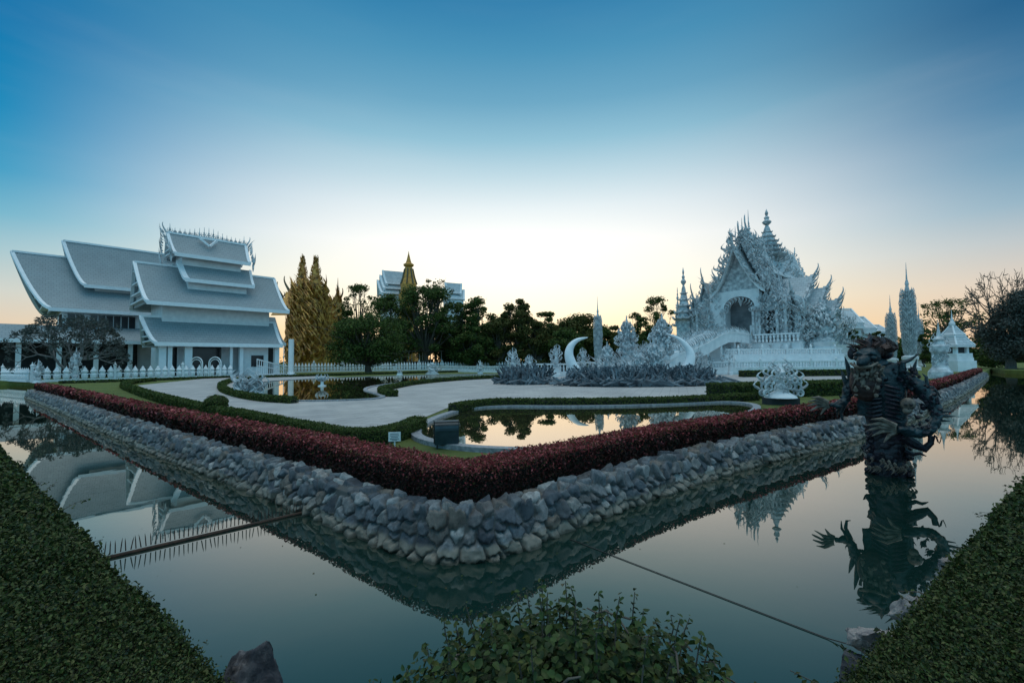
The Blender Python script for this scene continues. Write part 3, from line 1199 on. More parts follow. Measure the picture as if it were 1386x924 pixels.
green("long low green hedge curving between the grey path and the red hedge", [(205, 516), (182, 518), (160, 523), (172, 530), (208, 543), (262, 560), (330, 575), (395, 590), (450, 603), (505, 605), (545, 597), (578, 582)], 0.55, 0.45)
green("green hedge ring at the end of the kidney-shaped pond round the white fern sculpture", [(352, 513), (318, 514.5), (297, 521), (294, 528), (310, 536), (345, 543.5), (392, 546.5)], 0.5, 0.4)
green("dark low hedge along the far side of the kidney-shaped pond", [(345, 511.5), (420, 509.3), (520, 506.5), (620, 503.6)], 0.6, 0.35)
green("narrow dark hedge along the path edge ending in a curl beside the kidney-shaped pond", [(690, 511), (620, 514.5), (560, 520), (528, 526), (508, 531), (520, 537.5), (538, 537)], 0.55, 0.42)
green("dark low hedge between the large front pond and the grey path", [(1015, 541), (950, 545.5), (860, 549), (760, 550), (690, 549.5), (640, 551.5), (606, 559)], 0.6, 0.42)
green("tall square-cut dark green hedge behind the white scroll sculpture", [(992, 541), (1090, 537), (1185, 533)], 2.2, 0.85)
green("dark strip of hedge at the foot of the white terrace", [(1215, 507.5), (1080, 509), (1000, 510)], 1.2, 0.8)
green("low dark hedge in front of the white picket fence on the left", [(310, 511), (190, 515.5), (80, 519)], 1.0, 0.3)

# clipped hedges on our own bank


def near_hedge(label, e0, d, n, tmax):
    """hedge whose moat edge runs from e0 along d; n points away from the moat"""
    ts = [-1.0]
    while ts[-1] < tmax:
        ts.append(ts[-1] + 0.5)
    pts = [e0 + d * t + n * .05 * noise.noise(Vector((t * 1.1, d.x * 5, .5))) for t in ts]
    # the hedge() width goes to the left-hand normal of the path direction
    if Vector((-d.y, d.x)).dot(n) < 0:
        pts.reverse()
    return hedge("clipped_hedge", label, "hedge", pts, 2.6, GZ, 1.59, M_CORE, L_FORE, group="flat-topped hedges on the near bank", leaf_k=0.0062, smin=0.0155, smax=0.3, dens=1.9, wob=0.028, fine=True)


near_hedge("broad flat-topped green hedge that the row of iron spikes runs into", LE0, dl, nl, 17)
near_hedge("broad flat-topped green hedge where the thin dark cable ends, beside the demon statue", RE0, dr, nr, 17)

# stray shoots on the hedge edges
def shoots(root, e0, d, n, k, t0, t1):
    mb = MB()
    P3, N3, S3 = [], [], []
    for _ in range(k):
        t = random.uniform(t0, t1)
        p = e0 + d * t
        a = Vector((p.x, p.y, random.uniform(1.15, 1.6)))
        out = Vector((-n.x, -n.y, random.uniform(-0.3, 0.7))).normalized() + Vector((random.gauss(0, .4), random.gauss(0, .4), 0))
        L = random.uniform(0.05, 0.24)
        b = a + out.normalized() * L
        mb.tube([a, (a + b) / 2 + Vector((0, 0, .02)), b], [0.004, 0.003, 0.002], 4)
        for i in range(int(L * 60)):
            q = a.lerp(b, random.uniform(0.3, 1.0))
            P3.append(tuple(q + Vector((random.gauss(0, .012), random.gauss(0, .012), random.gauss(0, .012)))))
            N3.append((0, 0, 1))
            S3.append(random.uniform(0.025, 0.04))
    mb.build("stray_twigs", M_BARK, root)
    v, f = leaf_arrays(np.array(P3), np.array(N3), np.array(S3))
    np_mesh("stray_leaves", v, f, 3, [L_FORE], parent=root)


hs = [o for o in COL.objects if o.name.startswith("clipped_hedge")]
shoots(hs[0], LE0, dl, nl, 26, 0, 8)
shoots(hs[1], RE0, dr, nr, 40, 0, 9)


def top_sprigs(root, e0, d, n, k, t0, t1):
    """young shoots standing a little above the clipped top"""
    P3, N3, S3 = [], [], []
    for _ in range(k):
        p = e0 + d * random.uniform(t0, t1) + n * random.uniform(.05, 2.3)
        h = random.uniform(.02, .07)
        for i in range(int(4 + h * 60)):
            f = random.random()
            P3.append((p.x + random.gauss(0, .012), p.y + random.gauss(0, .012), 1.59 + h * f))
            N3.append((random.gauss(0, 1), random.gauss(0, 1), .8))
            S3.append(random.uniform(.014, .026))
    v, f = leaf_arrays(np.array(P3), np.array(N3), np.array(S3), fine=True)
    np_mesh("young_shoots", v, f, 3, [L_SHOOT], parent=root)


L_SHOOT = leafmat('young_hedge_leaves', [(0.05, 0.08, 0.02), (0.09, 0.11, 0.03), (0.04, 0.06, 0.02), (0.13, 0.10, 0.04)], 0.5, 0.3)
top_sprigs(hs[0], LE0, dl, nl, 420, -.6, 9)
top_sprigs(hs[1], RE0, dr, nr, 420, -.6, 9)


def floating_leaves():
    P3, S3 = [], []
    for _ in range(170):
        i = random.randrange(len(WL))
        q = WL[i] - normals2(WL)[i] * abs(random.gauss(0, .9))
        if q.length < 22:
            P3.append((q.x, q.y, .004))
            S3.append(random.uniform(.02, .045))
    for e0, d, n in ((LE0, dl, nl), (RE0, dr, nr)):
        for _ in range(90):
            q = e0 + d * random.uniform(0, 9) - n * abs(random.gauss(0, .7))
            P3.append((q.x, q.y, .004))
            S3.append(random.uniform(.012, .03))
    v, f = leaf_arrays(np.array(P3), np.tile([0, 0, 1.0], (len(P3), 1)), np.array(S3), spread=.03)
    v[:, 2] = .003 + np.clip(v[:, 2] - .003, 0, .004)
    o = np_mesh("floating_leaves", v, f, 3, [L_SHOOT])
    o['kind'] = 'stuff'


floating_leaves()


# ================================================================== BUILDINGS
def prof(v0, zr, hw, ze, side, n=9, k=1.42):
    """points (v, z) of a concave Thai roof slope from ridge to eave"""
    out = []
    for i in range(n + 1):
        t = i / n
        out.append((v0 + side * hw * t, zr + (ze - zr) * (1 - (1 - t) ** k)))
    return out


def roof(mb, fr, u0, u1, v0, zr, hw, ze, o0=0.0, o1=0.0, th=0.25, sides=(-1, 1), n=9, k=1.42, vtop=0.0):
    """roof slopes; the ridge juts out by o0/o1 beyond the eave ends; vtop > 0 leaves the middle strip open"""
    for sd in sides:
        pts = prof(v0 + sd * vtop, zr, hw - vtop, ze, sd, n, k)
        vs, fs = [], []
        for i, (v, z) in enumerate(pts):
            t = i / n
            a, b = u0 - o0 * (1 - t), u1 + o1 * (1 - t)
            vs += [fr(a, v, z), fr(b, v, z), fr(b, v, z - th), fr(a, v, z - th)]
        for i in range(n):
            for j in range(4):
                q = i * 4
                fs.append((q + j, q + (j + 1) % 4, q + 4 + (j + 1) % 4, q + 4 + j))
        fs += [(3, 2, 1, 0), (n * 4, n * 4 + 1, n * 4 + 2, n * 4 + 3)]
        mb.add(vs, fs)


def barge(mb, fr, u, v0, zr, hw, ze, over=0.0, w=0.5, h=0.35, lift=0.12, sides=(-1, 1), n=9, k=1.42, sgn=1, vtop=0.0):
    """board along a gable edge at u; w wide along the ridge, h deep"""
    for sd in sides:
        pts = prof(v0 + sd * vtop, zr, hw - vtop, ze, sd, n, k)
        vs, fs = [], []
        for i, (v, z) in enumerate(pts):
            t = i / n
            a = u - sgn * over * (1 - t)
            b = a + sgn * w
            vs += [fr(a, v, z + lift), fr(b, v, z + lift), fr(b, v, z + lift - h), fr(a, v, z + lift - h)]
        for i in range(n):
            for j in range(4):
                q = i * 4
                fs.append((q + j, q + (j + 1) % 4, q + 4 + (j + 1) % 4, q + 4 + j))
        fs += [(3, 2, 1, 0), (n * 4, n * 4 + 1, n * 4 + 2, n * 4 + 3)]
        mb.add(vs, fs)


def gable_face(mb, fr, u, v0, zr, hw, ze, zb, n=9, k=1.42, th=0.2):
    a = prof(v0, zr, hw, ze, -1, n, k)
    b = prof(v0, zr, hw, ze, 1, n, k)
    loop = list(reversed(a)) + b[1:]
    if zb is not None and zb < ze:
        loop = [(v0 - hw, zb)] + loop + [(v0 + hw, zb)]
    m = len(loop)
    vs = [fr(u, v, z) for v, z in loop] + [fr(u + th, v, z) for v, z in loop]
    fs = [tuple(range(m)), tuple(range(2 * m - 1, m - 1, -1))]
    for i in range(m):
        fs.append((i, (i + 1) % m, m + (i + 1) % m, m + i))
    mb.add(vs, fs)


def chofa(mb, fr, u, v, z, h, sgn, r=0.1):
    """horn-shaped gable finial curving outward"""
    pts, rr = [], []
    for i in range(9):
        t = i / 8
        pts.append(fr(u - sgn * h * 0.5 * math.sin(t * 2.2) * (0.4 + t * 0.4), v, z + h * t))
        rr.append(r * (1.25 - t) + 0.01)
    mb.tube(pts, rr, 5)


def slope_flames(mb, fr, u, v0, zr, hw, ze, over, h, r, cnt, sgn, sides=(-1, 1), k=1.42, jit=0.15, out=0.4):
    for sd in sides:
        for i in range(cnt):
            t = (i + 0.5) / cnt
            v = v0 + sd * hw * t
            z = zr + (ze - zr) * (1 - (1 - t) ** k)
            a = u - sgn * over * (1 - t)
            hh = h * (1.15 - 0.4 * t) * random.uniform(0.7, 1.3)
            p = fr(a + random.gauss(0, jit * 0.3), v, z)
            q = fr(a - sgn * out, v - sd * 0.5, z + 1.2)
            up = Vector(q) - Vector(p)
            side = Vector(fr(a, v + sd, z)) - Vector(fr(a, v, z))
            mb.flame(p, up, side, hh, r * random.uniform(0.8, 1.25), curl=random.uniform(0.3, 0.8))


# ------------------------------------------------------------------ left hall with tiered roofs
def left_hall():
    S = 1.19
    O = Vector((-48.3 * S, 62 * S, 0))
    rz = math.atan2(0.74, 0.67)
    root = thing("temple_hall", O, "large white hall with stacked curved grey-blue roofs and a crest of finials", "hall", rz=rz)

    def fr(a, y, z):
        return (a * S, y * S, 3 + (z - 3) * S)

    def bx(mb, a0, a1, y0, y1, z0, z1):
        mb.box2(fr(a0, y0, z0), fr(a1, y1, z1))

    G = 0.98
    tiers = [  # name, u0, u1, v0, zr, hw, ze, o0, o1
        ("porch_roof", -0.4, 16.2, 3.9, 9.7, 4.2, 5.95, 1.0, 0.3),
        ("middle_roof", -1.2, 17.6, 7.2, 17.8, 6.3, 11.65, 0.6, 0.0),
        ("lantern_roof", 2.4, 12.6, 7.2, 22.9, 3.3, 19.4, 0.4, 0.4),
        ("rear_roof", -9.8, 15.0, 26.8, 20.6, 7.1, 11.6, 4.0, 0.0),
        ("raised_rear_roof", -5.8, 15.0, 26.8, 23.3, 4.7, 15.85, 2.4, 0.0),
    ]
    for nm, u0, u1, v0, zr, hw, ze, o0, o1 in tiers:
        mb = MB()
        roof(mb, fr, u0, u1, v0, zr, hw, ze, o0, o1)
        ro = mb.build(nm, M_ROOF, root)
        mb = MB()
        barge(mb, fr, u0 - 0.1, v0, zr, hw, ze, o0, w=0.42, h=0.38)
        barge(mb, fr, u1 + 0.1, v0, zr, hw, ze, o1, w=0.45, h=0.45, sgn=-1)
        for sd in (-1, 1):
            mb.box2(fr(u0, v0 + sd * hw - 0.06, ze - 0.52), fr(u1, v0 + sd * hw + 0.12, ze + 0.02))
        mb.box2(fr(u0 - o0 + .1, v0 - 0.16, zr - 0.1), fr(u1 + o1 - .1, v0 + 0.16, zr + 0.2))
        mb.build("bargeboard", M_TRIM, ro)
        # louvred gable
        gm = MB()
        gu = u0 + 0.35
        gable_face(gm, fr, gu, v0, zr - 0.5, hw - 0.55, ze - 0.1, None)
        g = gm.build("gable", M_GREYWALL, ro)
        lm = MB()
        for i in range(4):
            t = (i + 0.7) / 4.3
            z = zr + (ze - zr) * (1 - (1 - t) ** 1.42)
            wv = hw * t * 0.9
            lm.box2(fr(gu - 0.45 - o0 * (1 - t) * 0.8, v0 - wv, z - 0.1), fr(gu - 0.01, v0 + wv, z + 0.1))
        lm.build("gable_louvres", M_WHITE, g)
    # raised small roof between middle roof and lantern
    mb = MB()
    roof(mb, fr, 3.6, 13.0, 7.2, 18.4, 4.0, 15.6, 0.5, 0.2, vtop=1.6, n=7)
    ro = mb.build("raised_roof", M_ROOF, root)
    mb = MB()
    barge(mb, fr, 3.5, 7.2, 18.4, 4.0, 15.6, 0.5, w=0.7, h=0.45, vtop=1.6)
    barge(mb, fr, 13.1, 7.2, 18.4, 4.0, 15.6, 0.2, w=0.4, h=0.4, sgn=-1, vtop=1.6)
    mb.box2(fr(3.6, 3.1, 15.1), fr(13.0, 3.3, 15.62))
    mb.build("bargeboard", M_TRIM, ro)
    # walls
    mb = MB()
    bx(mb, 1.0, 15.4, 3.4, 11, 8.4, 12.3)
    bx(mb, 4.2, 12.2, 4.3, 10, 13.0, 15.9)
    bx(mb, 3.6, 11.6, 5.3, 9.1, 17.0, 20.2)
    bx(mb, 1.2, 15.6, 4.2, 11.5, G, 9.0)
    mb.build("porch_wall", M_WHITE, root)
    mb = MB()
    bx(mb, -8.2, 14.6, 21.2, 32.4, G, 12.4)
    bx(mb, -4.4, 14.4, 23.3, 30.2, 12.3, 16.4)
    mb.build("rear_wall", M_WHITE, root)
    # porch columns and openings
    for a, w in ((0.25, 0.8), (1.25, 0.5), (3.2, 0.9), (8.9, 0.35), (10.2, 0.5), (15.3, 0.7)):
        cm = MB()
        bx(cm, a, a + w, 0.5, 1.2, G, 6.1)
        bx(cm, a - .06, a + w + .06, .44, 1.26, G, G + 0.35)
        cm.build("column", M_TRIM, root)
    for a0, a1, z0, z1 in ((1.9, 3.0, G, 5.4), (4.4, 8.7, G, 5.5), (12.2, 12.9, 2.3, 4.2), (13.1, 13.8, 2.3, 4.2)):
        dm = MB()
        bx(dm, a0, a1, 4.02, 4.19, z0, z1)
        bx(dm, a0 + .05, a1 - .05, 1.6, 1.66, z1 - .3, z1) if False else None
        d = dm.build("doorway", M_DARK, root)  # dark panel stands in for the unlit space behind the opening
        fm = MB()
        bx(fm, a0 - .12, a0, 3.95, 4.2, z0, z1 + .12)
        bx(fm, a1, a1 + .12, 3.95, 4.2, z0, z1 + .12)
        bx(fm, a0, a1, 3.95, 4.2, z1, z1 + .12)
        fm.build("door_frame", M_TRIM, d)
    cm = MB()
    bx(cm, 10.9, 14.6, 1.4, 3.6, G, 5.6)
    cab = cm.build("ticket_booth", M_WHITE, root)
    wm = MB()
    bx(wm, 12.1, 13.9, 1.32, 1.385, 2.4, 4.2)
    wm.build("booth_window", M_DARK, cab)
    sm = MB()
    bx(sm, 0, 16, -0.6, 4.2, G - .35, G + 0.12)
    sm.build("porch_floor", M_CURB, root)
    # windows of the rear hall
    xs = [-7.6, -5.0, -3.1, -1.2, 1.6, 4.0, 6.0]
    for i, a in enumerate(xs):
        w = 1.75
        wm = MB()
        bx(wm, a, a + w, 21.05, 21.19, 8.7, 10.9)
        wo = wm.build("window", M_DARK, root)
        fm = MB()
        bx(fm, a - .1, a, 20.98, 21.19, 8.6, 11.0)
        bx(fm, a + w, a + w + .1, 20.98, 21.19, 8.6, 11.0)
        bx(fm, a + w / 2 - .05, a + w / 2 + .05, 21.0, 21.04, 8.7, 10.9)
        bx(fm, a, a + w, 20.98, 21.19, 8.55, 8.7)
        fm.build("window_frame", M_GREYWALL, wo)
    # end window
    wm = MB()
    bx(wm, -8.31, -8.21, 22.3, 25.3, 8.4, 10.8)
    wo = wm.build("window", M_DARK, root)
    fm = MB()
    for y in (22.2, 23.7, 25.25):
        bx(fm, -8.36, -8.22, y, y + .12, 8.3, 10.9)
    bx(fm, -8.36, -8.22, 22.3, 25.3, 8.3, 8.42)
    fm.build("window_frame", M_WOOD, wo)
    # lower lean-to roofs with dark loggia underneath
    for (u0, u1, y0, y1, z0, z1, nm) in ((-24.0, 8.0, 14.6, 21.2, 6.6, 9.0, "veranda_roof"), (14.5, 18.6, 4.6, 9.5, 6.4, 11.2, "side_roof")):
        mb = MB()
        roof(mb, fr, u0, u1, y1, z1, y1 - y0, z0, 0, 0, sides=(-1,), k=1.5)
        ro = mb.build(nm, M_ROOF, root)
        tm = MB()
        tm.box2(fr(u0, y0 - .1, z0 - .5), fr(u1, y0 + .08, z0 + .03))
        barge(tm, fr, u0 - .1, y1, z1, y1 - y0, z0, 0, w=.6, h=.5, sides=(-1,), k=1.5)
        tm.build("eave_board", M_TRIM, ro)
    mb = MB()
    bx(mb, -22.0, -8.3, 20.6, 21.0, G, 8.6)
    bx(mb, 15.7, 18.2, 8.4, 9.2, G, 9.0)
    mb.build_each("loggia_back_wall", M_VOID, root)  # walls coloured dark in place of the shade under the lean-to roofs
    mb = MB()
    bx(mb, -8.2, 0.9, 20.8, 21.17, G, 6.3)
    mb.build("loggia_shade_panel", M_VOID, root)  # dark sheet stands in for the shade under the veranda
    for a in (-21, -17, -13, -9, -5, -1, 3.4):
        cm = MB()
        bx(cm, a, a + .55, 15.4, 15.95, G, 6.5)
        cm.build("column", M_WHITE, root)
    # curved left wing roof end
    # ornate lantern: ridge finials, gable flames, emblem
    for i in range(17):
        fm = MB()
        a = 2.4 + i * 10.2 / 16
        h = 0.8 + 0.9 * math.exp(-((i - 8) / 3.2) ** 2) + (0.5 if i in (0, 16) else 0)
        c = fr(a, 7.2, 23.0)
        fm.lathe([(0.16, 0), (0.2, h * .12), (0.1, h * .25), (0.27, h * .36), (0.1, h * .46), (0.18, h * .55), (0.06, h * .7), (0.03, h * 1.25)], c, 6)
        for sg in (-1, 1):
            fm.flame(c, (sg * .4, 0, 1), (sg, 0, 0), h * .8, 0.07)
        fm.build("ridge_finial", M_ORN, root)
    for u, sg in ((2.0, 1), (13.0, -1)):
        gm = MB()
        slope_flames(gm, fr, u, 7.2, 22.9, 3.4, 19.4, 0.4, 1.3, 0.13, 11, sg, out=0.6)
        chofa(gm, fr, u, 7.2, 22.9, 1.5, sg, 0.15)
        for sd in (-1, 1):
            gm.flame(fr(u, 7.2 + sd * 3.3, 19.0), (-sg * .15, sd * .1, 1), (0, sd, 0), 2.6, 0.2, 0.25)
            gm.lathe([(.05, -1.3), (.16, -.7), (.2, 0), (.1, .3)], fr(u, 7.2 + sd * 3.3, 19.0), 6)
        gm.build("gable_flames", M_ORN, root)
    em = MB()
    c = [fr(6.0, 7.2 - .9, 22.6), fr(8.4, 7.2 - .9, 22.6), fr(7.2, 7.2 - 1.7, 21.3)]
    for p, q in ((0, 2), (1, 2), (0, 1)):
        em.bar(Vector(c[p]) + Vector((0, -.15, .1)), Vector(c[q]) + Vector((0, -.15, .1)), 0.3, 0.35)
    em.build("roof_dormer_trim", M_TRIM, root)
    return root


left_hall()


# ------------------------------------------------------------------ main white temple
def main_temple():
    S = 1.176
    O = Vector((34.2 * S, 68 * S, 0))
    rz = R(-47)
    root = thing("white_temple", O, "ornate all-white temple with flame-edged stacked roofs and a tall tiered central spire", "temple", rz=rz)

    def L(t, s, z):
        return (t * S, s * S, 3 + (z - 3) * S)

    def fr(u, v, z):         # ridge along the depth axis (s), slopes to +-t
        return L(v, u, z)

    def ft(u, v, z):         # ridge along t, slopes to +-s
        return L(u, v, z)

    def bx(mb, t0, t1, s0, s1, z0, z1):
        mb.box2(L(t0, s0, z0), L(t1, s1, z1))

    G = 1.0
    # ---- bodies
    mb = MB()
    bx(mb, -8.6, 8.6, -1.4, 34, G, 3.4)
    bx(mb, -8.0, 8.0, -0.8, 33.5, 3.39, 5.3)
    for i in range(30):
        s = -0.6 + i * 1.15
        bx(mb, 8.61, 8.8, s, s + .3, 2.0, 3.5)
    mb.build("plinth", M_WHITE, root)
    mb = MB()
    bx(mb, -3.2, 3.2, 2.2, 31, 5.25, 14.2)
    bx(mb, -6.9, 6.9, 3.0, 30, 5.25, 10.4)
    for sg in (-1, 1):
        for i in range(9):
            s = 4 + i * 3.2
            bx(mb, sg * 6.91, sg * 7.35, s, s + .7, 5.25, 10.3)
    wl_ = mb.build("wall", M_WHITE, root)
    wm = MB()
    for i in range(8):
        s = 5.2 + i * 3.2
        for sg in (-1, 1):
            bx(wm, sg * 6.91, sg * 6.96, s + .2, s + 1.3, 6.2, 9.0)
    wm.build("side_window_openings", M_VOID, wl_)  # dark panels on the wall stand in for shaded window openings
    # ---- front: arched portal, side doors, columns
    mb = MB()
    bx(mb, -4.3, -2.2, -0.4, 2.2, 5.3, 13.2)
    bx(mb, 2.2, 2.9, -0.4, 2.2, 5.3, 13.2)
    bx(mb, 2.9, 5.2, 0.4, 2.2, 9.9, 12.4)
    bx(mb, 5.2, 6.2, 0.2, 2.2, 5.3, 12)
    bx(mb, -6.4, -4.3, 0.2, 2.9, 5.3, 12)
    bx(mb, -7.9, -6.4, 0.8, 2.9, 5.3, 10)
    bx(mb, 7.0, 7.8, 0.6, 2.9, 5.3, 10)
    # arch head built from segments
    N = 12
    for i in range(N):
        a0, a1 = math.pi * i / N, math.pi * (i + 1) / N
        x0, x1 = -2.2 * math.cos(a0), -2.2 * math.cos(a1)
        z0, z1 = 10.6 + 1.7 * math.sin(a0), 10.6 + 1.7 * math.sin(a1)
        vs = [L(x0, -.4, z0), L(x1, -.4, z1), L(x1, -.4, 13.2), L(x0, -.4, 13.2), L(x0, 2.2, z0), L(x1, 2.2, z1), L(x1, 2.2, 13.2), L(x0, 2.2, 13.2)]
        mb.add(vs, [(0, 1, 2, 3), (7, 6, 5, 4), (0, 4, 5, 1), (3, 2, 6, 7)])
    mb.build("portal", M_WHITE, root)
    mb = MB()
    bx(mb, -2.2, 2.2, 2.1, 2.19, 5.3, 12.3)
    mb.build("portal_shade", simple('niche_shade_grey', (0.10, 0.11, 0.12), (0.2, 0.21, 0.22), 1, 0.7), root)  # grey sheet, the niche's shade put into its colour
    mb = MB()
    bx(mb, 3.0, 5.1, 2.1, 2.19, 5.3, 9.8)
    mb.build("side_door_opening", M_VOID, root)  # dark panel stands in for the shade inside the side door
    mb = MB()
    bx(mb, 0.9, 1.9, 1.2, 1.35, 5.35, 8.0)
    gp = mb.build("standing_panel", M_WHITE, root)
    mb = MB()
    mb.sphere(L(1.4, 1.1, 6.7), (0.28, 0.08, 0.75), 10, 8)
    mb.build("gilded_emblem", M_GOLDD, gp)
    for x in (-2.0, 2.05, 2.9, 5.2, -4.4, -6.3, 6.2):
        cm = MB()
        cm.lathe([(.42, 0), (.42, .3), (.26, .5), (.24, 5.4), (.4, 5.9), (.46, 6.2)], L(x, -0.65, 5.3), 10)
        for k in range(8):
            a = k * math.pi / 4
            cm.flame(L(x + .25 * math.cos(a), -.65 + .25 * math.sin(a), 9.9), (math.cos(a) * .4, math.sin(a) * .4, 1), (math.cos(a), math.sin(a), 0), .9, .09)
        cm.build("portal_column", M_ORN, root)
    # hanging rays over the portal and seated figure silhouettes
    hm = MB()
    for k in range(11):
        a = math.pi * (k + .5) / 11
        hm.flame(L(-2.0 * math.cos(a), -.45, 10.6 + 1.55 * math.sin(a)), (.8 * math.cos(a), -.1, -1), (1, 0, 0), 1.0, .11)
    hm.lathe([(.05, -1.2), (.3, -.5), (.4, 0)], L(0, 0.4, 11.9), 8)
    hm.lathe([(.7, 0), (.75, .4), (.4, .9), (.45, 1.4), (.2, 1.8), (.24, 2.2), (.03, 3.0)], L(-.9, 1.6, 5.4), 9)
    hm.lathe([(.5, 0), (.55, .3), (.3, .7), (.33, 1.1), (.15, 1.4), (.2, 1.7), (.03, 2.3)], L(4.0, 1.6, 5.4), 9)
    hm.build("portal_ornaments", M_ORN, root)

    # ---- roofs
    tiers = [  # u0, u1, zr, hw, ze
        (5.0, 27.0, 22.7, 3.1, 16.4),
        (2.2, 29.6, 21.2, 3.5, 14.6),
        (-0.8, 32.0, 19.5, 3.8, 13.0),
    ]
    first = True
    for u0, u1, zr, hw, ze in tiers:
        mb = MB()
        roof(mb, fr, u0, u1, 0, zr, hw, ze, 1.2, .6, th=.3, k=1.55)
        ro = mb.build("tier_roof", M_ROOFW, root)
        gm = MB()
        gable_face(gm, fr, u0 + .5, 0, zr - .35, hw - .3, ze, None, k=1.55)
        gable_face(gm, fr, u1 - .7, 0, zr - .35, hw - .3, ze, None, k=1.55)
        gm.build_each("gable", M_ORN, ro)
        bm_ = MB()
        barge(bm_, fr, u0 - .1, 0, zr, hw, ze, 1.2, w=.55, h=.7, lift=.25, k=1.55)
        barge(bm_, fr, u1 + .1, 0, zr, hw, ze, .6, w=.55, h=.6, lift=.2, k=1.55, sgn=-1)
        bm_.build("bargeboard", M_WHITE, ro)
        fm = MB()
        slope_flames(fm, fr, u0 - .1, 0, zr + .2, hw, ze + .2, 1.2, 1.9, .17, 15, 1, k=1.55, out=1.0)
        slope_flames(fm, fr, u0 + .2, 0, zr - .2, hw * .95, ze, 1.2, 1.2, .14, 14, 1, k=1.55, out=1.8)
        slope_flames(fm, fr, u1 + .1, 0, zr + .2, hw, ze + .2, .6, 1.2, .14, 11, -1, k=1.55, out=.9)
        chofa(fm, fr, u0 - 1.2, 0, zr, 2.6, 1, .2)
        chofa(fm, fr, u1 + .6, 0, zr, 1.7, -1, .17)
        for sd in (-1, 1):
            chofa(fm, fr, u0 - .1, sd * hw, ze, 1.9, 1, .17)
            chofa(fm, fr, u1 + .1, sd * hw, ze, 1.7, -1, .15)
        n = int((u1 - u0) / 1.0)
        for i in range(n):
            u = u0 + (i + .5) * (u1 - u0) / n
            fm.flame(fr(u, 0, zr), (0, 0, 1), L(1, 0, 0), random.uniform(.7, 1.2), .11, .3)
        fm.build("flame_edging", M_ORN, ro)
    # aisle roofs on both sides, in two steps, with flame edges
    for sg in (-1, 1):
        for u0, u1, z1, h0, h1, z0 in ((2.4, 30.0, 14.8, 3.1, 5.0, 12.6), (1.6, 30.8, 12.9, 4.4, 6.8, 10.8), (0.6, 31.5, 11.0, 6.0, 8.4, 9.0)):
            mb = MB()
            roof(mb, fr, u0, u1, sg * h0, z1, h1 - h0, z0, .5, .5, th=.25, sides=(sg,), k=1.4, n=6)
            ro = mb.build("aisle_roof", M_ROOFW, root)
            fm = MB()
            barge(fm, fr, u0 - .1, sg * h0, z1, h1 - h0, z0, .5, w=.45, h=.5, lift=.2, sides=(sg,), k=1.4, n=6)
            slope_flames(fm, fr, u0 - .1, sg * h0, z1, h1 - h0, z0, .5, 1.5, .15, 7, 1, sides=(sg,), k=1.4, out=.9)
            slope_flames(fm, fr, u1, sg * h0, z1, h1 - h0, z0, .5, 1.2, .13, 5, -1, sides=(sg,), k=1.4, out=.9)
            chofa(fm, fr, u0 - .1, sg * h1, z0, 2.4, 1, .18)
            chofa(fm, fr, u1 + .1, sg * h1, z0, 1.8, -1, .15)
            for i in range(int((u1 - u0) / 1.4)):
                u = u0 + .6 + i * 1.4
                fm.flame(fr(u, sg * h1, z0), (0, 0, 1), L(sg, 0, 0), .8, .1, .5)
            fm.build("flame_edging", M_ORN, ro)
    # cross gables (transept) facing both sides, stacked
    for sg in (-1, 1):
        for reach, zr, hw, ze, sc in ((6.6, 17.2, 3.0, 12.6, 9.5), (8.2, 15.2, 2.6, 11.0, 9.5), (9.6, 13.2, 2.2, 9.6, 9.5)):
            if sg == 1:
                zr, ze = zr - 1.6, ze - 1.2
            mb = MB()
            a, b = (2.0, reach) if sg > 0 else (-reach, -2.0)
            roof(mb, ft, a, b, sc, zr, hw, ze, 0.8 if sg < 0 else 0, 0.8 if sg > 0 else 0, th=.25, k=1.5, n=7)
            ro = mb.build("cross_roof", M_ROOFW, root)
            fm = MB()
            u = reach * sg
            barge(fm, ft, u, sc, zr, hw, ze, .8, w=.45, h=.5, lift=.2, k=1.5, n=7, sgn=-sg)
            gable_face(fm, ft, u - sg * .5, sc, zr - .3, hw - .2, ze, 5.3 if reach > 9 else None, k=1.5, n=7)
            slope_flames(fm, ft, u, sc, zr, hw, ze, .8, 1.6, .15, 9, -sg, k=1.5, out=.9)
            chofa(fm, ft, u + sg * .8, sc, zr, 1.8, -sg, .18)
            for sd in (-1, 1):
                chofa(fm, ft, u, sc + sd * hw, ze, 1.3, -sg, .14)
            fm.build("flame_edging", M_ORN, ro)
    # front wing gables, stepping down to the left and right of the portal
    for tc_, zr, hw, ze, s0 in ((-5.4, 15.2, 1.7, 11.0, 0.6), (-7.3, 13.0, 1.4, 9.6, 1.0), (4.3, 13.6, 1.7, 10.2, 0.2), (6.9, 12.0, 1.4, 9.3, 0.7)):
        mb = MB()
        roof(mb, fr, s0, s0 + 4, tc_, zr, hw, ze, .7, 0, th=.2, k=1.5, n=7)
        ro = mb.build("wing_gable_roof", M_ROOFW, root)
        fm = MB()
        barge(fm, fr, s0 - .05, tc_, zr, hw, ze, .7, w=.4, h=.5, lift=.18, k=1.5, n=7)
        gable_face(fm, fr, s0 + .3, tc_, zr - .2, hw - .1, ze, None, k=1.5, n=7)
        slope_flames(fm, fr, s0 - .1, tc_, zr, hw, ze, .7, 1.3, .13, 8, 1, k=1.5, out=.8)
        chofa(fm, fr, s0 - .7, tc_, zr, 2.2, 1, .16)
        fm.build("flame_edging", M_ORN, ro)

    # ---- stucco filigree: dense swirls on the front slopes and corner piers
    fm = MB()
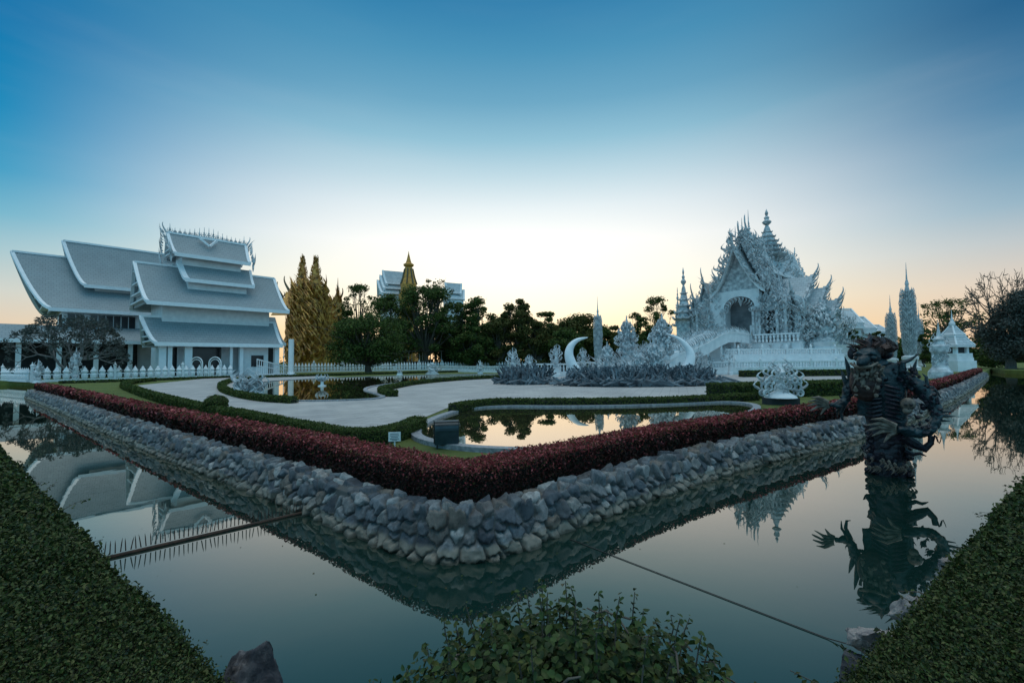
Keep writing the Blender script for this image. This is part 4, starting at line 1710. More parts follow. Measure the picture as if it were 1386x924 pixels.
    for _ in range(1100):
        sd = random.choice((-1, 1, 1))
        t = random.random()
        zr, hw, ze = 21.8, 5.6, 10.0
        u = random.uniform(-1.0, 6.0) if random.random() < .55 else random.uniform(0, 24)
        v = sd * (hw * t * 1.05 + .3)
        z = zr + (ze - zr) * (1 - (1 - t) ** 1.5) + random.uniform(-.3, .6)
        fm.flame(fr(u, v, z), (sd * random.uniform(.1, .8), -.5, random.uniform(.5, 1.4)), (sd, random.uniform(-1, 1), 0), random.uniform(.7, 1.9), random.uniform(.10, .22), random.uniform(.4, 1.0))
    for _ in range(620):
        sd = random.choice((-1, 1))
        x = sd * random.uniform(2.4, 9.0)
        z = random.uniform(5.4, 13.5 - abs(x) * .35)
        fm.flame(L(x, random.uniform(-1.0, .2) + max(0, abs(x) - 6) * .5, z), (random.gauss(0, .4), -.3, 1), (sd, 0, 0), random.uniform(.5, 1.2), random.uniform(.06, .13), random.uniform(.4, 1))
    for _ in range(520):
        s = random.uniform(0, 30)
        z = random.uniform(5.3, 9.8)
        fm.flame(L(random.uniform(7.2, 9.0), s, z), (.3, random.gauss(0, .4), 1), (0, 1, 0), random.uniform(.5, 1.3), random.uniform(.06, .14), random.uniform(.4, 1))
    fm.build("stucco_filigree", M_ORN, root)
    # naga balustrade heads and guardian figures on the plinth edge
    for lo, hi in ((-8, -2.2), (2.2, 8)):
      fm = MB()
      bx(fm, lo, hi, -1.15, -.85, 6.3, 6.5)
      for i in range(12):
        t = lo + (i + .5) * (hi - lo) / 12
        fm.lathe([(.14, 0), (.22, .2), (.1, .45), (.18, .7), (.22, .9), (.05, 1.3)], L(t, -1.0, 5.3), 6)
      fm.build("front_balustrade", M_WHITE, root)

    # ---- spires
    def spire(name, t, s, z0, ztop, w, tiers_n):
        mb = MB()
        Hs = ztop - z0
        p = []
        body = 0.60
        for i in range(tiers_n):
            f = i / tiers_n
            r = w * (1 - f) ** 0.9 * .5 + w * .06
            zz = Hs * body * f
            dz = Hs * body / tiers_n
            p += [(r * .78, zz), (r * 1.15, zz + dz * .08), (r * 1.2, zz + dz * .2), (r * .8, zz + dz * .34), (r * .66, zz + dz * .95)]
        p += [(w * .05, Hs * .66), (w * .14, Hs * .70), (w * .17, Hs * .73), (w * .07, Hs * .78), (w * .1, Hs * .82), (w * .035, Hs * .86), (w * .06, Hs * .9), (w * .06, Hs * .92), (.02, Hs)]
        c = L(t, s, z0)
        mb.lathe([(r * S, z * S) for r, z in p], c, 12)
        for i in range(tiers_n):
            f = i / tiers_n
            r = (w * (1 - f) ** 0.9 * .5 + w * .06) * 1.15 * S
            zz = Hs * body * f * S + Hs * body / tiers_n * .2 * S
            for j in range(10):
                a = j * math.pi / 5
                mb.flame((c[0] + r * math.cos(a), c[1] + r * math.sin(a), c[2] + zz), (math.cos(a) * .5, math.sin(a) * .5, 1), (math.cos(a), math.sin(a), 0), Hs * .075 * (1.2 - f), .1 * (1.2 - f) + .03, .3)
        mb.build(name, M_ORN, root)

    spire("central_spire", 0, 13.0, 20.2, 28.5, 4.4, 6)
    spire("front_spire", 0.4, 3.6, 20.4, 24.3, 1.4, 4)
    spire("wing_spire", -9.0, 0.6, 9.5, 18.2, 2.6, 5)
    spire("wing_spire", -10.6, 1.6, 8.5, 15.2, 1.2, 4)
    mb = MB()
    for i in range(7):
        mb.lathe([(.15, 0), (.2, .3), (.07, .7), (.12, 1.2), (.02, 2.4 + .25 * i)], L(-.9 + .1 * i, -1.2 + i * 1.1, 19.6 + i * .65), 6)
    mb.build_each("ridge_needle", M_ORN, root)
    mb = MB()
    bx(mb, -10.2, -7.9, 0.2, 3.2, G, 9.6)
    mb.build("wing_pier", M_ORN, root)
    return root


main_temple()


# ------------------------------------------------------------------ generic white ornaments
def filigree_figure(mb, c, h, w, n=46, seed=1, core=True, base=0.25, fs=1.0):
    """upright leaf-shaped stucco ornament: stem with pairs of curling flames"""
    rnd = random.Random(seed)
    c = Vector(c)
    if core:
        mb.lathe([(w * base, 0), (w * base * 1.1, h * .06), (w * .16, h * .12), (w * .22, h * .3), (w * .12, h * .45), (w * .17, h * .58), (w * .06, h * .75), (w * .02, h)], c, 9)
    for i in range(n):
        f = rnd.random() ** 0.8
        env = math.sin(math.pi * min(1, f * .86 + .14)) * w * .5
        a = rnd.uniform(0, 2 * math.pi)
        d = Vector((math.cos(a), math.sin(a) * .6, 0))
        p = c + Vector((0, 0, h * f * .8)) + d * env * rnd.uniform(.3, .85)
        mb.flame(p, d * rnd.uniform(.2, .8) + Vector((0, 0, 1)), d, h * rnd.uniform(.14, .28) * fs, w * rnd.uniform(.03, .055) * (.5 + .5 * fs), rnd.uniform(.5, 1.1))


# ------------------------------------------------------------------ terrace wall in front of the temple
def terrace():
    x0, x1 = D(958, 488, 68).x, D(1172, 488, 68).x
    root = thing("terrace_wall", (x0, 68, GZ), "white stepped terrace wall with baluster rails in front of the ornate temple", "terrace wall")
    Wd = x1 - x0
    mb = MB()
    mb.box2((0, 0, -.1), (Wd, 3.0, 1.05))
    mb.box2((0, -.12, -.1), (Wd, 0, .35))
    mb.box2((2.0, 3.0, -.1), (Wd - 1, 6, 3.0))
    mb.box2((2.0, 2.8, 1.9), (Wd - 1, 2.998, 2.25))
    mb.box2((2.5, 4.6, 2.9), (Wd - 2, 9, 3.9))
    for i in range(int(Wd / 2.2)):
        mb.box2((2.3 + i * 2.2, 2.85, 1.04), (2.75 + i * 2.2, 2.995, 1.9))
    mb.build("stepped_wall", M_WHITE, root)
    for (y, z0, a, b, st) in ((.25, 1.05, .2, Wd - .2, .42), (3.2, 3.0, 2.2, Wd - 1.2, .42)):
        mb = MB()
        k = int((b - a) / st)
        for i in range(k):
            x = a + (i + .5) * st
            if i % 9 == 0:
                mb.box((x, y, z0 + .5), (.32, .34, 1.0))
                mb.lathe([(.12, 0), (.2, .15), (.16, .3), (.02, .6)], (x, y, z0 + 1.0), 6)
            else:
                mb.lathe([(.12, 0), (.09, .1), (.14, .3), (.07, .55), (.12, .7)], (x, y, z0), 6)
        mb.box2((a, y - .16, z0 + .7), (b, y + .16, z0 + .9))
        mb.build("baluster_rail", M_WHITE, root)
    fm = MB()
    for i in range(12):
        x = 3 + i * (Wd - 6) / 11
        filigree_figure(fm, (x, 5.4, 2.9), random.uniform(1.6, 2.6), 1.3, 18, i)
    fm.build("ledge_ornaments", M_ORN, root)


terrace()


# ------------------------------------------------------------------ bridge to the temple
def bridge():
    S = 1.176
    O = Vector((34.2 * S, 68 * S, 0))
    root = thing("temple_bridge", O, "white arched bridge rising to the temple portal between ornate flame balustrades", "bridge", rz=R(-47))
    ST = [(-36, 0.95), (-33, 1.35), (-29, 2.0), (-24, 2.7), (-19, 3.4), (-15, 4.3), (-11.5, 5.25), (-9, 5.75), (-6, 5.9), (-1.4, 5.75)]
    pts = [(s * S, 3 + (z - 3) * S) for s, z in ST]
    hw = 1.9
    mb = MB()
    for (s0, z0), (s1, z1) in zip(pts[:-1], pts[1:]):
        vs = [(-hw, s0, z0 - .55), (hw, s0, z0 - .55), (hw, s0, z0), (-hw, s0, z0), (-hw, s1, z1 - .55), (hw, s1, z1 - .55), (hw, s1, z1), (-hw, s1, z1)]
        mb.add(vs, [(0, 1, 2, 3), (7, 6, 5, 4), (0, 4, 5, 1), (1, 5, 6, 2), (2, 6, 7, 3), (3, 7, 4, 0)])
    mb.build("deck", M_WHITE, root)
    for sg in (-1, 1):
        mb = MB()
        x0, x1 = sg * (hw - .12), sg * (hw + .18)
        for (s0, z0), (s1, z1) in zip(pts[:-1], pts[1:]):
            for lo, hi, e in ((-.7, .75, 0), (.74, .98, .1)):
                a, b = min(x0, x1) - e, max(x0, x1) + e
                vs = [(a, s0, z0 + lo), (b, s0, z0 + lo), (b, s0, z0 + hi), (a, s0, z0 + hi), (a, s1, z1 + lo), (b, s1, z1 + lo), (b, s1, z1 + hi), (a, s1, z1 + hi)]
                mb.add(vs, [(0, 1, 2, 3), (7, 6, 5, 4), (0, 4, 5, 1), (1, 5, 6, 2), (2, 6, 7, 3), (3, 7, 4, 0)])
        pw = mb.build("parapet", M_WHITE, root)
        fm = MB()
        for (s0, z0), (s1, z1) in zip(pts[:-1], pts[1:]):
            k = max(2, int((s1 - s0) / .55))
            for i in range(k):
                f = (i + .5) / k
                p = (sg * (hw + .03), s0 + (s1 - s0) * f, z0 + (z1 - z0) * f + .95)
                fm.flame(p, (0, -.5, 1), (0, 1, 0), random.uniform(.9, 1.6) * (1.35 if s0 < -14 else .8), .15, .8)
                fm.flame(p, (0, .5, 1), (0, -1, 0), random.uniform(.5, .8), .1, .8)
        fm.build("flame_edging", M_ORN, pw)
    # piers under the arch
    for s in (-24, -19, -14.5, -10.5, -6, -2.5):
        z = np.interp(s, [a for a, _ in ST], [b for _, b in ST])
        mb = MB()
        zt = 3 + (z - 3) * S - .5
        mb.box2((-hw + .2, s * S - .35, .5), (hw - .2, s * S + .35, zt))
        mb.build("pier", M_WHITE, root)
        fm = MB()
        for _ in range(22):
            fm.flame((hw - .1, s * S + random.uniform(-.9, .9), random.uniform(.6, max(1, zt - 1))), (.3, random.gauss(0, .4), 1), (0, 1, 0), random.uniform(.5, 1.2), .11, .8)
        fm.build("pier_ornament", M_ORN, root)


bridge()


# ------------------------------------------------------------------ long white hall far right
def step_hall():
    root = thing("stepped_white_hall", (*D(1120, 488, 112).to_2d(), GZ), "plain long white hall with three roofs stepping down, behind the ornate temple on the right", "hall")
    o = root.location
    for a, b, yt, ye, dep in ((1118, 1167.5, 416.5, 443, 112), (1167.5, 1185, 427.5, 450, 113.5), (1185, 1206, 439, 455, 115)):
        p, q = D(a, yt, dep) - o, D(b, yt, dep) - o
        ze = (D(a, ye, dep) - o).z
        mb = MB()
        vs = [(p.x, p.y + 4, p.z), (q.x, p.y + 4, q.z), (q.x, p.y, ze + 1.2), (p.x, p.y, ze + 1.2), (p.x, p.y - .3, ze - .1), (q.x, p.y - .3, ze - .1), (q.x, p.y + 8, ze), (p.x, p.y + 8, ze)]
        mb.add(vs, [(3, 2, 1, 0), (4, 5, 2, 3), (0, 1, 6, 7), (7, 6, 5, 4), (1, 2, 5, 6), (0, 7, 4, 3)])
        rf = mb.build("roof", M_ROOFW, root)
        tm = MB()
        tm.box2((p.x, p.y - .42, ze - .35), (q.x + .1, p.y - .302, ze + .1))
        tm.box2((p.x, p.y + 3.8, p.z), (q.x + .15, p.y + 4.2, p.z + .25))
        tm.bar((q.x + .1, p.y + 4, p.z), (q.x + .1, p.y - .1, ze + .9), .35, .4)
        tm.build("roof_trim", M_TRIM, rf)
        wm = MB()
        wm.box2((p.x, p.y + .3, 0), (q.x - .3, p.y + 7.5, ze))
        wm.build("wall", M_WHITE, root)
    mb = MB()
    p = D(1118, 450, 111.5) - o
    q = D(1200, 450, 111.5) - o
    mb.box2((p.x, p.y, 0), (q.x, p.y + .7, 2.4))
    mb.build("low_front_wall", M_WHITE, root)


step_hall()


# ------------------------------------------------------------------ lotus towers
def lotus_tower(px, ytip, depth, wpx, ybase, label, seed, tiers_n=9, group=None):
    g = DX(px, depth)
    root = thing("lotus_tower", g, label, "tower", group)
    H = D(px, ytip, depth).z - GZ
    w = wpx / ppm(depth) * math.cos(math.atan2(abs(g.x), g.y)) * .72
    mb = MB()
    mb.lathe([(w * .75, 0), (w * .75, H * .03), (w * .55, H * .04), (w * .5, H * .09), (w * .62, H * .1), (w * .62, H * .125), (w * .36, H * .14)], (0, 0, 0), 8)
    mb.build("pedestal", M_WHITE, root)
    mb = MB()
    pr = []
    for i in range(13):
        f = i / 12
        r = w * .5 * (0.42 + 0.58 * math.sin(math.pi * (f * .62 + .12))) * (1 if f < .8 else 1 - (f - .8) * 2.6)
        pr.append((max(.05, r * .85), H * (.13 + .62 * f)))
    pr += [(w * .12, H * .78), (w * .16, H * .80), (w * .07, H * .84), (w * .045, H * .9), (.02, H)]
    mb.lathe(pr, (0, 0, 0), 12)
    mb.build("shaft", M_ORN, root)
    mb = MB()
    rnd = random.Random(seed)
    K = tiers_n * 3
    for i in range(K):
        f = (i + .5) / K
        r = w * .5 * (0.42 + 0.58 * math.sin(math.pi * (f * .62 + .12))) * (1 if f < .85 else 1 - (f - .85) * 2)
        m = 12
        for j in range(m):
            a = 2 * math.pi * (j + .5 * (i % 2)) / m
            d = Vector((math.cos(a), math.sin(a), 0))
            mb.flame(d * r * .82 + Vector((0, 0, H * (.13 + .60 * f))), d * .55 + Vector((0, 0, 1)), d, H * .052 * rnd.uniform(.85, 1.15), w * .055, .35)
    mb.build("lotus_petals", M_ORN, root)


lotus_tower(1232, 355, 82, 27, 490, "tallest white lotus tower with rows of pointed petals and a thin spire", 1, 11)
lotus_tower(1208, 399, 100, 19, 475, "smaller white petal tower standing left of the tall lotus tower", 2, 8)
lotus_tower(1246, 410, 112, 12, 475, "thin white petal tower half hidden behind the tall lotus tower", 3, 8)
lotus_tower(810, 401, 84, 13, 490, "slender white petal column standing alone between the trees and the bridge", 4, 9)


# ------------------------------------------------------------------ white pavilion with spire on the right
def pavilion():
    dep = 74
    g = DX(1291, dep)
    root = thing("spired_pavilion", g, "square white pavilion with two tiled roofs and a small spire, beside dark trees", "pavilion", rz=R(10))
    k = .60 / ppm(dep)

    def z(y):
        return D(1293, y, dep).z - GZ
    mb = MB()
    for w, a, b in ((52, 497, 488), (46, 488, 484), (44, 484, 478)):
        hw = w * k / 2
        mb.box2((-hw, -hw, z(a) if a < 497 else 0), (hw, hw, z(b)))
    mb.build("stepped_base", M_WHITE, root)
    mb = MB()
    hw = 36 * k / 2
    for sx_ in (-1, 1):
        for sy_ in (-1, 1):
            mb.box2((sx_ * hw, sy_ * hw, z(478)), (sx_ * (hw - .45), sy_ * (hw - .45), z(467)))
    mb.build_each("corner_post", M_WHITE, root)
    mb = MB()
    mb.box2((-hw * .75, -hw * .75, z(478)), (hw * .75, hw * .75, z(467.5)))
    mb.build("roof_gap_shade", M_VOID, root)  # dark block stands in for the shaded gap between base and roof
    for nm, w0, y0, w1, y1 in (("lower_roof", 50, 467.5, 24, 452), ("upper_roof", 30, 453.5, 7, 441)):
        mb = MB()
        h0, h1 = w0 * k / 2, w1 * k / 2
        mb.lathe([(h0 * 1.414, z(y0) - .12), (h0 * 1.414, z(y0)), ((h0 * .45 + h1 * .55) * 1.414, z(y0) + (z(y1) - z(y0)) * .45), (h1 * 1.414, z(y1))], (0, 0, 0), 4, sq=True)
        rf = mb.build(nm, M_ROOFW, root)
        tm = MB()
        tm.lathe([(h0 * 1.43, z(y0) - .3), (h0 * 1.45, z(y0) - .12), (h0 * 1.35, z(y0) - .1)], (0, 0, 0), 4, sq=True)
        for a in range(4):
            an = a * math.pi / 2 + math.pi / 4
            tm.tube([(h0 * 1.43 * math.cos(an), h0 * 1.43 * math.sin(an), z(y0)), ((h0 * .45 + h1 * .55) * 1.43 * math.cos(an), (h0 * .45 + h1 * .55) * 1.43 * math.sin(an), z(y0) + (z(y1) - z(y0)) * .47), (h1 * 1.42 * math.cos(an), h1 * 1.42 * math.sin(an), z(y1))], .12, 5)
        tm.build("eave_trim", M_TRIM, rf)
    mb = MB()
    zb, zt = z(441.5), z(419)
    Hh = zt - zb
    mb.lathe([(4.5 * k, 0), (6 * k, Hh * .1), (5.5 * k, Hh * .2), (3 * k, Hh * .32), (2.6 * k, Hh * .42), (1.5 * k, Hh * .5), (1.1 * k, Hh * .65), (.7 * k, Hh * .8), (.02, Hh)], (0, 0, zb), 10)
    mb.build("spire", M_WHITE, root)


pavilion()


# ------------------------------------------------------------------ gilded double-spired building
def golden_building():
    dep = 122
    g = DX(418, dep)
    root = thing("golden_building", g, "ornate gilded building with two needle spires rising behind the white fence", "golden building")
    k = 1 / ppm(dep)

    def z(y):
        return D(418, y, dep).z - GZ
    rnd = random.Random(5)
    mb = MB()
    mb.lathe([(34 * k, 0), (33 * k, z(455)), (30 * k, z(420)), (22 * k, z(400)), (10 * k, z(392))], (0, 4, 0), 10)
    mb.build("body", M_GOLDD, root)
    for nm, xpx, tip, wpx in (("spire", -10, 343, 20), ("spire", 8, 345, 21)):
        sm = MB()
        x = xpx * k
        w = wpx * k
        sm.lathe([(w * .7, 0), (w * .66, z(430)), (w * .55, z(405)), (w * .42, z(392)), (w * .3, z(378)), (w * .22, z(368)), (w * .14, z(360)), (w * .05, z(352)), (.03, z(tip))], (x, 0, 0), 10)
        sp = sm.build(nm, M_GOLD, root)
        fm = MB()
        for i in range(330):
            y = 490 - (490 - 349) * rnd.random() ** .8
            zz = z(y)
            r = np.interp(y, [352, 368, 392, 405, 430, 490], [.05, .24, .44, .58, .7, .75]) * w
            a = rnd.uniform(math.pi, 2 * math.pi) if y > 395 else rnd.uniform(0, 2 * math.pi)
            d = Vector((math.cos(a), math.sin(a), 0))
            fm.flame(d * r * .9 + Vector((x, 0, zz)), d * .35 + Vector((0, 0, 1)), Vector((math.cos(a + 1.2), math.sin(a + 1.2), 0)), (1.1 + 2.6 * (y > 390)) * rnd.uniform(.7, 1.3), (.12 + .16 * (y > 390)) * rnd.uniform(.8, 1.3), rnd.uniform(.3, .9))
        for (px_, tip_) in ((-2.5, 4), (0, 0), (2.5, 5)):
            fm.lathe([(.16, 0), (.22, .4), (.1, .9), (.16, 1.6), (.07, 2.4), (.12, 3.2), (.03, z(tip + tip_) - z(366))], (x + px_ * k, 0, z(366)), 6)
        fm.build("gilded_flames", M_GOLD, sp)
    fm = MB()
    for i in range(260):
        a = rnd.uniform(math.pi * .95, 2.05 * math.pi)
        y = rnd.uniform(400, 490)
        r = np.interp(y, [400, 420, 455, 490], [24, 31, 33, 34]) * k
        d = Vector((math.cos(a), math.sin(a), 0))
        fm.flame(d * r + Vector((0, 4, z(y))), d * .3 + Vector((0, 0, 1)), Vector((math.cos(a + 1.5), math.sin(a + 1.5), 0)), rnd.uniform(2, 4.5), rnd.uniform(.25, .5), rnd.uniform(.4, 1))
    fm.build("body_flames", M_GOLD, root)
    # side roof with horn finial, running left
    mb = MB()

    def fr(u, v, zz):
        return (u, v + 6, zz)
    roof(mb, fr, -52 * k, -18 * k, 0, z(398), 6, z(425), 1.5, 0, k=1.5)
    roof(mb, fr, -40 * k, -14 * k, 0, z(390), 5, z(412), 1.5, 0, k=1.5)
    rf = mb.build("roof", M_GOLDD, root)
    fm = MB()
    chofa(fm, fr, -52 * k, 0, z(398), 4.5, 1, .35)
    chofa(fm, fr, -42 * k, 0, z(390), 4.5, 1, .35)
    for i in range(10):
        fm.flame(((-50 + i * 3.4) * k, 6, z(396)), (0, 0, 1), (1, 0, 0), 1.4, .2, .4)
    chofa(fm, fr, 26 * k, 0, z(408), 4.5, -1, .35)
    fm.build("roof_finials", M_BRONZE, rf)


golden_building()


def gold_spire_hall():
    dep = 165
    g = DX(553, dep)
    root = thing("gilded_stupa", g, "gilded stupa tower with a bell top showing above the dark trees", "stupa")
    k = 1 / ppm(dep)

    def z(y):
        return D(553, y, dep).z - GZ
    mb = MB()
    mb.lathe([(15 * k, 0), (15 * k, z(440)), (16.5 * k, z(438)), (16.5 * k, z(432)), (14 * k, z(430)), (13.5 * k, z(404))], (0, 0, 0), 4, sq=True)
    mb.build("square_tower", M_GOLDD, root)
    mb = MB()
    mb.lathe([(13 * k, z(404)), (13 * k, z(398)), (10.5 * k, z(397)), (11 * k, z(385)), (8 * k, z(376)), (5.5 * k, z(364)), (4.6 * k, z(361.5)), (6.8 * k, z(360)), (7.2 * k, z(358)), (4 * k, z(356)), (3 * k, z(353)), (2 * k, z(349)), (.8 * k, z(344)), (.2 * k, z(340))], (0, 0, 0), 14)
    mb.build("bell_spire", M_GOLDD, root)
    mb = MB()
    for i in range(8):
        a = i * math.pi / 4
        mb.tube([(11.2 * k * math.cos(a), 11.2 * k * math.sin(a), z(385)), (8.2 * k * math.cos(a), 8.2 * k * math.sin(a), z(376)), (5.6 * k * math.cos(a), 5.6 * k * math.sin(a), z(364))], .3, 5)
    mb.build_each("bell_rib", M_BRONZE, root)

    def roofed(label, px, ytop, yeave, wpx, depth, steps):
        g2 = DX(px, depth)
        r2 = thing("roofed_hall", g2, label, "hall", rz=R(28))
        kk = 1 / ppm(depth)

        def zz(y):
            return D(px, y, depth).z - GZ

        def fr(u, v, h):
            return (u, v, h)
        hl = wpx * kk / 2
        for i in range(steps):
            f = i / steps
            yt = ytop + (yeave - ytop) * f * .55
            ye = ytop + (yeave - ytop) * (f * .55 + .5)
            mb = MB()
            roof(mb, fr, -hl * (.55 + .45 * f), hl * (.55 + .45 * f), 0, zz(yt), hl * (.35 + .35 * f), zz(ye), 1, 1, k=1.5)
            ro = mb.build("roof", M_ROOFW, r2)
            tm = MB()
            for sg in (1, -1):
                barge(tm, fr, -sg * hl * (.55 + .45 * f), 0, zz(yt), hl * (.35 + .35 * f), zz(ye), 1, w=.7, h=.8, sgn=sg, k=1.5)
                gable_face(tm, fr, -sg * hl * (.5 + .45 * f), 0, zz(yt) - .4, hl * (.33 + .35 * f), zz(ye), None, k=1.5)
            tm.build("bargeboard", M_TRIM, ro)
        mb = MB()
        mb.box2((-hl * .7, -hl * .42, 0), (hl * .7, hl * .42, zz(yeave - 9)))
        mb.build("wall", M_WHITE, r2)
    roofed("blue-white tiered roof of a hall directly left of the gilded stupa, above the trees", 533, 367, 404, 46, 170, 3)
    roofed("small pale tiered roof of a hall above the trees, right of the gilded stupa", 614, 383, 412, 34, 172, 2)


gold_spire_hall()


def thin_spire():
    dep = 170
    g = DX(456.5, dep)
    root = thing("thin_spire", g, "thin dark bronze spire between the golden building and the trees", "spire")
    k = 1 / ppm(dep)

    def z(y):
        return D(456.5, y, dep).z - GZ
    mb = MB()
    mb.lathe([(7 * k, 0), (6.5 * k, z(430)), (5 * k, z(412)), (3 * k, z(404)), (2 * k, z(398)), (1.2 * k, z(392))], (0, 0, 0), 8)
    mb.build("bell_base", M_BRONZE, root)
    mb = MB()
    mb.lathe([(1.2 * k, z(392)), (1.5 * k, z(390)), (.7 * k, z(386)), (.2 * k, z(376))], (0, 0, 0), 8)
    mb.build("spire_tip", M_BRONZE, root)


thin_spire()


# ------------------------------------------------------------------ covered walkway in front of the trees
def walkway():
    dep = 136
    a, b = DX(538, dep), DX(775, dep)
    root = thing("covered_walkway", a, "long low covered walkway with a flat dark roof on thin posts under the trees", "walkway")
    W = b.x - a.x
    zt = D(640, 473.5, dep).z - GZ
    mb = MB()
    mb.box2((0, -1, zt - .35), (W, 4, zt))
    mb.build("flat_roof", M_GREYWALL, root)
    mb = MB()
    n = 17
    for i in range(n):
        x = .3 + i * (W - .6) / (n - 1)
        mb.box2((x - .1, -.7, 0), (x + .1, -.5, zt - .35))
        mb.box2((x - .1, 3.4, 0), (x + .1, 3.6, zt - .35))
    mb.build_each("post", M_STEEL, root)
    mb = MB()
    rnd = random.Random(3)
    x = .5
    while x < W - 3:
        w = rnd.uniform(1.2, 3.4)
        mb.box2((x, 3.0, 0), (x + w, 3.3, rnd.uniform(1.5, 3.0)))
        x += w + rnd.uniform(.4, 2)
    mb.build_each("stall_panel", M_WOOD, root)
    mb = MB()
    x = 1.0
    while x < W - 3:
        w = rnd.uniform(.7, 1.8)
        mb.box2((x, 2.7, .8), (x + w, 2.98, rnd.uniform(1.6, 2.6)))
        x += w + rnd.uniform(2.0, 6)
    mb.build_each("stall_board", M_GREYWALL, root)


walkway()


# ------------------------------------------------------------------ fences and balustrades
def picket_fence(label, p0, p1, H, step, post_every=9, cat="fence"):
    p0, p1 = Vector((p0.x, p0.y, GZ)), Vector((p1.x, p1.y, GZ))
    d = p1 - p0
    root = thing("picket_fence", p0, label, cat, rz=math.atan2(d.y, d.x))
    Lh = d.length
    n = int(Lh / step)
    mb = MB()
    r = step * .41
    for i in range(n):
        x = (i + .5) * step
        mb.lathe([(r * .55, .3), (r * .95, H * .25), (r, H * .42), (r * .55, H * .5), (r * .95, H * .58), (r * 1.05, H * .66), (r * .55, H * .78), (r * .6, H * .82), (r * .2, H * .9), (.015, H)], (x, 0, 0), 6)
    mb.build("pickets", M_TRIM, root)
    mb = MB()
    mb.box2((0, -.22, -.05), (Lh, .22, .34))
    mb.box2((0, -.06, H * .44), (Lh, .06, H * .5))
    mb.build("rails", M_WHITE, root)
    for i in range(0, n + 1, post_every):
        mb = MB()
        mb.box((i * step, 0, H * .5), (.3, .3, H * 1.0))
        mb.lathe([(.2, 0), (.24, .12), (.08, .3), (.02, .6)], (i * step, 0, H), 6)
        mb.build("post", M_WHITE, root)
    return root


picket_fence("white picket fence with bulbous spear pickets before the large hall on the left", DX(44, 61), DX(318, 81), 2.15, 0.95)
picket_fence("short stretch of white picket fence at the far left bank end, by the tree", DX(4, 70), DX(40, 64), 2.0, 0.8)
picket_fence("long white picket fence in front of the golden building and the round dark tree", DX(384, 106), DX(626, 128), 2.35, 0.72)
picket_fence("distant white picket fence below the covered walkway, continuing to the flame statues", DX(628, 128), DX(752, 126), 2.2, 0.8)


def balustrade(label, pa, pb, da, db, H, base_h=0.5, st=.5):
    p0, p1 = DX(pa, da), DX(pb, db)
    d = p1 - p0
    root = thing("balustrade", p0, label, "balustrade", rz=math.atan2(d.y, d.x))
    Lh = d.length
    mb = MB()
    mb.box2((0, -.25, -.05), (Lh, .25, base_h))
    mb.box2((0, -.2, H - .22), (Lh, .2, H))
    mb.build("wall_and_coping", M_WHITE, root)
    mb = MB()
    for i in range(int(Lh / st)):
        x = (i + .5) * st
        mb.lathe([(.13, 0), (.1, .1), (.15, (H - base_h) * .4), (.08, (H - base_h) * .75), (.13, H - base_h - .2)], (x, 0, base_h), 6)
    mb.build("balusters", M_WHITE, root)
    return root


balustrade("low white balustrade left of the big horn, behind the stucco mound", 694, 770, 70, 66, 1.9, .7)
balustrade("white balustrade stretch between the two big horns, behind the bridge foot", 772, 872, 66, 62, 2.1, .8)
balustrade("low white wall with balusters along the far path between pond and fence", 590, 690, 105, 88, 1.3, .5)


# gate railing and pale column left of the kidney pond
def gate_rail():
    p0, p1 = DX(348, 80), DX(384, 88)
    d = p1 - p0
    root = thing("ramp_railing", p0, "white sloping ramp railing with thin bars, beside the tall pale column", "railing", rz=math.atan2(d.y, d.x))
    Lh = d.length
    mb = MB()
    for i in range(14):
        x = Lh * i / 13
        h = 3.0 - 1.3 * i / 13
        mb.box((x, 0, h / 2), (.09, .09, h))
    mb.build_each("bar", M_TRIM, root)
    mb = MB()
    mb.bar((0, 0, 3.0), (Lh, 0, 1.7), .16, .2)
    mb.bar((0, 0, 1.9), (Lh, 0, .9), .12, .12)
    mb.box2((-.2, -.25, -.05), (Lh + .3, .25, .35))
    mb.build("handrail", M_TRIM, root)
    dep = 84
    g = DX(394, dep)
    r2 = thing("column", g, "tall plain pale column standing before the golden building", "column")
    H = D(394, 459, dep).z - GZ
    mb = MB()
    mb.lathe([(.62, 0), (.62, .5), (.48, .6), (.46, H)], (0, 0, 0), 14)
    mb.build("shaft", M_WHITE, r2)
    mb = MB()
    mb.box2((-.7, -.7, -.02), (.7, .7, .3))
    mb.build("base", M_WHITE, r2)
    g = DX(384, 86)
    r3 = thing("flag_pole", g, "thin white pole next to the tall pale column", "pole")
    mb = MB()
    mb.tube([(0, 0, 0), (0, 0, 5.2)], .07, 6)
    mb.build("pole", M_TRIM, r3)
    mb = MB()
    mb.lathe([(.05, 0), (.13, .1), (.05, .22)], (0, 0, 5.2), 6)
    mb.build("knob", M_TRIM, r3)


gate_rail()


def wire_arch(px, label):
    dep = 76
    g = DX(px, dep)
    root = thing("garden_arch", g, label, "garden arch")
    for nm, rr, sc in (("outer_hoop", .09, 1.0), ("inner_hoop", .06, .78)):
        mb = MB()
        w, h = 1.0 * sc, 3.4 * (sc * .5 + .5)
        pts = [(-w, 0, 0), (-w, 0, h - w)]
        for i in range(1, 9):
            a = math.pi * (1 - i / 8)
            pts.append((w * math.cos(a), 0, h - w + w * math.sin(a)))
        pts += [(w, 0, 0)]
        mb.tube(pts, rr, 5)
        mb.build(nm, M_TRIM, root)


wire_arch(266, "white hooped garden arch in the hall porch, the one nearer the white columns")
wire_arch(291, "white hooped garden arch in the hall porch, beside the small ticket booth")


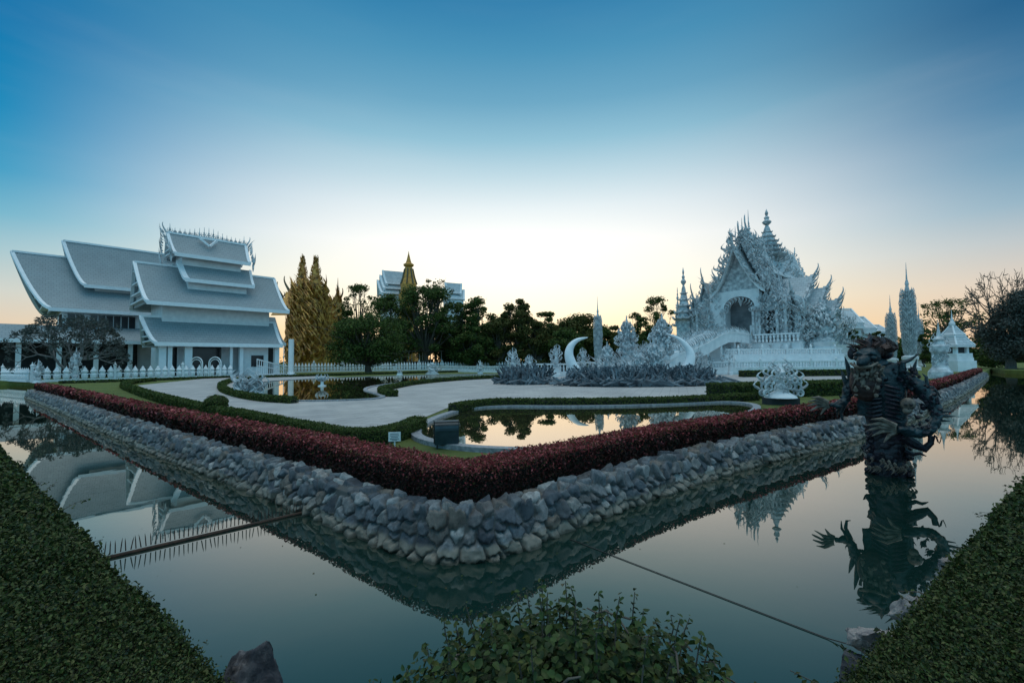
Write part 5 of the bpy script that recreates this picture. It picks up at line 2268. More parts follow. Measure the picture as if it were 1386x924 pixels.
# ------------------------------------------------------------------ white stucco sculptures
def sculpture(label, px, ytop, ybase, wpx, dep=None, seed=1, pedestal=None, kind="stucco_sculpture", n=46, fs=1.0):
    if dep is None:
        g = P(px, ybase)
        dep = g.y
    else:
        g = DX(px, dep)
    root = thing(kind, (g.x, g.y, GZ), label, "sculpture", "white stucco flame sculptures")
    H = D(px, ytop, dep).z - GZ
    w = wpx / ppm(dep)
    z0 = 0
    mb = MB()
    ph = H * (pedestal or .12)
    mb.lathe([(w * .36, -.02), (w * .36, ph * .3), (w * .3, ph * .4), (w * .28, ph * .85), (w * .34, ph)], (0, 0, 0), 12)
    mb.build("pedestal", M_WHITE, root)
    mb = MB()
    filigree_figure(mb, (0, 0, ph), H - ph, w, n, seed, fs=fs)
    mb.build("flame_figure", M_ORN, root)
    return root


sculpture("white flame finial sculpture rising over the picket fence before the bare-leaved tree", 103, 470, 514, 15, 59, 11, n=90, fs=.6)
sculpture("small white flame finial at the left start of the picket fence", 52, 486, 514, 14, 60, 12, n=30)
sculpture("white stucco flame seen over the distant low wall, next to the mound's left end", 694, 470, 500, 16, 62, 13)
sculpture("white stucco flame in the mound's gap, second left of the big horn", 717, 480, 506, 14, 56, 14)
sculpture("white leaf-shaped flame on the balustrade just left of the big horn", 753, 466, 495, 16, 64, 15, .3)
sculpture("white leaf-shaped flame on the balustrade just right of the big horn", 789, 470, 495, 14, 63, 16, .3)
sculpture("small white flame sculpture on the far edge of the kidney-shaped pond", 650, 487, 507, 12, 82, 17, n=24)
sculpture("squat white flower sculpture by the far pond edge, below the round dark tree", 585, 490, 508, 26, 84, 18, n=40)
sculpture("white block-like flame sculpture at the back rim of the kidney-shaped pond", 541, 499, 512, 12, 78, 19, .4, n=20)
sculpture("slimmer tall white guardian figure with flame headdress, farther from the bridge arch", 849, 427, 500, 30, 56, 20, .3, n=260, fs=.55)
sculpture("broader tall white guardian figure with flame headdress beside the horn over the ramp", 897, 424, 500, 40, 53, 21, .3, n=320, fs=.5)
sculpture("bushy white flame sculpture piled between the horns in front of the bridge", 885, 458, 508, 40, 50, 22, .1, n=260, fs=.6)
sculpture("white filigree shrine with pointed outline at the right end of the temple terrace", 1113, 402, 470, 56, 74, 23, .4, n=420, fs=.55)
sculpture("small white flame post at the foot of the terrace balustrade", 988, 476, 500, 9, 66, 24, .4, n=16)


sculpture("spiky white flame figure rising from the mound just right of the big free-standing horn", 822, 462, 512, 26, 52, 25, .1, n=200, fs=.55)
sculpture("low white flame figure at the mound's middle, below the entrance ramp's top", 862, 474, 514, 30, 49, 26, .1, n=200, fs=.6)
sculpture("white flame figure standing right of the horn over the ramp", 946, 470, 508, 22, 54, 27, .1, n=160, fs=.6)


# fern-like sculpture at the end of the kidney pond
def fern_sculpture():
    g = P(338, 535)
    root = thing("fern_sculpture", (g.x, g.y, GZ), "white tangled fern-leaf sculpture on the grass at the kidney pond's near end", "sculpture")
    k = 1 / ppm(g.y)
    mb = MB()
    rnd = random.Random(31)
    for i in range(70):
        a = rnd.uniform(0, 2 * math.pi)
        r = rnd.random() ** .6 * 17 * k
        p = Vector((r * math.cos(a), r * math.sin(a) * .7, rnd.uniform(0, 14) * k))
        mb.scroll(p, (math.cos(a), .2, 0), (0, 0, 1), rnd.uniform(3, 6.5) * k, rnd.uniform(.6, 1.1) * k, rnd.uniform(.6, 1.3))
    mb.build("scrolled_leaves", M_ORN, root)
    mb = MB()
    for i in range(40):
        a = rnd.uniform(0, 2 * math.pi)
        r = rnd.random() * 15 * k
        mb.flame((r * math.cos(a), r * math.sin(a) * .7, rnd.uniform(4, 22) * k), (.4 * math.cos(a), -.2, 1), (math.cos(a), 0, 0), rnd.uniform(12, 24) * k, 1.3 * k, 1)
    mb.build("upright_fronds", M_ORN, root)


fern_sculpture()


def scroll_sculpture():
    """pedestal with paired scrolls, before the square-cut hedge"""
    dep = P(1055, 547).y
    g = DX(1055, dep)
    root = thing("scroll_sculpture", g, "white sculpture of curling scrolls on a dark plinth before the square-cut hedge", "sculpture")
    k = 1 / ppm(dep)
    mb = MB()
    mb.box2((-21 * k, -8 * k, -.05), (21 * k, 8 * k, 9 * k))
    mb.build("dark_plinth", M_VOID, root)
    b = 9 * k
    mb = MB()
    mb.lathe([(20 * k, 0), (19 * k, 2 * k), (14 * k, 5 * k), (8 * k, 9 * k), (7 * k, 15 * k), (5 * k, 19 * k), (8 * k, 26 * k), (5 * k, 30 * k), (7 * k, 34 * k), (3 * k, 40 * k), (1 * k, 46 * k)], (0, 0, b), 14)
    mb.build("vase", M_WHITE, root)
    mb = MB()
    for sd in (-1, 1):
        for (x, zz, s, r, t) in ((27, 6, 5, 1.7, 1.3), (22, 14, 7, 1.8, 1.0), (18, 24, 6, 1.6, 1.1), (13, 32, 5, 1.4, 1.0), (7, 38, 4.5, 1.2, 1.1), (25, 20, 5, 1.5, .8), (14, 15, 5, 1.5, 1.1), (10, 26, 4, 1.3, 1.2)):
            for dy in (-7, 3):
                mb.scroll((sd * x * .82 * k, dy * k, b + zz * k), (sd, 0, 0), (0, 0, 1), s * k, r * k, t)
        for (x, zz, h) in ((29, 12, 14), (24, 24, 14), (17, 30, 12), (10, 38, 12), (4, 42, 12)):
            mb.flame((sd * x * k, -1 * k, b + zz * k), (sd * .15, 0, 1), (sd, 0, 0), h * k, 1.7 * k, 1.0)
    for x, zz, s in ((0, 8, 5), (-5, 15, 4), (5, 15, 4), (0, 22, 4.5), (-4, 29, 3.5), (4, 29, 3.5)):
        mb.scroll((x * k, -11 * k, b + zz * k), (1 if x >= 0 else -1, 0, 0), (0, 0, 1), s * k, 1.4 * k, 1.2)
    mb.build("scrolls", M_ORN, root)


scroll_sculpture()


def urn_sculpture():
    dep = 50
    g = DX(1272, dep)
    root = thing("shrine_sculpture", g, "white bell-footed shrine sculpture with scroll shoulders behind the red hedge on the right", "sculpture")
    k = .68 / ppm(dep)

    def z(y):
        return D(1272, y, dep).z - GZ
    mb = MB()
    mb.lathe([(20 * k, 0), (19 * k, z(503)), (13 * k, z(497)), (10 * k, z(490)), (9 * k, z(480)), (14 * k, z(476)), (15 * k, z(470)), (15 * k, z(468)), (9 * k, z(466)), (8 * k, z(462)), (10 * k, z(459)), (4 * k, z(455)), (2.5 * k, z(448)), (1 * k, z(440)), (.2 * k, z(432))], (0, 0, 0), 12)
    mb.build("bell_pedestal", M_ORN, root)
    mb = MB()
    for sd in (-1, 1):
        for x, y, s in ((15, 466, 4), (17, 474, 4.5), (13, 483, 4), (9, 459, 3)):
            mb.scroll((sd * x * k, -2 * k, z(y)), (sd, 0, 0), (0, 0, 1), s * k, 1.1 * k, 1.2)
        for x, y in ((15, 464), (10, 460), (6, 456), (19, 470)):
            mb.flame((sd * x * k, 0, z(y)), (sd * .2, 0, 1), (sd, 0, 0), 10 * k, 1.1 * k, .9)
    for i in range(90):
        a = i * 2.4
        mb.flame((9 * k * math.cos(a), 9 * k * math.sin(a), z(random.uniform(478, 495))), (.3 * math.cos(a), .3 * math.sin(a), 1), (math.cos(a), math.sin(a), 0), 7 * k, 1 * k, .8)
    mb.build("scroll_shoulders", M_ORN, root)


urn_sculpture()


def fountain():
    g = P(436, 523)
    root = thing("fountain", (g.x, g.y, GZ), "small white flower-shaped fountain standing in the dark kidney-shaped pond", "fountain")
    k = 1 / ppm(g.y)
    mb = MB()
    mb.lathe([(5.5 * k, 0), (5.5 * k, 1.5 * k), (2 * k, 2.5 * k), (2 * k, 8 * k), (4.5 * k, 13 * k), (4 * k, 14 * k)], (0, 0, 0), 10)
    mb.build("stem", M_WHITE, root)
    mb = MB()
    for i in range(9):
        a = i * 2 * math.pi / 9
        mb.flame((2.5 * k * math.cos(a), 2.5 * k * math.sin(a), 8 * k), (math.cos(a) * .6, math.sin(a) * .6, 1), (math.cos(a), math.sin(a), 0), 11 * k, 1.2 * k, .6)
    mb.build("petals", M_ORN, root)


fountain()


# ------------------------------------------------------------------ sea of reaching arms and the two horns
def reaching_mound(label, cx_px, wpx, yfront, dep_r, seed, hmax, dens):
    gf = P(cx_px, yfront)
    c = Vector((gf.x * (gf.y + dep_r) / gf.y, gf.y + dep_r, GZ))
    root = thing("stucco_mound", c, label, "sculpted mound")
    rw = wpx / 2 / ppm(c.y)
    rnd = random.Random(seed)
    mb = MB()
    n = 30
    ring = []
    for q, (f, z) in enumerate(((1.0, -.02), (.97, .35), (.8, .6), (.4, .75))):
        ring.append([(rw * f * math.cos(2 * math.pi * i / n) * (1 + .05 * math.sin(i * 2.3)), dep_r * f * math.sin(2 * math.pi * i / n) * (1 + .05 * math.sin(i * 1.7)), z) for i in range(n)])
    vs = [p for r_ in ring for p in r_]
    fs = []
    for q in range(3):
        for i in range(n):
            fs.append((q * n + i, q * n + (i + 1) % n, (q + 1) * n + (i + 1) % n, (q + 1) * n + i))
    fs.append(tuple(3 * n + i for i in range(n)))
    mb.add(vs, fs)
    mb.build("rock_base", M_TANGLE, root)
    mb = MB()
    for i in range(dens):
        a = rnd.uniform(0, 2 * math.pi)
        f = rnd.random() ** .4
        x, y = rw * f * math.cos(a), dep_r * f * math.sin(a)
        h = hmax * rnd.uniform(.45, 1.0) * (1.0 - .25 * (f > .85))
        lean = Vector((rnd.gauss(0, .35), rnd.gauss(0, .3) - .15, 1)).normalized()
        p = Vector((x, y, rnd.uniform(0.1, .6)))
        m = p + lean * h * .5 + Vector((rnd.gauss(0, .12), rnd.gauss(0, .12), 0))
        q = m + (lean + Vector((rnd.gauss(0, .5), rnd.gauss(0, .5), 0))).normalized() * h * .45
        mb.tube([p, m, q], [.16, .11, .08], 5)
        d = (q - m).normalized()
        for j in range(4):
            e = q + (d + Vector((rnd.gauss(0, .5), rnd.gauss(0, .5), rnd.gauss(0, .3)))).normalized() * rnd.uniform(.22, .36)
            mb.tube([q, (q + e) / 2 + Vector((0, 0, .04)), e], [.05, .04, .02], 4)
    for i in range(int(dens * .22)):
        a = rnd.uniform(math.pi, 2 * math.pi)
        x, y = rw * 1.0 * math.cos(a), dep_r * 1.0 * math.sin(a)
        mb.tube([(x, y, .1), (x + rnd.gauss(0, .5), y - rnd.uniform(.1, .3), rnd.uniform(.4, .8)), (x + rnd.gauss(0, .9), y - rnd.uniform(0, .2), rnd.uniform(0, .3))], [.13, .12, .1], 5)
    o = mb.build("reaching_arms", M_TANGLE, root)
    o['kind'] = 'stuff'
    return root


reaching_mound("large blue-grey mound of reaching stucco arms at the foot of the bridge", 866, 204, 524, 4.4, 41, 1.5, 620)
reaching_mound("small blue-grey mound of reaching stucco arms left of the big horn", 712, 64, 521, 2.6, 42, 1.7, 170)
reaching_mound("low strip of blue-grey reaching stucco arms behind the bright gap beside the horn", 765, 70, 509, 2.0, 43, 1.2, 120)


def horn(label, pts, dep, mat=M_TRIM):
    p0 = DX(pts[0][0], dep)
    root = thing("giant_horn", p0, label, "horn", "pair of giant white horns")
    mb = MB()
    path = [D(x, y, dep + 0.1 * i) - p0 for i, (x, y, r) in enumerate(pts)]
    # densify
    P_, R_ = [], []
    for i in range(len(path) - 1):
        for j in range(4):
            t = j / 4
            a = path[max(i - 1, 0)]
            b, c = path[i], path[i + 1]
            d = path[min(i + 2, len(path) - 1)]
            q = 0.5 * ((2 * b) + (c - a) * t + (2 * a - 5 * b + 4 * c - d) * t * t + (3 * b - a - 3 * c + d) * t ** 3)
            P_.append(q)
            R_.append(.78 * (pts[i][2] * (1 - t) + pts[i + 1][2] * t) / ppm(dep))
    P_.append(path[-1])
    R_.append(.02)
    mb.tube(P_, R_, 14)
    mb.build("horn_blade", mat, root, smooth=True)
    mb = MB()
    r = pts[0][2] / ppm(dep)
    mb.lathe([(r * 1.8, 0), (r * 1.7, .3), (r * 1.2, .5), (r * 1.15, .8), (r * .9, .9)], path[0] * 1 + Vector((0, 0, -.4)), 12)
    for i in range(14):
        a = i * 2 * math.pi / 14
        mb.flame(path[0] + Vector((r * math.cos(a), r * math.sin(a), .1)), (math.cos(a) * .3, math.sin(a) * .3, 1), (math.cos(a), math.sin(a), 0), 1.0, .1, .6)
    mb.build("horn_socket", M_ORN, root)


horn("giant smooth white horn curving to the right, alone beside the bright path gap", [(785, 507, 9), (777, 498, 9), (772, 488, 8.6), (770, 478, 7.6), (773, 468, 6), (782, 460, 3.6), (796, 456.5, .6)], 49)
horn("giant smooth white horn curving to the left over the bridge ramp", [(921, 508, 9), (929, 499, 9), (934, 488, 8.4), (934, 477, 7), (927, 466, 5), (916, 457, 3), (902, 451.5, .5)], 48)


def ramp_slab():
    a, b = P(842, 514), D(905, 481, 60)
    root = thing("entrance_ramp", (a.x, a.y, GZ), "plain pale entrance ramp climbing from the mound towards the bridge", "ramp")
    mb = MB()
    p, q = Vector((0, 0, .15)), b - Vector((a.x, a.y, GZ))
    mb.bar(p, q, 2.6, .35)
    mb.build("ramp_deck", M_WHITE, root)
    mb = MB()
    d = Vector((q.y, -q.x, 0)).normalized() * 1.35
    mb.bar(p + d + Vector((0, 0, .3)), q + d + Vector((0, 0, .3)), .3, .6)
    mb.bar(p - d + Vector((0, 0, .3)), q - d + Vector((0, 0, .3)), .3, .6)
    mb.build_each("ramp_kerb", M_TRIM, root)


ramp_slab()


def flame_wall():
    a, b = DX(846, 74), DX(958, 80)
    root = thing("flame_balustrade", a, "dense white balustrade of tall stucco flames behind the temple bridge", "balustrade")
    d = b - a
    mb = MB()
    mb.bar((0, 0, .9), (d.x, d.y, 2.6), 1.0, 3.0)
    mb.build("base_wall", M_WHITE, root)
    mb = MB()
    rnd = random.Random(71)
    for i in range(46):
        f = (i + .5) / 46
        c = Vector((d.x * f, d.y * f, 2.0 + 2.2 * f))
        h = rnd.uniform(1.6, 2.9) + (1.4 if i % 9 == 4 else 0)
        mb.lathe([(.3, 0), (.34, h * .2), (.16, h * .35), (.26, h * .5), (.08, h * .75), (.02, h * 1.1)], c, 7)
        for k in range(11):
            an = rnd.uniform(0, 6.28)
            dd = Vector((math.cos(an), math.sin(an), 0))
            mb.flame(c + Vector((0, 0, rnd.uniform(0, h * .6))) + dd * .25, dd * .6 + Vector((0, 0, 1)), dd, rnd.uniform(.6, 1.2), .1, .9)
    mb.build("flames", M_ORN, root)


flame_wall()


# ================================================================== TREES
def tree(name, label, px, ytop, depth, wpx, mat, seed, crown_low=0.35, n_cl=26, leaves=95, ybase=None, open_=0.9, flat=1.0, group="trees behind the garden", bark=M_BARK, leaf_k=0.0042, thick=1.0, offx=0.0, cl_size=0.30):
    rnd = random.Random(seed)
    rng = np.random.default_rng(seed)
    g = DX(px, depth)
    cosf = math.cos(math.atan2(abs(g.x), g.y))
    root = thing(name, (g.x, g.y, GZ), label, "tree", group)
    H = D(px, ytop, depth).z - GZ
    rw = wpx / 2 / ppm(depth) * (0.5 + 0.5 * cosf)
    zc0 = H * crown_low * (.72 if open_ >= .9 else .9)
    # crown clumps
    cl = []
    for i in range(n_cl):
        f = rnd.random()
        zz = zc0 + (H - zc0) * (f ** 0.8) * 0.93
        u = (zz - zc0) / (H - zc0)
        env = rw * (0.45 + 0.55 * math.sin(math.pi * min(1, u * .75 + .22))) * flat
        if u > .8:
            env *= (1 - (u - .8) * 2.4)
        a = rnd.uniform(0, 2 * math.pi)
        rr = env * math.sqrt(rnd.random()) * 0.88
        cl.append((Vector((rr * math.cos(a) + offx, rr * math.sin(a), zz)), rw * cl_size * rnd.uniform(.55, 1.25)))
    top = Vector((rnd.gauss(0, rw * .12) + offx, 0, H - rw * .18))
    cl.append((top, rw * .2))
    # trunk and limbs
    mb = MB()
    tr = max(.14, rw * .055) * thick
    fork = zc0 * .85
    mb.tube([(0, 0, -.1), (rnd.gauss(0, .1), 0, fork * .5), (rnd.gauss(0, .2), rnd.gauss(0, .2), fork), (rnd.gauss(0, .3) + offx * .6, 0, fork + (H - fork) * .6)], [tr * 1.25, tr, tr * .85, tr * .3], 8)
    mb.build("trunk", bark, root)
    lm = MB()
    for c, r in cl:
        s = Vector((rnd.gauss(0, .1), rnd.gauss(0, .1), fork * rnd.uniform(.75, 1.15)))
        m = s.lerp(c, .5) + Vector((rnd.gauss(0, rw * .07), rnd.gauss(0, rw * .07), -rw * .05))
        lm.tube([s, m, c], [tr * .5, tr * .3, tr * .08], 5, cap=False)
        for _ in range(3):
            q = c + Vector((rnd.gauss(0, r * .8), rnd.gauss(0, r * .8), rnd.gauss(.1, r * .6)))
            lm.tube([m.lerp(c, .6), q], [tr * .12, .02], 4, cap=False)
    lm.build("limbs", bark, root)
    # foliage
    s0 = max(.06, depth * leaf_k)
    pts, nrm, sz = [], [], []
    for c, r in cl:
        k = int(leaves * rnd.uniform(.7, 1.3) * open_ * (1.9 if open_ >= .9 else 1.35))
        d = rng.normal(0, 1, (k, 3))
        d /= np.linalg.norm(d, axis=1, keepdims=True)
        rad = r * rng.random(k) ** .45
        p = d * rad[:, None] * np.array([1.15, 1.15, .75]) + np.array(tuple(c))
        pts.append(p)
        nrm.append(d + np.array([0, 0, .6]))
        sz.append(np.full(k, s0) * rng.uniform(.6, 1.35, k))
    v, f = leaf_arrays(np.concatenate(pts), np.concatenate(nrm), np.concatenate(sz), aspect=.7)
    np_mesh("crown", v, f, 3, [mat], parent=root)
    return root


T = tree
# near the fence
T("round_tree", "dense dark round-crowned tree standing directly in front of the long picket fence", 499, 428, 98, 98, L_TREE, 1, .30, 60, 190, thick=1.6, flat=1.1, cl_size=.36)
# row behind, from the golden building to the temple
T("garden_tree", "loose feathery tree with layered open branches right of the thin bronze spire", 486, 382, 140, 62, L_TREE, 2, .52, 22, 60, open_=.8, flat=.9, cl_size=.2)
T("garden_tree", "dark bushy tree between the golden building and the feathery tree", 458, 412, 132, 50, L_TREE, 3, .3, 26, 120)
T("garden_tree", "broad dark tree crown right under the gilded stupa", 577, 385, 128, 92, L_TREE, 4, .33, 60, 150, cl_size=.27, thick=1.3)
T("garden_tree", "sparse twiggy reddish tree top poking out beside the gilded stupa", 590, 376, 145, 62, L_TREEY, 5, .62, 20, 34, open_=.6, cl_size=.2)
T("garden_tree", "dark tree in front of the blue-white tiered roofs", 526, 397, 130, 66, L_TREE, 6, .35, 36, 130)
T("garden_tree", "dark leafy tree below the small pale tiered roof", 622, 408, 134, 54, L_TREE, 7, .3, 34, 120)
T("garden_tree", "flat-topped layered dark tree right of the small pale tiered roof", 648, 402, 132, 64, L_TREE, 8, .38, 40, 120, flat=1.15, cl_size=.26)
T("garden_tree", "tall dense olive-tinged tree, highest of those left of the rounded tree", 700, 403, 130, 56, L_TREEY, 9, .25, 46, 150, cl_size=.28)
T("garden_tree", "ragged dark tree just left of the rounded olive tree", 738, 421, 138, 44, L_TREE, 10, .3, 30, 110)
T("garden_tree", "rounded olive-green tree left of the slender white column", 783, 427, 130, 62, L_TREEY, 11, .15, 60, 170, flat=1.25, cl_size=.34)
T("garden_tree", "low dark bush-like tree right of the slender white column, against the glow", 831, 440, 134, 38, L_TREEY, 12, .2, 24, 90, open_=.75)
T("garden_tree", "small ragged tree between the two guardian figures", 862, 422, 128, 30, L_TREE, 13, .35, 20, 80, open_=.8)
T("garden_tree", "open-branched dark tree left of the temple's thin wing spire", 893, 401, 122, 58, L_TREE, 14, .40, 30, 85, open_=.85, cl_size=.24)
T("garden_tree", "low dark shrub row tree behind the guardian figures", 880, 446, 120, 52, L_TREE, 15, .12, 34, 120, flat=1.2)
T("garden_tree", "dark low tree under the walkway's far left end", 545, 436, 140, 60, L_TREE, 16, .2, 34, 110)
T("garden_tree", "dark low tree behind the middle of the covered walkway", 668, 432, 142, 70, L_TREE, 17, .2, 40, 120)
T("garden_tree", "dark low tree behind the right end of the covered walkway", 752, 440, 142, 70, L_TREE, 18, .2, 40, 120)
T("garden_tree", "dark low tree filling the gap behind the round fence tree", 470, 442, 136, 64, L_TREE, 19, .15, 36, 120)
T("garden_tree", "dark low tree behind the walkway, below the gilded stupa's right side", 607, 438, 140, 60, L_TREE, 20, .2, 36, 110)
T("garden_tree", "bushy dark tree under the golden building's right shoulder", 449, 432, 126, 44, L_TREE, 31, .12, 40, 130)
T("garden_tree", "round dark tree left of the ragged one beside the rounded olive tree", 724, 434, 127, 50, L_TREEY, 32, .12, 44, 140)
T("garden_tree", "broad low tree behind the big free-standing horn", 765, 446, 124, 60, L_TREE, 33, .08, 44, 140)
T("garden_tree", "low dark tree directly behind the slender white column", 812, 441, 128, 50, L_TREE, 34, .08, 40, 130)
T("garden_tree", "low olive tree between the slender white column and the slimmer guardian", 838, 448, 126, 40, L_TREEY, 35, .08, 34, 120)
T("garden_tree", "dark broad tree at the walkway below the small pale tiered roof", 640, 436, 127, 60, L_TREE, 36, .10, 44, 140)
T("garden_tree", "bushy tree at the walkway between the flat-topped tree and the tall olive-tinged one", 676, 428, 128, 46, L_TREEY, 37, .12, 40, 130)
# right-hand side
T("umbrella_tree", "spreading umbrella-shaped dark tree behind the spired pavilion", 1287, 402, 118, 84, L_TREE, 21, .55, 30, 70, flat=1.25, open_=.8, cl_size=.24)
T("small_tree", "small dark palm-like tree in front of the stepped white hall", 1155, 446, 96, 24, L_TREE, 22, .45, 10, 60, group="dark shrubs among the white towers")
T("small_tree", "dark leafy shrub between the stepped hall and the lotus towers", 1190, 448, 104, 26, L_TREE, 23, .2, 14, 80, group="dark shrubs among the white towers")
T("small_tree", "dark leafy shrub just right of the tall lotus tower's foot", 1250, 452, 108, 30, L_TREE, 24, .2, 14, 80, group="dark shrubs among the white towers")
T("bank_tree", "dense dark grey-green tree overhanging the moat at the right edge", 1392, 392, 84, 120, L_GREY, 25, .18, 90, 190, group="trees on the far right bank", cl_size=.27)
T("bank_tree", "dark bushy tree behind the bare-branched tree on the right bank", 1345, 445, 96, 56, L_TREE, 26, .1, 40, 120, group="trees on the far right bank")
T("garden_tree", "small dark tree left of the large hall at the horizon", 4, 444, 140, 46, L_TREE, 28, .3, 22, 90)


def frangipani(label, px, ytop, depth, wpx, seed, leafy, mat, levels=6, group="frangipani trees"):
    """stubby forking branches with blunt tips"""
    rnd = random.Random(seed)
    g = DX(px, depth)
    cosf = math.cos(math.atan2(abs(g.x), g.y))
    root = thing("frangipani_tree", (g.x, g.y, GZ), label, "tree", group)
    H = D(px, ytop, depth).z - GZ
    rw = wpx / 2 / ppm(depth) * (.4 + .6 * cosf)
    mb, lm = MB(), MB()
    tips = []
    tr = H * .035

    def grow(p, d, L, r, lv):
        q = p + d * L
        m = p.lerp(q, .5) + Vector((rnd.gauss(0, L * .06), rnd.gauss(0, L * .06), -L * .03))
        lm.tube([p, m, q], [r, r * .9, r * .78], 6 if lv < 3 else 4, cap=lv >= levels - 1)
        if lv >= levels:
            tips.append((q, d))
            return
        n = 3 if rnd.random() < (.75 if lv < 3 else .45) else 2
        a0 = rnd.uniform(0, 6.28)
        for i in range(n):
            a = a0 + i * 2 * math.pi / n + rnd.gauss(0, .3)
            s = d.orthogonal().normalized()
            t = d.cross(s)
            e = d * rnd.uniform(.75, 1.0) + (s * math.cos(a) + t * math.sin(a)) * rnd.uniform(.6, .95)
            e += Vector((q.x / rw * .25, q.y / rw * .25, .18 if q.z > H * .4 else .3))
            if q.z > H * .86:
                e.z *= .3
            grow(q, e.normalized(), L * rnd.uniform(.68, .86), max(.03 if leafy else .075, r * .66), lv + 1)

    tl = H * .17
    mb.tube([(0, 0, -.1), (rnd.gauss(0, .1), 0, tl * .5), (0, 0, tl)], [tr * 1.3, tr * 1.05, tr], 9)
    mb.build("trunk", M_BARKG, root)
    for i in range(5):
        a = i * 2 * math.pi / 5 + rnd.gauss(0, .3)
        grow(Vector((0, 0, tl * .95)), Vector((math.cos(a) * .9, math.sin(a) * .9, rnd.uniform(.6, 1.1))).normalized(), max(H, rw * 1.0) * .25, tr * .62, 1)
    # fit the spread to the measured width and height
    vs = np.array(lm.v)
    sx_ = rw / np.percentile(np.abs(vs[:, 0]), 98.5)
    sz_ = (H - tl) / (np.percentile(vs[:, 2], 99.7) - tl)
    vs[:, 0] *= sx_
    vs[:, 1] *= sx_
    vs[:, 2] = tl + (vs[:, 2] - tl) * sz_
    lm.v = [tuple(p) for p in vs]
    lm.build("branches", M_BARKG if leafy else M_BARK, root)
    if leafy:
        tp = np.array([tuple(t[0]) for t in tips])
        tp[:, :2] *= sx_
        tp[:, 2] = tl + (tp[:, 2] - tl) * sz_
        rep = np.repeat(tp, leafy, axis=0)
        rng = np.random.default_rng(seed)
        d = rng.normal(0, 1, rep.shape)
        d /= np.linalg.norm(d, axis=1, keepdims=True)
        s0 = max(.22, depth * .005)
        v, f = leaf_arrays(rep + d * s0 * .8, d + np.array([0, 0, .5]), np.full(len(rep), s0) * rng.uniform(.7, 1.3, len(rep)), aspect=.5)
        np_mesh("leaf_tufts", v, f, 3, [mat], parent=root)
    return root


frangipani("low wide frangipani tree with sparse grey leaves before the hall on the left", 92, 430, 66, 128, 51, 11, L_GREY, levels=6)
frangipani("tall bare frangipani tree with stubby twigs against the sky on the right bank", 1368, 366, 86, 104, 52, 0, L_GREY, levels=6)


# topiary
def topiary(label, px, ybase, ytop, wpx):
    g = P(px, ybase)
    root = thing("topiary_bush", (g.x, g.y, GZ), label, "bush")
    H = D(px, ytop, g.y).z - GZ
    r = wpx / 2 / ppm(g.y) * .85
    mb = MB()
    mb.lathe([(r * .8, 0), (r * .85, H * .6), (r * .6, H * .88), (r * .1, H * .94)], (0, 0, 0), 12)
    mb.build("branch_core", M_CORE, root)
    k = 2600
    a = RNG.uniform(0, 2 * math.pi, k)
    u = RNG.random(k)
    rad = np.where(u < .65, r * .95, r * np.sqrt(np.clip(1 - ((u - .65) / .35) ** 1.6, 0, 1)))
    p = np.stack([rad * np.cos(a), rad * np.sin(a), np.where(u < .65, u, .65 + (u - .65)) * H], axis=1)
    n = np.stack([np.cos(a), np.sin(a), np.where(u > .65, 1.2, .1)], axis=1)
    v, f = leaf_arrays(p + RNG.normal(0, .02, p.shape), n, np.full(k, .085) * RNG.uniform(.7, 1.3, k))
    np_mesh("foliage", v, f, 3, [L_HEDGE], parent=root)


topiary("dark rounded topiary bush beside the path behind the red hedge", 292, 562, 535, 33)


# ================================================================== DEMON STATUE IN THE MOAT
def skin_mesh(name, verts, edges, radii, mat, parent, root_i=0, sub=2):
    me = bpy.data.meshes.new(name)
    me.from_pydata([tuple(v) for v in verts], edges, [])
    me.materials.append(mat)
    o = bpy.data.objects.new(name, me)
    COL.objects.link(o)
    o.parent = parent
    o.modifiers.new('skin', 'SKIN').use_smooth_shade = True
    sv = me.skin_vertices[0].data
    for i, r in enumerate(radii):
        rr = r if isinstance(r, (tuple, list)) else (r, r)
        sv[i].radius = rr
        sv[i].use_root = (i == root_i)
    s = o.modifiers.new('sub', 'SUBSURF')
    s.levels = s.render_levels = sub
    return o


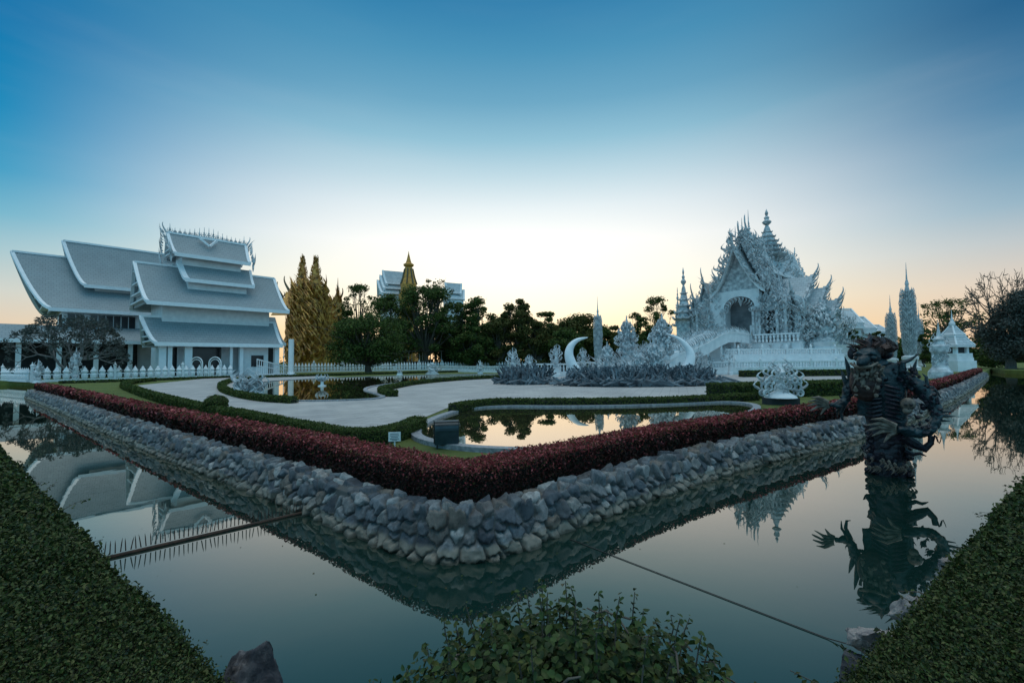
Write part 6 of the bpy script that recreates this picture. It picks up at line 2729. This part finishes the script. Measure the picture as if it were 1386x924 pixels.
def demon():
    g = P(1203, 641, 0.0)
    root = thing("demon_statue", (g.x, g.y, 0), "dark teal demon statue with horned head, bone beard and clawed arms rising from the moat", "statue", rz=-math.atan2(g.x, g.y))
    k = 1 / ppm(g.y)
    kx = k * math.cos(math.atan2(g.x, g.y))

    def q(px, py, y=0.0):
        return Vector(((px - 1203) * kx, y, (641 - py) * k))
    rnd = random.Random(9)
    # rough trunk standing in the water
    mb = MB()
    prof_ = []
    for i in range(26):
        f = i / 25
        prof_.append(((24 - 3 * math.sin(f * 3)) * k, -.4 + f * (641 - 578) * k * 1.0 + .4 * f))
    mb.lathe(prof_, (0, 0.05, 0), 28)
    mb.v = [tuple(Vector((x, y, 0)) * (1 + .16 * noise.noise(Vector((x * 5, y * 5, z * 5))) + .08 * noise.noise(Vector((x * 14, y * 14, z * 14)))) + Vector((0, 0, z))) for x, y, z in mb.v]
    for i in range(60):
        a = rnd.uniform(0, 6.28)
        z = rnd.uniform(.02, 1.2)
        r = 22 * k
        mb.sphere((r * math.cos(a), r * math.sin(a) + .05, z), (rnd.uniform(2, 6) * k, rnd.uniform(2, 6) * k, rnd.uniform(2, 5) * k), 7, 5)
    tk = mb.build("rock_pillar", M_DEMONP, root)
    tm = MB()
    for i in range(26):
        x = (-24 + i * 1.95) * k
        tm.flame((x, -23 * k * math.sqrt(max(.05, 1 - (x / (27 * k)) ** 2)), rnd.uniform(.2, .45)), (0, -.2, -1), (1, 0, 0), .16, .03, .6)
    tm.build("dripping_fringe", M_BONE, tk)
    # body, shoulders and arms as one skinned figure
    disp = bpy.data.textures.new('skin_relief', 'CLOUDS')
    disp.noise_scale = .16
    V = [q(1203, 598), q(1203, 566, -.02), q(1201, 540, -.08), q(1199, 516, -.10), q(1196, 500, -.16), q(1188, 487, -.30),   # 0-5 spine to head base
         q(1168, 514, -.18), q(1155, 524, -.22), q(1147, 545, -.26), q(1137, 551, -.5), q(1124, 549, -.62),                   # 6-10 left arm in the picture
         q(1226, 514, -.02), q(1243, 520, -.05), q(1262, 542, -.08), q(1268, 562, -.15), q(1256, 578, -.38), q(1236, 580, -.6), q(1214, 576, -.72),  # 11-17 right arm
         q(1212, 492, .08)]
    Rr = [(.50, .44), (.50, .42), (.52, .42), (.50, .40), (.36, .32), (.30, .28),
          .24, .19, .155, .13, .09,
          .27, .25, .21, .17, .16, .17, .13,
          .3]
    E = [(0, 1), (1, 2), (2, 3), (3, 4), (4, 5), (3, 6), (6, 7), (7, 8), (8, 9), (9, 10), (3, 11), (11, 12), (12, 13), (13, 14), (14, 15), (15, 16), (16, 17), (3, 18)]
    Rr = [(a[0] * .92, a[1] * .9) if isinstance(a, tuple) else a * .78 for a in Rr]
    body = skin_mesh("body", V, E, Rr, M_DEMON, root, 2, 3)
    dm_ = body.modifiers.new('relief', 'DISPLACE')
    dm_.texture = disp
    dm_.strength = .13
    dm_.mid_level = .55
    dm_.texture_coords = 'LOCAL'
    # claws: five per hand
    hm = MB()
    for i, (dx, dz) in enumerate(((-19, 7), (-23, 3), (-24, -2), (-21, -7), (-9, -10))):
        p = q(1124, 549, -.62) + Vector((0, -.05 + .03 * i, (2 - i) * .03))
        m = p + Vector((dx * .55 * k, -.08, dz * .6 * k + .04))
        e = p + Vector((dx * k, -.12, dz * k - .03))
        hm.tube([p, m, e], [.055, .042, .012], 6)
    for i, (dx, dz) in enumerate(((-24, 9), (-28, 3), (-28, -2), (-24, -7), (-12, -12))):
        p = q(1214, 576, -.74) + Vector((0, -.04 + .03 * i, (2 - i) * .04))
        m = p + Vector((dx * .55 * k, -.1, dz * .6 * k + .05))
        e = p + Vector((dx * k, -.1, dz * k - .04))
        hm.tube([p, m, e], [.07, .05, .013], 6)
    hm.build_each("clawed_finger", M_BONE, body)
    # ribs
    rm = MB()
    for i in range(9):
        z = 524 + i * 5.4
        for sd in (-1, 1):
            pts = []
            for j in range(7):
                t = j / 6
                x = sd * (2 + 22 * t)
                pts.append(q(1200 + x, z + 3.5 * t - 2 * (1 - t) + rnd.uniform(-.6, .6), -.50 * math.sqrt(max(.02, 1 - (t * .86) ** 2)) - .03))
            rm.tube(pts, [.022, .035, .038, .036, .032, .026, .012], 5)
    rm.build("rib_cage", M_DEMONP, body)
    # head
    hd = MB()
    hd.sphere(q(1182, 484, -.38), (.27, .34, .24), 16, 11)
    hd.sphere(q(1177, 494, -.58), (.17, .24, .14), 14, 9)
    hd.sphere(q(1168, 486, -.68), (.09, .1, .08), 10, 7)
    hd.sphere(q(1188, 486, -.70), (.09, .1, .08), 10, 7)
    hd.tube([q(1163, 482, -.7), q(1170, 479, -.76), q(1178, 483, -.80), q(1186, 479, -.76), q(1194, 482, -.7)], [.03, .055, .05, .055, .03], 7)
    hd.tube([q(1181, 484, -.6), q(1175, 490, -.86), q(1170, 494, -.98)], [.16, .13, .06], 9)
    head = hd.build("head", M_DEMON, root, smooth=True)
    em = MB()
    for x in (1169, 1187):
        em.sphere(q(x, 484.5, -.745), (.026, .025, .022), 9, 7)
    em.build_each("eye", M_BONE, head)
    tm = MB()
    for i in range(9):
        x = 1163 + i * 3.2
        tm.flame(q(x, 496, -.80 + abs(i - 4) * .02), (0, -.05, -1 if i % 2 else 1), (1, 0, 0), .12 + .08 * (i in (1, 7)), .026, .2)
    tm.tube([q(1158, 493, -.68), q(1166, 497, -.8), q(1176, 498, -.84), q(1186, 497, -.8), q(1195, 492, -.66)], [.03, .04, .045, .04, .03], 6)
    tm.build("teeth_and_lips", M_BONE, head)
    um = MB()
    um.sphere(q(1160, 480, -.25), (.11, .08, .16), 12, 9)
    um.sphere(q(1206, 481, -.1), (.16, .2, .14), 12, 9)
    um.build_each("round_ear", M_DEMONP, head, smooth=True)
    sm = MB()
    for i in range(60):
        a = rnd.uniform(-.2, 3.4)
        c = q(1186, 478, -.28)
        p = c + Vector((math.cos(a) * .26 + .05, rnd.uniform(-.2, .3), abs(math.sin(a)) * .14))
        sm.flame(p, (math.cos(a) * .9, rnd.uniform(-.1, .6), .9), (1, .3, 0), rnd.uniform(.18, .36), .05, .8)
    for i in range(9):
        x = 1172 + i * 4.2
        sm.tube([q(x, 483, -.60 + .03 * i), q(x + 2, 474, -.42), q(x + 7, 470, -.1), q(x + 10, 479, .15)], [.03, .042, .042, .02], 6)
    sm.build("matted_hair", M_DEMONR, head)
    cm = MB()
    cm.tube([q(1180, 477, -.3), q(1181, 466, -.28), q(1186, 458, -.22), q(1185, 452, -.2)], [.13, .1, .05, .012], 8)
    cm.tube([q(1203, 474, -.2), q(1204, 464, -.15), q(1201, 457, -.12)], [.07, .05, .01], 7)
    cm.tube([q(1164, 477, -.35), q(1158, 471, -.32), q(1152, 470, -.3)], [.06, .04, .01], 7)
    cm.build_each("crown_horn", M_DEMONP, head)
    # beard of hanging bones
    bm_ = MB()
    for i in range(17):
        x = 1160 + rnd.random() * 40
        y0 = rnd.uniform(493, 502)
        L = rnd.uniform(14, 44) * (1.1 - abs(x - 1175) / 40)
        pts, rr = [], []
        ph = rnd.uniform(0, 6)
        for j in range(9):
            t = j / 8
            pts.append(q(x + 2.6 * math.sin(ph + t * 7), y0 + L * t, -.68 + .12 * t + .03 * math.sin(ph + t * 9)))
            rr.append(.036 * (1.05 - t * .7))
        bm_.tube(pts, rr, 6)
    for i in range(30):
        c = q(rnd.uniform(1162, 1196), rnd.uniform(500, 536), rnd.uniform(-.74, -.62))
        bm_.sphere(c, (.05 * rnd.uniform(.6, 1.2), .05, .055 * rnd.uniform(.6, 1.2)), 7, 5)
    bm_.build("bone_beard", M_BONE, head)
    dm = MB()
    dm.sphere(q(1177, 518, -.46), (.34, .2, .5), 12, 9)
    dm.build("beard_shadow_core", M_DEMONP, head) if False else dm.build("beard_matting", M_DEMONR, head)
    # skull held at the belly
    km = MB()
    km.sphere(q(1231, 545, -.52), (.15, .14, .16), 12, 9)
    km.sphere(q(1230, 553, -.56), (.10, .1, .09), 10, 7)
    sk = km.build("held_skull", M_BONE, root, smooth=True)
    km = MB()
    for x, y, r in ((1228, 545, .04), (1235, 545, .04), (1231.5, 550, .02)):
        km.sphere(q(x, y, -.655), (r, .03, r), 8, 6)
    km.build_each("eye_socket", M_METALB, sk)
    # blade horns at shoulders and elbows
    pm = MB()
    for pts, r in (
            ([(1158, 520, -.2), (1155, 505, -.28), (1152, 494, -.3), (1149, 484, -.3)], .085),
            ([(1151, 526, -.2), (1146, 512, -.22), (1142, 501, -.2)], .07),
            ([(1232, 520, -.1), (1226, 504, -.2), (1228, 492, -.22), (1237, 489, -.2), (1249, 481, -.16)], .10),
            ([(1240, 520, 0), (1240, 506, .02), (1243, 497, .03), (1246, 488, .05)], .07),
            ([(1250, 528, 0), (1257, 520, .02), (1257, 511, .03), (1252, 507, .03)], .06),
            ([(1252, 526, .05), (1264, 525, .08), (1270, 531, .1), (1274, 538, .1)], .05),
            ([(1262, 552, -.05), (1274, 555, -.02), (1288, 554, 0)], .05),
            ([(1264, 558, -.05), (1276, 560, -.02), (1290, 560, 0)], .05),
            ([(1262, 563, -.08), (1272, 566, -.05), (1283, 566, -.03)], .045),
            ([(1147, 548, -.2), (1140, 562, -.18), (1142, 572, -.2), (1148, 574, -.22)], .05),
            ([(1143, 549, -.2), (1134, 560, -.15), (1134, 570, -.15)], .04)):
        P3 = [q(*p) for p in pts]
        n = len(P3)
        pm.tube(P3, [r * (1 - i / (n - 1)) ** .8 + .008 for i in range(n)], 8)
    pm.build_each("blade_horn", M_DEMON, body)
    # tails at the belt
    lm = MB()
    lm.tube([q(1222, 588, -.3), q(1238, 597, -.25), q(1250, 602, -.2), (q(1258, 594, -.18)), q(1258, 585, -.18)], [.12, .12, .1, .07, .05], 8)
    pts = [q(1257 + i * 1.6, 589 + 5 * math.sin(i * 1.15), -.18) for i in range(10)]
    lm.tube(pts, [.035 * (1.1 - i / 10) for i in range(10)], 6)
    lm.tube([q(1224, 606, -.2), q(1236, 611, -.15), q(1244, 609, -.12), q(1252, 612, -.1)], [.06, .05, .04, .01], 6)
    lm.tube([q(1180, 602, -.3), q(1172, 609, -.3), q(1168, 606, -.3), q(1170, 612, -.28)], [.05, .04, .03, .01], 6)
    lm.build("curling_tail", M_DEMONP, body)
    # scales and warts over shoulders, back and arms
    mm = MB()
    for (x0, y0, d0), (x1, y1, d1), r, cnt in (((1212, 500, -.1), (1240, 520, -.05), .26, 40), ((1243, 522, -.05), (1264, 546, -.08), .2, 28), ((1264, 550, -.1), (1240, 580, -.55), .17, 26), ((1166, 512, -.2), (1148, 545, -.25), .15, 22), ((1200, 510, -.1), (1203, 560, -.02), .44, 50)):
        a, b = q(x0, y0, d0), q(x1, y1, d1)
        ax = (b - a).normalized()
        for _ in range(cnt):
            t = rnd.random()
            e = Vector((rnd.gauss(0, 1), rnd.gauss(-.4, 1), rnd.gauss(.3, 1)))
            e = (e - ax * e.dot(ax)).normalized()
            mm.flame(a.lerp(b, t) + e * r * .78, e + Vector((0, 0, rnd.uniform(-.3, .8))), ax, rnd.uniform(.06, .15), rnd.uniform(.022, .045), .6)
    mm.build("scales", M_DEMONP, body)


demon()


# ================================================================== SMALL THINGS
def floodlight():
    g = P(604, 606)
    root = thing("floodlight", (g.x, g.y, GZ), "dark round-backed floodlight housing on short legs at the edge of the large pond", "floodlight", rz=R(12))
    k = 1 / ppm(g.y)
    mb = MB()
    w = 15.5 * k
    out = [(-15 * k + .02, 10 * k), (-15 * k, 26 * k)]
    prof_ = []
    for i in range(13):
        a = math.pi * (1.12 - i / 12 * 1.05)
        prof_.append((13 * k * math.cos(a), 26 * k + 11 * k * math.sin(a)))
    prof_ += [(13 * k, 8 * k), (-9 * k, 6 * k)]
    n = len(prof_)
    vs = [(-w, y, z) for y, z in prof_] + [(w, y, z) for y, z in prof_]
    fs = [tuple(range(n - 1, -1, -1)), tuple(range(n, 2 * n))] + [(i, (i + 1) % n, n + (i + 1) % n, n + i) for i in range(n)]
    mb.add(vs, fs)
    mb.build("housing", simple('dark_blue_painted_steel', (0.012, 0.03, 0.04), (0.025, 0.05, 0.06), 5, 0.4), root)
    mb = MB()
    for x in (-w - .012, w + .012):
        mb.box((x, 0, 22 * k), (.02, 10 * k, 30 * k))
    mb.box((0, 13.6 * k, 20 * k), (2 * w * .9, .02, 22 * k))
    mb.box((0, -13.2 * k, 36 * k), (2 * w * 1.05, 3 * k, 1.5 * k))
    mb.build_each("side_plate", M_METALB, root)
    mb = MB()
    for x in (-.8 * w, .8 * w):
        for y in (-6 * k, 9 * k):
            mb.box((x, y, 4.4 * k), (2 * k, 2 * k, 9 * k))
    mb.build_each("leg", M_METALB, root)


floodlight()


def lawn_sign():
    g = P(534, 607)
    root = thing("lawn_sign", (g.x, g.y, GZ), "small white notice board on a short post in the lawn behind the red hedge", "sign", rz=R(8))
    k = 1 / ppm(g.y)
    mb = MB()
    mb.box((0, 0, 16 * k), (16 * k, .02, 12.5 * k))
    b = mb.build("board", M_BOARD, root)
    mb = MB()
    for i, (w, z) in enumerate(((11, 20), (12, 17.6), (9, 15.4), (12, 13.2), (7, 11.4))):
        mb.box((0, -.0125, z * k), (w * k, .004, .8 * k))
    mb.build("lettering", M_INK, b)
    mb = MB()
    mb.box((0, .03, 5.5 * k), (2 * k, .03, 11.5 * k))
    mb.build("post", M_TRIM, root)


lawn_sign()


def spike_bar():
    a, b = P(136, 749, .10), P(408, 688, .10)
    a = a + (a - b).normalized() * .3
    d = b - a
    root = thing("spiked_barrier", (a.x, a.y, 0), "rusty iron bar with a row of upright spikes crossing the moat on the left", "barrier", rz=math.atan2(d.y, d.x))
    L = math.hypot(d.x, d.y)
    mb = MB()
    mb.tube([(0, 0, .016), (L, 0, .016)], .03, 8)
    mb.build("bar", M_RUST, root)
    mb = MB()
    n = int(L / .062)
    rnd = random.Random(4)
    for i in range(n):
        x = (i + .5) * L / n
        h = rnd.uniform(.17, .215)
        t = rnd.gauss(0, .012)
        mb.tube([(x, 0, .06), (x + t, rnd.gauss(0, .008), .06 + h * .7), (x + t * 1.5, 0, .06 + h)], [.0085, .007, .0015], 5)
    mb.build("spikes", M_RUST, root)


spike_bar()


def cable():
    a, b = P(772, 729, .01), P(1172, 883, .01)
    root = thing("cable", (a.x, a.y, 0), "thin dark cable stretched low over the water to the hedge in the near right corner", "cable")
    mb = MB()
    o = Vector((a.x, a.y, 0))
    pts = []
    for i in range(25):
        t = i / 24
        p = a.lerp(b, t) - o
        p.z = .008 + .05 * max(0, t - .93) / .07
        pts.append(p)
    mb.tube(pts, .0065, 6)
    mb.build("rope", M_METALB, root)


cable()


def rock(label, c, size, seed, mat, group="loose rocks at the near bank"):
    """one craggy weathered block: angular cuts, then ridged fractures"""
    rng = np.random.default_rng(seed)
    v, f = ICO[5]
    v = np.sign(v) * np.abs(v) ** .8
    for _ in range(11):
        n = rng.normal(0, 1, 3)
        n /= np.linalg.norm(n)
        d = rng.uniform(.34, .85)
        v = v - np.maximum(v @ n - d, 0)[:, None] * n[None, :] * .96
    so = Vector((seed * 1.7, seed * .9, seed * 2.3))
    k = np.zeros(len(v))
    for fr_, am in ((1.6, .30), (3.6, .20), (8.0, .10), (17., .05)):
        k += am * np.array([abs(noise.noise(Vector(tuple(p)) * fr_ + so)) - .22 for p in v])
    v = v * (1 - k)[:, None] * np.array(size)[None, :] * .62
    a = rng.uniform(0, 3)
    v = v @ np.array([[math.cos(a), math.sin(a), 0], [-math.sin(a), math.cos(a), 0], [0, 0, 1]])
    ob = np_mesh("rock", v, f, 3, [mat], smooth=False)
    ob.location = c
    return tag(ob, label, "rock", group)


def rock_mat(name, cols):
    m, n, l, b = new_mat(name)
    t = n.new('ShaderNodeTexCoord')
    nz = n.new('ShaderNodeTexNoise')
    nz.inputs['Scale'].default_value = 5
    nz.inputs['Detail'].default_value = 10
    nz.inputs['Roughness'].default_value = .72
    l.new(t.outputs['Object'], nz.inputs['Vector'])
    rp = n.new('ShaderNodeValToRGB')
    while len(rp.color_ramp.elements) < len(cols):
        rp.color_ramp.elements.new(.5)
    for i, (e, c) in enumerate(zip(rp.color_ramp.elements, cols)):
        e.position = .3 + .4 * i / (len(cols) - 1)
        e.color = (*c, 1)
    l.new(nz.outputs[0], rp.inputs[0])
    l.new(rp.outputs[0], b.inputs['Base Color'])
    b.inputs['Roughness'].default_value = .65
    bp = n.new('ShaderNodeBump')
    bp.inputs['Strength'].default_value = .9
    bp.inputs['Distance'].default_value = .04
    l.new(nz.outputs[0], bp.inputs['Height'])
    l.new(bp.outputs[0], b.inputs['Normal'])
    return m


M_ROCKD = rock_mat('dark_wet_rock', [(0.008, 0.009, 0.013), (0.025, 0.028, 0.038), (0.07, 0.07, 0.078), (0.24, 0.22, 0.22)])
M_ROCKP = rock_mat('pinkish_rock', [(0.07, 0.07, 0.085), (0.2, 0.18, 0.18), (0.34, 0.30, 0.28), (0.46, 0.43, 0.42)])
rock("dark craggy rock standing in the water at the bottom edge near the left hedge", P(350, 940, .02), (.66, .6, .84), 61, M_ROCKD)
rock("pale pinkish rock under the right hedge where the cable ends", P(1196, 872, .22), (.46, .4, .46), 62, M_ROCKP)
rock("pale rock with bluish patches under the right hedge, just beyond the cable's end", P(1238, 832, .25), (.36, .34, .38), 63, M_ROCKP)
rock("dark rock below the front tip of the right hedge at the bottom edge", P(1158, 912, .2), (.4, .36, .42), 64, M_ROCKD)
rock("small pale rock at the right hedge foot, farthest from the cable", P(1290, 775, .25), (.32, .3, .3), 65, M_ROCKP)


def foreground_bush():
    c = D(775, 915, 1.78)
    root = thing("leafy_bush", (c.x, c.y, GZ), "unclipped leafy bush with glossy leaves and stray shoots at the bottom centre", "bush")
    top = D(770, 862, 1.74).z - GZ
    rng = np.random.default_rng(77)
    rnd = random.Random(77)
    R0 = np.array([.80, .5, top * .46])
    cz = top - R0[2]
    mb = MB()
    mb.sphere((0, 0, cz * .82), (R0[0] * .74, R0[1] * .74, R0[2] * .86), 16, 12)
    mb.build("branch_core", M_CORE, root)
    k = 16000
    d = rng.normal(0, 1, (k, 3))
    d[:, 2] = np.abs(d[:, 2]) * .9 + .02
    d /= np.linalg.norm(d, axis=1, keepdims=True)
    lump = np.array([noise.noise(Vector(tuple(x * 2.6))) + .8 * noise.noise(Vector(tuple(x * 6.5))) for x in d])
    rad = (1.0 + .16 * lump) * rng.uniform(.70, 1.0, k)
    p = d * R0 * rad[:, None] + np.array([0, 0, cz])
    sz = rng.uniform(.022, .044, k)
    v1, f1 = leaf_arrays(p, d + np.array([0, -.25, .5]), sz, spread=.6, aspect=.7, fine=True)
    # shoots
    mb = MB()
    P3, N3, S3 = [], [], []
    starts = []
    for _ in range(80):
        a = rnd.uniform(0, 2 * math.pi)
        e = rnd.uniform(.15, 1.4)
        dd = Vector((math.cos(a) * math.cos(e), math.sin(a) * math.cos(e), math.sin(e)))
        s = Vector((dd.x * R0[0], dd.y * R0[1], dd.z * R0[2] + cz))
        starts.append((s, (dd * .5 + Vector((0, 0, rnd.uniform(.4, 1)))).normalized(), rnd.uniform(.05, .15)))
    for x, y, hh in ((-.5, -.05, .17), (-.56, .0, .13), (-.44, -.1, .12), (.55, .0, .2), (.6, -.05, .13), (.5, -.1, .12), (.42, .05, .13), (-.36, 0, .14)):
        starts.append((Vector((x, y, cz + R0[2] * .12)), Vector((x * .5, 0, 1)).normalized(), hh))
    for s, u, hh in starts:
        t = s + u * hh
        mb.tube([s - u * .1, s.lerp(t, .5) + Vector((rnd.gauss(0, .008), 0, 0)), t], [.004, .003, .0018], 5)
        m = int(hh * 95)
        for i in range(m):
            f = (i + 1) / m
            a = i * 2.4
            q = s.lerp(t, f)
            o = Vector((math.cos(a), math.sin(a), .5)).normalized() * .014
            P3.append(tuple(q + o))
            N3.append((o.x * 30, o.y * 30, .8))
            S3.append(rnd.uniform(.022, .042) * (1.1 - f * .4))
    mb.build("shoots", M_BARK, root)
    v2, f2 = leaf_arrays(np.array(P3), np.array(N3), np.array(S3), spread=.4, aspect=.6, fine=True)
    np_mesh("foliage", np.concatenate([v1, v2]), np.concatenate([f1, f2 + len(v1)]), 3, [L_BUSH], parent=root)
    mb = MB()
    for i in range(34):
        a = rnd.uniform(0, 6.28)
        e = rnd.uniform(.1, 1.3)
        dd = Vector((math.cos(a) * math.cos(e) * R0[0], math.sin(a) * math.cos(e) * R0[1], math.sin(e) * R0[2]))
        q = dd * 1.0 + Vector((0, 0, cz))
        t = Vector((-dd.y, dd.x, rnd.gauss(0, .2))).normalized() * rnd.uniform(.08, .2)
        mb.tube([q - t * .5, q + dd.normalized() * .02, q + t * .5], [.004, .005, .003], 5)
    mb.build("bare_twigs", M_BARK, root)


foreground_bush()


# ------------------------------------------------------------------ far woods closing the horizon
def far_woods():
    rng = np.random.default_rng(91)
    pts, nrm, sz = [], [], []
    for a, b, dep, hm in ((-230, -120, 185, 12), (-90, 80, 190, 16), (100, 330, 175, 16)):
        n = int((b - a) * 1.6)
        for i in range(n):
            x = rng.uniform(a, b)
            r = rng.uniform(2.5, 5.0)
            z = GZ + rng.uniform(0, 1) * (hm - r) * (.75 + .25 * math.sin(x * .13) + .2 * math.sin(x * .31))
            k = 200
            d = rng.normal(0, 1, (k, 3))
            d /= np.linalg.norm(d, axis=1, keepdims=True)
            p = d * (r * rng.random(k) ** .4)[:, None] * np.array([1.2, .9, .8]) + np.array([x, dep + rng.uniform(-6, 6), max(z, 1.5)])
            pts.append(p)
            nrm.append(d)
            sz.append(rng.uniform(.6, 1.3, k))
    v, f = leaf_arrays(np.concatenate(pts), np.concatenate(nrm), np.concatenate(sz), aspect=.75)
    o = np_mesh("far_woods", v, f, 3, [L_TREE])
    o['kind'] = 'stuff'


far_woods()
